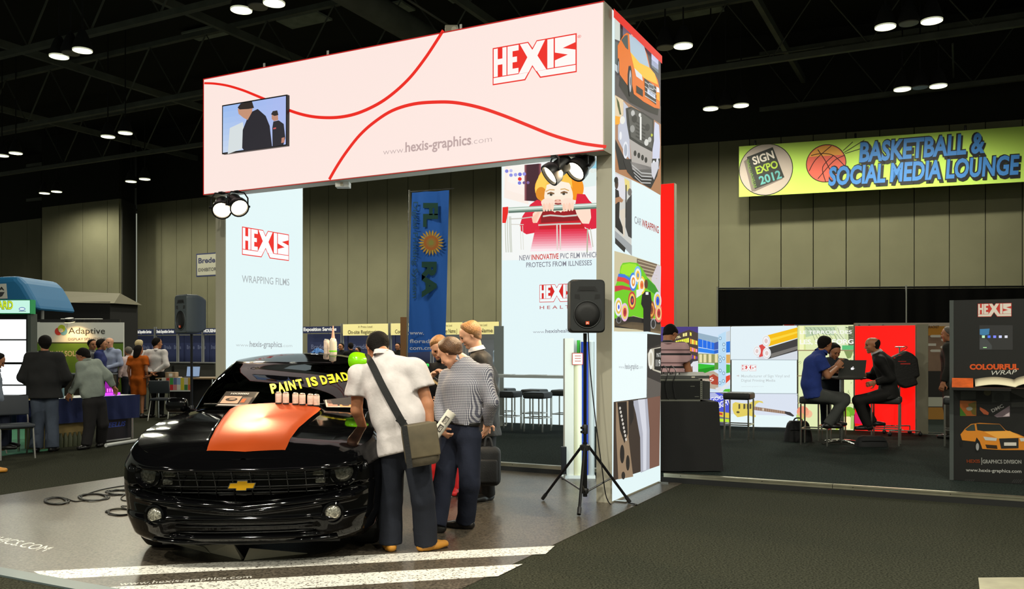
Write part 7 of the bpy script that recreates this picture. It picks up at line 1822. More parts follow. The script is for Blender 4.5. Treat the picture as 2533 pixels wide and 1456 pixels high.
td = thing('tool_tray', at(1090, 968, 8.7), 'flat squeegee tool with silver edges held by the man in the polo', 'tool')
MB().obox(at(1098, 958, 8.70), V((.10, -.03, -.075)), V((.012, .04, .0)), V((.006, 0, .008))).build('blade', mat('tool_silver', (206, 170, 120), .3, metal=.7), td); MB().obox(at(1094, 950, 8.70), V((.10, -.03, -.075)), V((.004, .014, .0)), V((.006, 0, .008))).build('grip', M_blackp, td)
gt_ = thing('cutter', at(1054, 905, 8.72), 'small green cutter in the hand of the man in the polo', 'tool'); MB().rbox(at(1054, 903, 8.70), .03, .012, .016, .01, 3).build('grip', mat('green_plastic', (20, 180, 80), .4), gt_, smooth=40); MB().obox(at(1048, 900, 8.70), (.02, 0, .004), (0, .002, 0), (0, 0, .006)).build('blade', M_chrome, gt_)
rb_ = thing('red_bucket', at(1055, 915, 9.6) - UP * .25, 'red bin standing behind the man in the polo', 'bin'); p = at(1062, 900, 9.7); MB().lathe(V((p.x, p.y, .9)), UP, [(.09, 0), (.115, .42), (.12, .43), (.11, .43), (.085, .03)], 20, cap=False).build('bin', mat('red_plastic', (222, 30, 26), .35), rb_, smooth=40); MB().box(p.x - .14, p.y - .14, 0, p.x + .14, p.y + .14, .898).build('plinth', M_white, rb_)

# ---- right: on the platform
C_stripe = mat('striped_polo', (176, 140, 140), .85)
_nt = C_stripe.node_tree; _b = _nt.nodes['Principled BSDF']; _tc = _nt.nodes.new('ShaderNodeTexCoord'); _sp = _nt.nodes.new('ShaderNodeSeparateXYZ'); _nt.links.new(_tc.outputs['Object'], _sp.inputs[0])
_m = _nt.nodes.new('ShaderNodeMath'); _m.operation = 'MULTIPLY'; _m.inputs[1].default_value = 6.2; _nt.links.new(_sp.outputs[2], _m.inputs[0]); _f = _nt.nodes.new('ShaderNodeMath'); _f.operation = 'FRACT'; _nt.links.new(_m.outputs[0], _f.inputs[0])
_r = _nt.nodes.new('ShaderNodeValToRGB'); _r.color_ramp.interpolation = 'CONSTANT'; _e = _r.color_ramp.elements; _e[0].color = lin((196, 158, 162)); _e[1].position = .30; _e[1].color = lin((40, 36, 40))
for p_, c_ in ((.46, (190, 152, 156)), (.66, (112, 84, 88)), (.76, (196, 160, 164))): _q = _e.new(p_); _q.color = lin(c_)
_nt.links.new(_f.outputs[0], _r.inputs[0]); _nt.links.new(_r.outputs[0], _b.inputs['Base Color'])
j, s = stand_pose(at(1652, 900, 11.0) * V((1, 1, 0)) if False else V((at(1652, 900, 11.0).x, 11.0, PZ)), -.45, 1.76, look=(.25, .6, -.75), head=(0, .09, 1.60), elR=(.25, .06, 1.13), wrR=(.16, .30, 1.08), elL=(-.25, .06, 1.13), wrL=(-.14, .30, 1.08))
person('man in striped polo standing at the mixer behind the draped table', j, dict(s=s, z0=PZ, top=C_stripe, sleeve='short', hem=.08, fit=.02, pants=C_jean, shoe=C_blk, hairc='black', haire=.008, skin='tan', bare_arm=True, belly=.02))
C_blue = cloth('blue_tshirt', (44, 62, 132)); C_gj = cloth('grey_jeans', (70, 72, 70), .9)
Q = 12.72
mS = dict(pel=at(2012, 970, Q), wst=at(2006, 948, Q), chs=at(2012, 900, Q), nck=at(2030, 872, Q), head=at(2040, 852, Q), look=(.86, .35, -.28), fwd=(.9, .35, 0),
          shL=at(2015, 888, Q + .18), shR=at(2030, 892, Q - .18), elL=at(2040, 925, Q + .24), wrL=at(2068, 905, Q + .18), elR=at(2048, 930, Q - .2), wrR=at(2072, 908, Q - .06),
          hpL=at(2016, 975, Q + .09), hpR=at(2016, 978, Q - .09), knL=at(2090, 985, Q + .1), knR=at(2088, 990, Q - .14), anL=at(2062, 1040, Q + .1), anR=at(2050, 1046, Q - .12), toL=at(2088, 1046, Q + .1), toR=at(2076, 1052, Q - .12), hdR=(.5, .2, .5), hdL=(.5, .1, .5))
person('man in blue T-shirt sitting at the bar table with raised hands', mS, dict(s=1.0, z0=PZ, top=C_blue, sleeve='short', hem=.06, fit=.02, belly=.015, pants=C_gj, pfit=.014, shoe=C_blk, hairc='black', haire=.014, skin='tan', bare_arm=True, floorfree=True, hh=.009, fold=.005))
Q = 13.5
mB = dict(pel=at(2058, 975, Q), wst=at(2058, 955, Q), chs=at(2060, 912, Q), nck=at(2062, 888, Q), head=at(2063, 868, Q - .06), look=(.25, -.85, -.5), shL=at(2088, 897, Q), shR=at(2034, 897, Q), elL=at(2098, 928, Q - .08), wrL=at(2078, 915, Q - .25), elR=at(2030, 930, Q - .08), wrR=at(2056, 915, Q - .25),
          hpL=at(2072, 978, Q), hpR=at(2046, 978, Q), knL=at(2076, 992, Q - .38), knR=at(2040, 992, Q - .38), anL=at(2074, 1045, Q - .3), anR=at(2042, 1045, Q - .3), toL=at(2074, 1058, Q - .5), toR=at(2042, 1058, Q - .5))
person('man partly hidden behind the man in the blue T-shirt, looking at the laptop', mB, dict(s=1.0, z0=PZ, h=.02, top=cloth('dark_shirt', (44, 48, 54)), hem=.04, pants=C_jean, shoe=C_blk, hairc='black', skin='tan', floorfree=True))
stool(V((mB['pel'].x, Q, PZ)), .72, 'bar stool under the man hidden behind the blue T-shirt', SR, .2)
Q = 12.9
mD = dict(pel=at(2198, 968, Q), wst=at(2196, 945, Q), chs=at(2186, 900, Q), nck=at(2170, 874, Q), head=at(2158, 853, Q), look=(-.93, .1, -.12), fwd=(-.95, .1, 0),
          shL=at(2176, 892, Q - .18), shR=at(2182, 890, Q + .18), elL=at(2204, 935, Q - .22), wrL=at(2166, 945, Q - .14), elR=at(2160, 930, Q + .24), wrR=at(2140, 928, Q + .2),
          hpL=at(2192, 975, Q - .09), hpR=at(2192, 974, Q + .09), knL=at(2122, 990, Q - .12), knR=at(2128, 988, Q + .12), anL=at(2146, 1050, Q - .1), anR=at(2158, 1040, Q + .12), toL=at(2126, 1058, Q - .1), toR=at(2176, 1050, Q + .12))
person('bald man in dark suit sitting on a bar stool facing left', mD, dict(s=1.0, z0=PZ, top=cloth('dark_suit', (30, 29, 28), .7), topname='jacket', sleeve='long', hem=.10, fit=.024, flare=.02, pants=cloth('dark_suit', (30, 29, 28)), pfit=.012, shoe=C_blk, hair='bald', hairc='black', haire=.006, skin='tan', floorfree=True, hh=.009, collarm=C_white))
# shirt front and elbow patch of the seated man
j, s = stand_pose(V((at(2352, 900, 13.9).x, 13.9, PZ)), .9, 1.78)
person('dark-clothed person standing half hidden behind the kiosk', j, dict(s=s, z0=PZ, h=.022, hh=.012, top=cloth('dark_coat', (40, 40, 36)), topname='coat', hem=.16, fit=.03, pants=cloth('grey_trousers', (56, 54, 48)), shoe=C_blk, hairc='grey', skin='tan'))
# ================================================================ LOUNGE BANNER
bo = at(1828, 487, 26.0); bx = (wC - wB).normalized(); bn_ = V((bx.y, -bx.x, 0)); 
if bn_.y > 0: bn_ = -bn_
bt = thing('hanging_banner', bo, 'long lime green banner for the basketball lounge hung on the right wall', 'banner')
sN = Sheet(bo, bx, UP, bn_, .003); bh = sN.q(1829, 362)[1]; bwid = 9.6
MB().obox(bo + bx * bwid / 2 + UP * bh / 2 - bn_ * .006, bx * bwid / 2, bn_ * .005, UP * bh / 2).build('fabric', mat('lime_banner', (206, 244, 110), .8), bt)
for u in (1868, 2116, 2388): p = bo + bx * sN.q(u, 360)[0] + UP * bh; MB().tube([p, p + UP * .14], .03, 6).build('hook', M_blackm, bt)
cN = crop(1600, 0, 1941 / 933)
def N_(pts, col, L=2): sN.poly([sN.q(*p) for p in cN(*pts)], col, L)
cx_, cy_ = sN.q(*cN((612, 872))[0]); rr_ = bh * .51
def clipc(r): return [(max(.0, cx_ + r * math.cos(a)), min(bh, max(0, cy_ + r * math.sin(a)))) for a in [2 * math.pi * k / 40 for k in range(40)]]
sN.poly(clipc(rr_), (30, 32, 24), 1); sN.poly(clipc(rr_ * .97), (196, 180, 170), 2)
N_([(500, 830), (540, 985), (556, 985), (700, 920), (690, 905), (520, 815)], (130, 116, 110), 3); N_([(515, 808), (648, 757), (708, 912), (556, 973)], (36, 40, 36), 4)
for s0, p0, p1, hp, cc in (('SIGN', (550, 848), (658, 812), 19, (236, 226, 216)), ('EXPO', (567, 896), (678, 860), 18, (176, 206, 60)), ('2012', (585, 950), (696, 914), 20, (96, 176, 176))): sN.textpx(s0, *cN(p0, p1), hp, cc, 5, .03)
sN.textpx('INTERNATIONAL', *cN((566, 962), (524, 818)), 8, (120, 160, 60), 5, .01)
bxx, byy = sN.q(*cN((922, 840))[0]); br = bh * .365
sN.ell(bxx, byy, br, br, (60, 26, 22), 2, 36); sN.ell(bxx, byy, br * .96, br * .96, (240, 110, 92), 3, 36); sN.poly([(bxx + br * .93 * math.cos(a), byy + br * .93 * math.sin(a)) for a in [math.radians(25 + 130 * k / 20) for k in range(21)]], (250, 176, 80), 3.5)
for pts in (((845, 800), (900, 790), (960, 800), (1015, 850)), ((880, 770), (920, 830), (960, 910)), ((835, 880), (870, 820), (950, 750)), ((880, 920), (960, 830), (1015, 800)), ((920, 935), (905, 860), (960, 800))): sN.line(smooth_curve([sN.q(*p) for p in cN(*pts)], 5), .022, (70, 26, 24), 4)
for pts in (((1010, 775), (1060, 730)), ((1015, 785), (1120, 720)), ((1020, 790), (1100, 765))): sN.line([sN.q(*p) for p in cN(*pts)], .02, (50, 60, 30), 3)
for dx, dy, cc, L, bo_ in ((10, 12, (28, 28, 34), 5, .075), (0, 0, (28, 28, 34), 5.5, .075), (0, 0, (70, 140, 220), 6.5, .035)):
    sN.textpx('BASKETBALL &', *cN((1092 + dx, 832 + dy), (1738 + dx, 782 + dy)), 46, cc, L, bo_, .12); sN.textpx('SOCIAL MEDIA LOUNGE', *cN((934 + dx, 952 + dy), (1918 + dx, 893 + dy)), 43, cc, L, bo_, .12)
sN.build('printed_lettering', P_D, bt)

# ================================================================ MIDDLE BACKGROUND
# flag banner with the sunflower
fo = at(1009, 872, 20.0); fw = at(1096, 872, 20.0).x - fo.x + .05; fh = at(0, 476, 20).z - fo.z
ft = thing('flag_banner', V((fo.x, 20.0, 0)), 'tall blue banner with a sunflower on a pole behind the stand', 'banner')
P = [[V((fo.x + fw * i / 10 + .09 * (j / 14) * (1 if True else 0), 20 + .03 * math.sin(i * 1.1 + j * .5), fo.z + fh * j / 14 + .05 * i / 10)) for j in range(15)] for i in range(11)]
mb = MB(); mb.grid(P); o = mb.build('fabric', mat('blue_flag', (38, 106, 206), .8), ft, smooth=True)
MB().tube([(fo.x - .04, 20.02, 0), (fo.x + .03, 20.02, fo.z + fh + .06)], .02, 8).build('pole', M_chrome, ft); MB().tube([(fo.x + .02, 20.02, fo.z + fh + .02), (fo.x + fw + .2, 20.02, fo.z + fh + .1)], .015, 8).build('top_rod', M_chrome, ft); MB().box(fo.x - .3, 19.8, 0, fo.x + .25, 20.25, .03).build('foot', M_blackm, ft)
sF = Sheet(V((fo.x, 19.955, fo.z)), V((1, 0, 0)), UP, V((0, -1, 0)), .002)
cF = crop(500, 450, 2354 / 760)
DG = (8, 70, 60)
sF.textpx('FL', *cF((1700, 160), (1700, 345)), 33, DG, 2, .05, cs=.9); sF.build('printed_name', P_D, ft); sF.textpx('RA', *cF((1690, 610), (1690, 885)), 33, DG, 2, .05, cs=.9)
sF.build('printed_name', P_D, ft)
sF.textpx('Digital Printing System', *cF((1618, 152), (1614, 890)), 12, (26, 84, 120), 2, .01)
sF.build('printed_tagline', P_D, ft)
fcx, fcy = sF.q(*cF((1755, 465))[0])
for k in range(22): a = 2 * math.pi * k / 22; sF.poly([(fcx + .14 * math.cos(a - .15), fcy + .14 * math.sin(a - .15)), (fcx + .24 * math.cos(a - .09), fcy + .24 * math.sin(a - .09)), (fcx + .30 * math.cos(a), fcy + .30 * math.sin(a)), (fcx + .24 * math.cos(a + .09), fcy + .24 * math.sin(a + .09)), (fcx + .14 * math.cos(a + .15), fcy + .14 * math.sin(a + .15))], (214, 172, 60) if k % 2 else (196, 150, 50), 3 + .2 * (k % 2))
for r, cc in ((.17, (190, 110, 44)), (.11, (176, 130, 60)), (.06, (150, 150, 70))): sF.ell(fcx, fcy, r, r, cc, 4.5 - r * 3, 20)
sF.build('printed_sunflower', P_D, ft)
for s0, v in (('www.', 1168), ('floradigital', 1232), ('com.cn', 1284)): a_ = cF((1590, v))[0]; sF.text(s0, *sF.q(*a_), .085, (206, 216, 240), 3, fw * {'www.': .38, 'floradigital': .95, 'com.cn': .56}[s0], .02); sF.build('printed_address', P_D, ft)
wp = at(1000, 830, 21.5); tag(MB().box(wp.x - .09, 21.45, 0, wp.x + .06, 21.55, at(0, 784, 21.5).z).build('wooden_post', mat('plywood', (150, 106, 62), .7)), 'plywood board edge behind the blue flag banner', 'board')
# service counters along the hall wall
wd_ = (wB - wA).normalized(); wn = V((wd_.y, -wd_.x, 0)); 
if wn.y > 0: wn = -wn
def on_row(u, off):
    o = wA + wn * off; k = (u - CX) / FPX; t = (k * o.y - o.x) / (wd_.x - k * wd_.y); return o + wd_ * t
M_navy = mat('navy_panel', (34, 44, 86), .7); M_cream = mat('lit_cream_sign', (236, 226, 160), .5, emit=.32, ecol=(240, 226, 150)); M_gpole = mat('grey_pole', (120, 122, 122), .5); M_ggrey = mat('grey_panel', (96, 102, 112), .7)
def counter_bay(u0, u1, sign, txt, label, navy=True, head=None):
    a, b = on_row(u0, 2.2), on_row(u1, 2.2); c = (a + b) / 2; w = (b - a).length
    t = thing('service_counter', c, label, 'counter', 'service counters along the hall wall')
    MB().obox(c + UP * 1.05 - wn * .3, wd_ * w / 2, wn * .03, UP * 1.05).build('back_panel', M_navy if navy else M_ggrey, t)
    for x in (-1, 1): MB().tube([c + wd_ * (w / 2 - .03) * x + wn * .05, c + wd_ * (w / 2 - .03) * x + wn * .05 + UP * 2.45], .03, 6).build('upright', M_gpole, t)
    MB().obox(c + UP * .5 + wn * .05, wd_ * (w / 2 - .06), wn * .25, UP * .5).build('desk', mat('desk_dark', (50, 50, 46), .6), t); MB().obox(c + UP * 1.02 + wn * .05, wd_ * (w / 2 - .04), wn * .3, UP * .02).build('desk_top', M_gpole, t)
    p0 = c - wd_ * (w / 2 - .04) + wn * .1; zs0 = (2.02, 2.42) if sign == 'cream' else (2.12, 2.36)
    MB().obox(c + wn * .08 + UP * sum(zs0) / 2, wd_ * (w / 2 - .05), wn * .02, UP * (zs0[1] - zs0[0]) / 2).build('sign_board', M_cream if sign == 'cream' else M_navy, t)
    s = Sheet(p0 + UP * zs0[0] + wn * .002, wd_, UP, wn, .002); ww = w - .1
    if sign == 'cream': s.text('X Press Lead', ww * .35, .27, .07, (90, 84, 50), 2, ww * .32); s.text(txt, ww * .12, .06, .13, (70, 64, 40), 2, ww * .72, .01); s.build('sign_print', P_D, t)
    else: s.text(txt, ww * .06, .08, .12, (240, 238, 226), 2, ww * .86, .04); s.build('sign_print', print_mat('lit_sign_print', .9), t)
    if navy:
        s = Sheet(c - wd_ * w / 2 - wn * .265, wd_, UP, wn, .002)
        for k in range(2): s.text('Brede', w * (.1 + .45 * k), 1.55, .16, (96, 104, 140), 1, w * .32, .03)
        s.build('panel_print', P_D, t)
    return t
counter_bay(304, 336, 'navy', 'BREDE.COM', 'narrowest navy service counter beside the green banner'); counter_bay(336, 386, 'navy', 'Brede Exposition Services', 'navy service counter behind the man with hands at his back'); counter_bay(388, 442, 'navy', 'Brede Exposition Services', 'navy service counter behind the dark metal chair'); counter_bay(443, 504, 'navy', 'Brede Exposition Services', 'navy service counter behind the left speaker pole'); counter_bay(505, 548, 'navy', 'HOUSING', 'navy service counter touching the white tower')
counter_bay(748, 848, 'navy', 'Exposition Services', 'navy service counter above the car roof'); counter_bay(850, 966, 'cream', 'On-site Registration', 'cream-signed counter for on-site registration'); counter_bay(968, 1070, 'cream', 'Company Name A', 'cream-signed counter half behind the blue flag'); counter_bay(1072, 1150, 'cream', 'Company Name J', 'cream-signed counter behind the men at the car', False); counter_bay(1152, 1240, 'cream', 'Any Name', 'cream-signed counter right of the tall man', False)
def far_person(u, label, top, hairc, yaw, hgt=1.74, off=3.6, hair='short', skin='tan', Y=None, **kw):
    p = on_row(u, off) if Y is None else V(((u - CX) / FPX * Y, Y, 0)); j, s = stand_pose(p, yaw, hgt, **kw.pop('pose', {}))
    return person(label, j, dict(s=s, h=kw.pop('h', .026), hh=.014, top=top, pants=kw.pop('pants', C_jean), shoe=C_blk, hairc=hairc, hair=hair, skin=skin, **kw))
far_person(845, 'dark-haired person at the far counter right of the spray bottle', C_blackc, 'black', 2.8); far_person(868, 'person in a dark top at the far counter, middle of three', C_blackc, 'black', .4, off=4.7); far_person(887, 'short person at the far counter beside the man in white', cloth('maroon', (60, 30, 34)), 'black', 2.4, 1.6); far_person(985, 'dark-clothed person at the far counter left of the blue flag', C_blackc, 'black', 2.9); far_person(1236, 'person in light blue half hidden at the far partition', cloth('pale_blue', (150, 170, 196)), 'black', .8, 1.78)
# small wall sign
a_, b_ = at(492, 628, 34), at(540, 622, 33.3); sg_ = thing('wall_sign', V((a_.x, 34, at(492, 686, 34).z)), 'small framed exhibitor service sign on the beige wall', 'sign')
sz0, sz1 = at(492, 685, 34).z, a_.z; MB().obox((a_ + b_) / 2 * V((1, 1, 0)) + UP * (sz0 + sz1) / 2 if False else V(((a_.x + b_.x) / 2, 33.66, (sz0 + sz1) / 2)), wd_ * .62, wn * .04, UP * (sz1 - sz0) / 2).build('frame', M_navy, sg_)
s = Sheet(V(((a_.x + b_.x) / 2, 33.66, sz0)) - wd_ * .62 + wn * .042, wd_, UP, wn, .002); hS = sz1 - sz0; s.rect(.05, .05, 1.19, hS - .05, (176, 174, 156), 1); s.text('Brede', .12, hS * .58, .2, (40, 46, 84), 2, .9, .03); s.text('EXHIBITOR', .12, hS * .22, .13, (60, 60, 60), 2, .95, .02); s.build('print', P_D, sg_)

# ================================================================ LEFT STANDS
# green carpet
q = [gr(-300, 1156), gr(0, 1128), gr(140, 1112), gr(232, 1060), gr(-60, 1050), gr(-300, 1060)]
tag(MB().add([V((p.x, p.y, .003)) for p in q], [tuple(range(6))]).build('carpet', mat('green_carpet', (60, 128, 96), .95, noise=(60, .2)), None), 'green carpet of the stand at the left edge', 'carpet')
# screen rack
RY = 14.6
def rX(u): return (u - CX) / FPX * RY
def rZ(v): return EYE - (v - CY) / FPX * RY
rs = thing('screen_rack', V((rX(0), RY, 0)), 'black rack of glowing white screens under a mint sign at the left edge', 'display rack')
MB().box(rX(-80), RY, 0, rX(-74), RY + .2, rZ(775)).build('upright', M_blackm, rs); MB().box(rX(68), RY, 0, rX(76), RY + .2, rZ(775)).build('upright', mat('rack_grey', (76, 84, 80), .5), rs); MB().box(rX(-80), RY + .15, .7, rX(70), RY + .2, rZ(775)).build('back', M_blackm, rs)
E_scr = emis('white_screen_glow', (250, 255, 255), 3.0)
for (v0, v1) in ((790, 838), (842, 895), (901, 950), (954, 976)):
    MB().box(rX(-74), RY - .01, rZ(v1) - .012, rX(68), RY + .14, rZ(v0) + .012).build('screen_case', M_blackp, rs); MB().box(rX(-70), RY - .014, rZ(v1), rX(65), RY - .011, rZ(v0)).build('screen', E_scr, rs)
MB().box(rX(-80), RY - .05, rZ(776), rX(80), RY + .1, rZ(741)).build('sign_case', mat('mint_case', (60, 190, 120), .4), rs)
s = Sheet(V((rX(-80), RY - .052, rZ(776))), V((1, 0, 0)), UP, V((0, -1, 0)), .001); sw, sh = rX(78) - rX(-80), rZ(743) - rZ(776); s.rect(.01, .012, sw, sh, (196, 244, 226), 1)
s.text('LED BOARD', sw * .1, sh * .36, .13, (60, 110, 30), 2, sw * .64, .06); s.text('LED BOARD', sw * .1, sh * .36, .13, (206, 226, 30), 3, sw * .64, .02); s.ell(sw * .88, sh * .36, .055, .03, (60, 90, 170), 2, 18); s.ell(sw * .88, sh * .36, .045, .02, (220, 240, 240), 3, 18); s.rect(sw * .83, sh * .16, sw * .94, sh * .22, (120, 150, 150), 2); s.build('sign_print', P_E, rs)
MB().box(rX(-60), RY - .35, rZ(990), rX(74), RY - .05, rZ(974)).build('lower_tray', M_blackp, rs); MB().box(rX(32), RY - .352, rZ(983), rX(48), RY - .35, rZ(976)).build('light_strip', E_scr, rs)
# draped table
E3 = E2; LE3 = -E1; T0 = V((-6.75, 13.06, 0)) + LE3 * .36
tb_ = thing('exhibit_table', T0 + E3 * .4 + LE3 * .35, 'long table under a dark blue cloth behind the bending man', 'table')
TP = lambda t, d, z: T0 + E3 * t + LE3 * d + UP * z
MB().add([TP(-.45, 0, .75), TP(1.7, 0, .75), TP(1.7, .75, .75), TP(-.45, .75, .75), TP(-.45, 0, .72), TP(1.7, 0, .72), TP(1.7, .75, .72), TP(-.45, .75, .72)], [(0, 1, 2, 3), (7, 6, 5, 4), (0, 4, 5, 1), (1, 5, 6, 2), (2, 6, 7, 3), (3, 7, 4, 0)]).build('tabletop', mat('table_white', (190, 194, 196), .4), tb_)
P = [[TP(-.46 + 2.17 * i / 40, -.012 - .015 * math.sin(i * 1.7) * f, z) for z, f in ((.755, 0), (.73, .2), (.55, .7), (.37, 1))] for i in range(41)]
mb = MB(); mb.grid(P); mb.grid([[TP(-.46, d, z) for z in (.75, .37)] for d in (-.01, .76)]); mb.build('cloth', mat('navy_cloth', (32, 44, 92), .85, bump=(40, .2)), tb_, smooth=60)
for t_ in (-.38, 1.6):
    for d in (.06, .69): MB().tube([TP(t_, d, 0), TP(t_, d, .72)], .018, 8).build('leg', M_chrome, tb_)
# sign board leaning at the table front, and the roll in front of it
eb = thing('sign_board', TP(1.6, -.05, 0), 'black sign board with white frame leaning on the blue table', 'sign'); e0, e1 = gr(258, 1094), gr(328, 1085); ed_ = (e1 - e0).normalized(); ew = (e1 - e0).length; en_ = V((ed_.y, -ed_.x, 0))
MB().obox((e0 + e1) / 2 + UP * .37, ed_ * ew / 2, en_ * .012, UP * .36).build('frame', M_white, eb); MB().obox((e0 + e1) / 2 + UP * .37 + en_ * .012, ed_ * (ew / 2 - .025), en_ * .004, UP * .335).build('face', mat('sign_dark', (40, 40, 48), .5), eb)
s = Sheet(e0 + en_ * .018, ed_, UP, en_, .001); s.text('EELLIS', ew * .1, .24, .075, (70, 96, 200), 1, ew * .62, .03, .25); s.rect(ew * .1, .42, ew * .75, .435, (60, 84, 190), 1); s.rect(ew * .1, .455, ew * .7, .465, (60, 84, 190), 1); s.build('print', P_D, eb)
r0, r1 = gr(262, 1101, .03), gr(351, 1087, .03); rl = thing('paper_roll', (r0 + r1) / 2, 'white tube lying on the carpet before the sign board', 'tube'); MB().lathe(r0, r1 - r0, [(.03, 0), (.03, (r1 - r0).length), (.022, (r1 - r0).length), (.022, (r1 - r0).length - .05)], 14).build('tube', M_white, rl, smooth=40)
# things on the table
nl = thing('neon_display', TP(1.35, .3, .755), 'small glowing purple acrylic display on the blue table', 'display'); c = TP(1.35, .25, .756)
MB().obox(c + UP * .02, E3 * .14, LE3 * .05, UP * .02).build('base', emis('purple_glow', (200, 60, 255), 1.6), nl); MB().prism([(-.13, 0), (.13, 0), (.06, .17), (-.1, .2)], c + UP * .04, E3, UP, LE3, .01).build('acrylic', emis('magenta_glow', (190, 20, 200), .55), nl)
for k in range(4): MB().obox(c + E3 * (-.07 + .045 * k) + UP * .08 - LE3 * .004, E3 * .012, LE3 * .002, UP * .03).build('lit_letter', emis('pink_glow', (255, 120, 240), 1.2), nl)
yl = thing('light_box_sample', TP(-.25, .2, .755), 'small box with a glowing edge on the blue table', 'box'); MB().obox(TP(-.25, .15, .79), E3 * .1, LE3 * .06, UP * .033).build('body', mat('amber_box', (190, 150, 40), .5), yl); MB().obox(TP(-.25, .085, .815), E3 * .1, LE3 * .004, UP * .01).build('glow_strip', emis('warm_strip', (255, 240, 200), 2.0), yl)
for (t_, lb, cc, hz) in ((.42, 'clear water bottle standing on the blue table', (150, 190, 206), .24), (.58, 'short pale bottle beside the water bottle on the blue table', (206, 206, 150), .15)):
    b_ = thing('bottle', TP(t_, .2, .752), lb, 'bottle'); MB().lathe(TP(t_, .2, .752), UP, [(.03, 0), (.034, .01), (.034, hz * .65), (.014, hz * .85), (.014, hz)], 14).build('bottle', mat('bottle_' + str(int(hz * 100)), cc, .2, alpha=1), b_, smooth=40); MB().lathe(TP(t_, .2, .752 + hz), UP, [(.016, 0), (.016, .018)], 12).build('cap', M_white, b_)
# carton with bottles under the table
bxx_ = thing('carton', TP(.45, .15, 0), 'cardboard carton of shrink-wrapped water bottles under the blue table', 'carton'); MB().obox(TP(.35, .22, .2), E3 * .42, LE3 * .16, UP * .2).build('box', mat('cardboard', (150, 128, 78), .8, noise=(6, .12)), bxx_)
for k in range(6):
    MB().lathe(TP(.28 + .08 * k, .035, .0), UP, [(.034, 0), (.036, .14), (.016, .2), (.016, .22)], 12).build('bottle', mat('wrapped_bottle', (92, 96, 74), .25), bxx_, smooth=40)
MB().obox(TP(.35, .2, .402), E3 * .36, LE3 * .12, UP * .0015).build('lid_sheet', mat('grey_film', (150, 164, 160), .3), bxx_)
# chairs
def metal_chair(loc, rz, label, seat=(52, 56, 62)):
    t = thing('metal_chair', loc, label, 'chair', 'chairs at the left stands', rz); mc = mat('chair_plastic', seat, .6)
    MB(False).rbox((0, 0, .45), .22, .21, .025, .02, 3).build('seat', mc, t, smooth=40)
    MB(False).rbox((0, .22, .72), .22, .02, .14, .02, 3, M=Matrix.Rotation(math.radians(-10), 3, 'X')).build('backrest', mc, t, smooth=40)
    for sx in (-1, 1):
        MB(False).tube([(sx * .21, -.24, 0), (sx * .2, -.16, .44), (sx * .2, -.1, .44)], .012, 8).build('leg', M_chrome, t, smooth=40); MB(False).tube([(sx * .21, .30, 0), (sx * .2, .16, .43), (sx * .2, .2, .6), (sx * .2, .24, .84)], .012, 8).build('leg', M_chrome, t, smooth=40)
    MB(False).tube([(-.2, -.17, .42), (.2, -.17, .42)], .01, 6).build('stretcher', M_chrome, t)
    return t
metal_chair(gr(404, 1038), math.pi, 'dark chair with chrome legs left of the black car'); metal_chair(V((-6.95, 12.2, 0)), .7, 'folding metal chair on the green carpet at the left edge', (60, 64, 66))
# Adaptive stand
AY = 21.0
def aX(u): return (u - CX) / FPX * AY
def aZ(v): return EYE - (v - CY) / FPX * AY
ad = thing('banner_wall', V((aX(198), AY, 0)), 'white and green backdrop with a red, green and blue ring logo', 'banner'); MB().box(aX(91), AY, 0, aX(305), AY + .06, aZ(797)).build('panel', M_white, ad)
MB().box(aX(70), AY + .1, 0, aX(90), AY + .16, aZ(796)).build('side_panel', M_white, ad); MB().box(aX(134), AY + .3, aZ(800), aX(235), AY + .4, aZ(786)).build('top_box', M_white, ad); MB().box(aX(60), AY + .3, aZ(800), aX(282), AY + .38, aZ(788)).build('black_rail', M_blackp, ad)
s = Sheet(V((aX(91), AY - .001, 0)), V((1, 0, 0)), UP, V((0, -1, 0)), .002); cA_ = crop(0, 660, 1602 / 330)
s.rect(0, 0, aX(305) - aX(91), aZ(849), (96, 132, 40), 1); s.rect(0, aZ(849), aX(305) - aX(91), aZ(849) + .03, (60, 70, 40), 2)
for (x, y, cc, L) in ((703, 773, (206, 60, 50), 2), (765, 773, (110, 170, 200), 3), (742, 738, (176, 196, 50), 4)): a_ = s.q(*cA_((x, y))[0]); s.ell(a_[0], a_[1], .09, .09, cc, L, 22)
a_ = s.q(*cA_((735, 762))[0]); s.ell(a_[0], a_[1], .055, .05, (230, 214, 190), 6, 18)
s.textpx('Adaptive', *cA_((822, 800), (1262, 800)), 15, (52, 48, 44), 3); s.textpx('DISPLAY SOLUTIONS', *cA_((822, 880), (1270, 876)), 6, (120, 92, 84), 3); s.textpx('DISPLAY SOLUTIONS', *cA_((480, 1072), (1180, 1068)), 13, (206, 190, 150), 3, .02); s.build('print', P_D, ad)
lm_ = thing('arm_lamp', V((aX(190), AY - .2, aZ(800))), 'small arm spotlight over the ring logo backdrop', 'lamp'); MB().tube([(aX(166), AY, aZ(797)), (aX(182), AY - .3, aZ(789))], .012, 6).build('arm', M_blackm, lm_); MB().lathe((aX(190), AY - .35, aZ(791)), (0, .25, -1), [(.1, -.03), (.13, .03), (.13, .05)], 16).build('head', M_blackm, lm_, smooth=40); MB().lathe((aX(190), AY - .35, aZ(791)), (0, .25, -1), [(.115, .052), (.115, .06)], 16).build('bulb', emis('lamp_warm', (255, 220, 150), 5.0), lm_)
ld = bpy.data.lights.new('arm_light', 'SPOT'); ld.energy = 26; ld.color = (1, .62, .25); ld.spot_size = math.radians(120); ld.spot_blend = .8; lo = bpy.data.objects.new('arm_light', ld); COL.objects.link(lo); lo.parent = lm_; lo.location = (0, -.17, -.02); lo.rotation_euler = (math.radians(28), 0, 0)
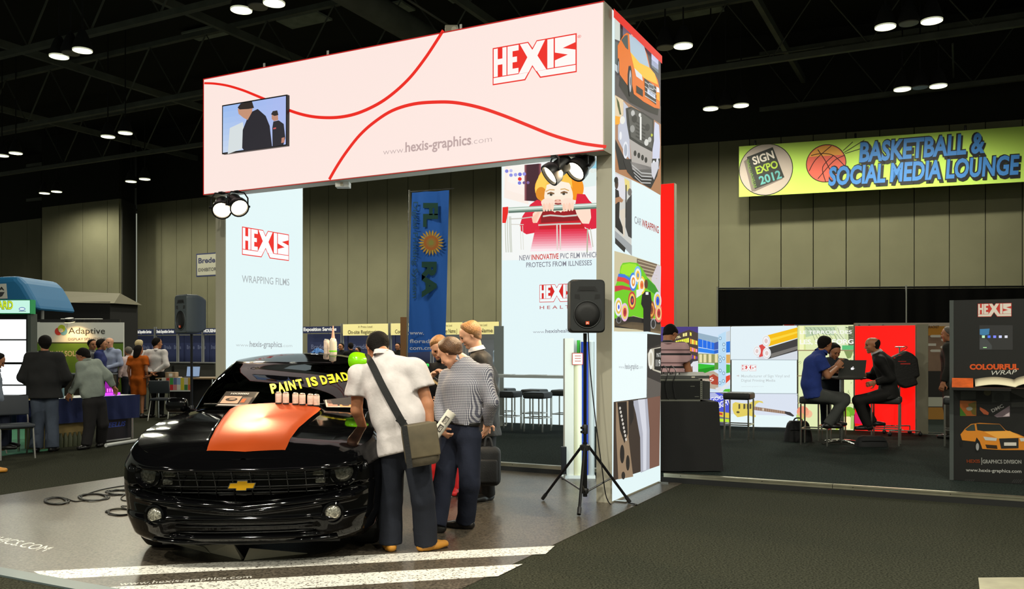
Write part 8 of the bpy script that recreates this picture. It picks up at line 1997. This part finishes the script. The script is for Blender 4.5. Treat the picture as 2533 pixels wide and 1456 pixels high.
cn = thing('display_counter', V((aX(240), AY - 1.2, 0)), 'low glass-topped counter before the ring logo backdrop', 'counter'); MB().box(aX(150), AY - 1.5, 0, aX(330), AY - .9, .95).build('body', mat('counter_olive', (52, 46, 36), .6), cn); MB().box(aX(148), AY - 1.52, .95, aX(332), AY - .88, .98).build('top', M_ggrey, cn)
# alcove and blue canopy
MBa = thing('roof_cabin', V((at(175, 800, 27).x, 27, 0)), 'black boxed cabin with a sloped grey roof behind the left stands', 'cabin'); a0, a1 = at(60, 800, 27).x, at(272, 800, 27).x; zt0, zt1 = at(0, 746, 27).z, at(0, 722, 27).z
MB().box(a0, 27, 0, a1, 29, zt0).build('body', mat('cabin_black', (20, 20, 19), .9), MBa); MB().add([(a0, 26.95, zt0), (a1 + .15, 26.95, zt0 - .05), (a1 + .05, 27.6, zt1), (a0, 27.6, zt1 + .1), (a0, 29, zt0), (a1 + .15, 29, zt0)], [(0, 1, 2, 3), (3, 2, 5, 4), (1, 5, 2), (0, 3, 4)]).build('roof', mat('cabin_roof', (112, 108, 90), .8), MBa)
cp = thing('blue_canopy', at(0, 850, 22) * V((1, 1, 0)) if False else V((at(0, 850, 22).x, 22, 0)), 'blue inflatable canopy at the left edge', 'canopy'); cpts = [(-120, 770), (-120, 690), (0, 683), (42, 681), (60, 700), (80, 735), (97, 768), (60, 760), (0, 762)]
mb = MB(); mb.prism([(at(u, v, 22).x, at(u, v, 22).z) for u, v in cpts], V((0, 22, 0)), V((1, 0, 0)), UP, V((0, 1, 0)), 2.0); o = mb.build('canopy', mat('canopy_blue', (30, 108, 160), .6), cp); bv = o.modifiers.new('round', 'BEVEL'); bv.width = .15; bv.segments = 3
for u in (-110, 84): MB().tube([(at(u, 0, 22).x, 22.4, 0), (at(u, 0, 22).x, 22.4, at(0, 762, 22).z)], .04, 8).build('leg', M_gpole, cp)
s = Sheet(V((0, 21.99, 0)), V((1, 0, 0)), UP, V((0, -1, 0)), .004); s.poly([s.q(*p) for p in ((-60, 705), (16, 701), (19, 738), (-60, 740))], (206, 206, 200), 1); s.textpx('MEDIA', (-40, 719), (11, 717), 8, (40, 40, 44), 2, .03); s.poly([s.q(*p) for p in ((-30, 722), (12, 722), (6, 732), (-8, 737), (-24, 732))], (60, 60, 66), 2); s.build('print', P_D, cp)
# colour-striped table, laptop, goods
k0 = gr(440, 1030); kt = thing('sample_table', V((k0.x, 19.6, 0)), 'table with a hanging colour-striped sheet left of the car', 'table'); kx0, kx1 = at(398, 0, 19.6).x, at(540, 0, 19.6).x; kz = at(0, 934, 19.3).z
MB().box(kx0, 19.3, kz - .03, kx1, 20.1, kz).build('tabletop', mat('table_tan', (150, 124, 92), .5), kt)
for x in (kx0 + .05, kx1 - .05):
    for y in (19.35, 20.05): MB().tube([(x, y, 0), (x, y, kz - .03)], .02, 6).build('leg', M_chrome, kt)
MB().box(kx0 + .02, 19.95, .05, kx1 - .02, 19.98, kz - .03).build('modesty_panel', mat('panel_dark', (48, 46, 46), .7), kt)
s = Sheet(V((at(400, 0, 19.28).x, 19.28, kz - .3)), V((1, 0, 0)), UP, V((0, -1, 0)), .002); MB().box(at(400, 0, 19.28).x, 19.282, kz - .3, at(472, 0, 19.28).x, 19.29, kz + .003).build('hanging_sheet', M_white, kt)
for i, cc in enumerate(((206, 196, 180), (190, 60, 44), (60, 150, 70), (96, 106, 150), (150, 176, 214), (206, 190, 50), (206, 196, 180), (190, 150, 50))): s.rect(.02 + .08 * i, .15, .095 + .08 * i, .3, cc, 1)
for i, cc in enumerate(((206, 196, 180), (214, 206, 60), (200, 40, 50), (206, 130, 130), (220, 214, 200), (206, 190, 40), (60, 120, 60), (200, 90, 50))): s.rect(.02 + .08 * i, .03, .095 + .08 * i, .15, cc, 1)
s.build('colour_print', P_D, kt)
lpp = thing('laptop', V((at(470, 0, 19.6).x, 19.6, kz)), 'open laptop with a bright screen on the sample table', 'laptop'); x0, x1 = at(455, 0, 19.6).x, at(489, 0, 19.6).x; MB().box(x0, 19.5, kz, x1, 19.72, kz + .02).build('base', M_blackp, lpp); MB().obox(((x0 + x1) / 2, 19.76, kz + .13), ((x1 - x0) / 2, 0, 0), (0, .008, 0), (0, .03, .12)).build('lid', M_blackp, lpp); MB().obox(((x0 + x1) / 2, 19.748, kz + .13), ((x1 - x0) / 2 - .01, 0, 0), (0, .001, 0), (0, .028, .108)).build('screen', emis('laptop_glow', (150, 176, 210), .7), lpp)
gb = thing('goods_box', V((at(425, 0, 19.6).x, 19.6, kz)), 'small pale box on the sample table', 'box'); MB().rbox((at(425, 0, 19.6).x, 19.6, kz + .06), .12, .09, .058, .012).build('carton', mat('pale_carton', (176, 150, 120), .7), gb); MB().box(at(425, 0, 19.6).x - .03, 19.508, kz + .02, at(425, 0, 19.6).x + .05, 19.511, kz + .09).build('label', M_white, gb)
# ---- visitors on the left
def lp_(u, v): return gr(u, v)
j, s = stand_pose(gr(110, 1117), .25, 1.72, look=(-.25, .9, .05), elL=(-.30, .0, 1.12), wrL=(-.20, .16, .98), elR=(.30, .0, 1.12), wrR=(.20, .16, .98), chs=(0, .0, 1.27))
person('man in dark jacket seen from behind at the glowing screens', j, dict(s=s, h=.016, top=cloth('dark_jacket', (42, 42, 42)), topname='jacket', hem=.14, fit=.04, flare=.03, belly=.03, pants=cloth('blue_grey_jeans', (76, 84, 98), .9), pfit=.02, wide=.035, shoe=C_blk, hairc='black', skin='tan'))
Yb = 13.4
mb6 = dict(pel=at(232, 990, Yb), wst=at(228, 968, Yb), chs=at(222, 925, Yb - .02), nck=at(214, 893, Yb - .02), head=at(206, 880, Yb - .04), look=(-.75, .1, -.65), fwd=(-.8, .4, 0), shL=at(200, 905, Yb - .16), shR=at(238, 900, Yb + .14), elL=at(192, 945, Yb - .2), wrL=at(174, 972, Yb - .18), elR=at(268, 930, Yb + .16), wrR=at(280, 955, Yb + .24), hpL=at(222, 998, Yb - .08), hpR=at(245, 998, Yb + .08), knL=at(222, 1050, Yb - .08), knR=at(254, 1048, Yb + .1), anL=gr(214, 1110) + UP * .085, anR=gr(250, 1103) + UP * .085, toL=gr(190, 1114) + UP * .03, toR=gr(238, 1108) + UP * .03)
person('man in grey-green shirt bending over the blue table', mb6, dict(s=1.0, h=.016, top=cloth('sage_shirt', (150, 158, 148)), sleeve='long', hem=-.04, fit=.022, belly=.02, pants=cloth('charcoal_trousers', (44, 42, 42), .9), pfit=.018, wide=.02, beltm=C_blk, belt=.07, shoe=C_blk, hairc='black', skin='tan', fold=.006))
Ys = 12.5
ms = dict(pel=at(-38, 1010, Ys), wst=at(-34, 990, Ys), chs=at(-22, 950, Ys), nck=at(-14, 918, Ys), head=at(-8, 892, Ys), look=(.7, .3, -.4), fwd=(.9, .1, 0), shL=at(-18, 935, Ys + .18), shR=at(-10, 940, Ys - .18), elL=at(-2, 985, Ys + .2), wrL=at(18, 1000, Ys + .1), elR=at(-2, 985, Ys - .2), wrR=at(20, 1003, Ys - .1), hpL=at(-32, 1015, Ys + .09), hpR=at(-32, 1018, Ys - .09), knL=at(14, 1022, Ys + .1), knR=at(10, 1026, Ys - .1), anL=at(16, 1092, Ys + .1), anR=at(8, 1098, Ys - .1), toL=at(40, 1104, Ys + .1), toR=at(34, 1108, Ys - .1))
person('seated man in a grey shirt cut by the left picture edge', ms, dict(s=1.0, h=.018, hh=.01, top=cloth('grey_shirt', (120, 128, 140)), sleeve='long', hem=.03, pants=C_jean2, shoe=C_blk, skin='tan', floorfree=True))
metal_chair(V((-7.6, 12.5, 0)), 1.5, 'metal chair under the seated man at the left edge')
j, s = stand_pose(V((at(-92, 0, 10.75).x, 10.75, 0)), -1.45, 1.76, knR=(.1, .26, .5), anR=(.1, .36, .085), toR=(.1, .55, .03)); person('visitor at the left picture edge of whom only a tan shoe shows', j, dict(s=s, h=.02, top=C_blackc, pants=C_jean, shoe=C_tan, hairc='black', skin='tan'))
C_lblue = cloth('light_blue_shirt', (150, 160, 190)); C_dblue = cloth('dark_blue_shirt', (50, 58, 110)); C_pink = cloth('pale_pink_shirt', (206, 184, 184)); C_org = cloth('orange_dress', (190, 92, 24))
far_person(80, 'man standing behind the screen rack at the left', cloth('mid_grey', (90, 90, 96)), 'black', .3, Y=17.0); far_person(227, 'man in a pale top behind the bending man', cloth('pale_grey', (150, 150, 150)), 'black', -2.2, Y=19.0); far_person(248, 'man in dark blue shirt before the ring logo backdrop', C_dblue, 'black', -1.3, 1.74, Y=18.8); far_person(273, 'bald man in light blue shirt facing the camera by the backdrop', C_lblue, 'black', 3.0, 1.80, Y=20.4, hair='none', skin='light', pose=dict(elR=(.27, .02, 1.15), wrR=(.05, .26, 1.06), elL=(-.27, .02, 1.15), wrL=(-.05, .26, 1.06))); far_person(318, 'person in a pale pink shirt leaning forward behind the woman', C_pink, 'grey', .9, 1.58, Y=20.6); far_person(343, 'blond man in a white shirt behind the woman in orange', C_white, 'blond', .2, 1.76, Y=21.4, skin='light')
j, s = stand_pose(gr(342, 1033), -.15, 1.62, look=(.1, 1, -.1)); person('woman in an orange dress seen from behind', j, dict(s=s, h=.018, hh=.01, top=C_org, topname='dress', dress=True, sleeve='short', fit=.012, shoe=C_blk, hair='long', hairc='black', skin='tan', collar=False))
j, s = stand_pose(gr(387, 1032), -.1, 1.78, look=(.6, .7, .0), elL=(-.28, -.10, 1.16), elR=(.28, -.10, 1.16), wrL=(-.02, -.17, .98), wrR=(-.06, -.17, .92)); person('man in white long-sleeved shirt with hands behind his back', j, dict(s=s, h=.016, hh=.01, top=C_white, sleeve='long', hem=-.05, fit=.02, pants=cloth('black_trousers', (22, 22, 22), .9), beltm=C_blk, shoe=C_blk, hairc='black', skin='tan'))
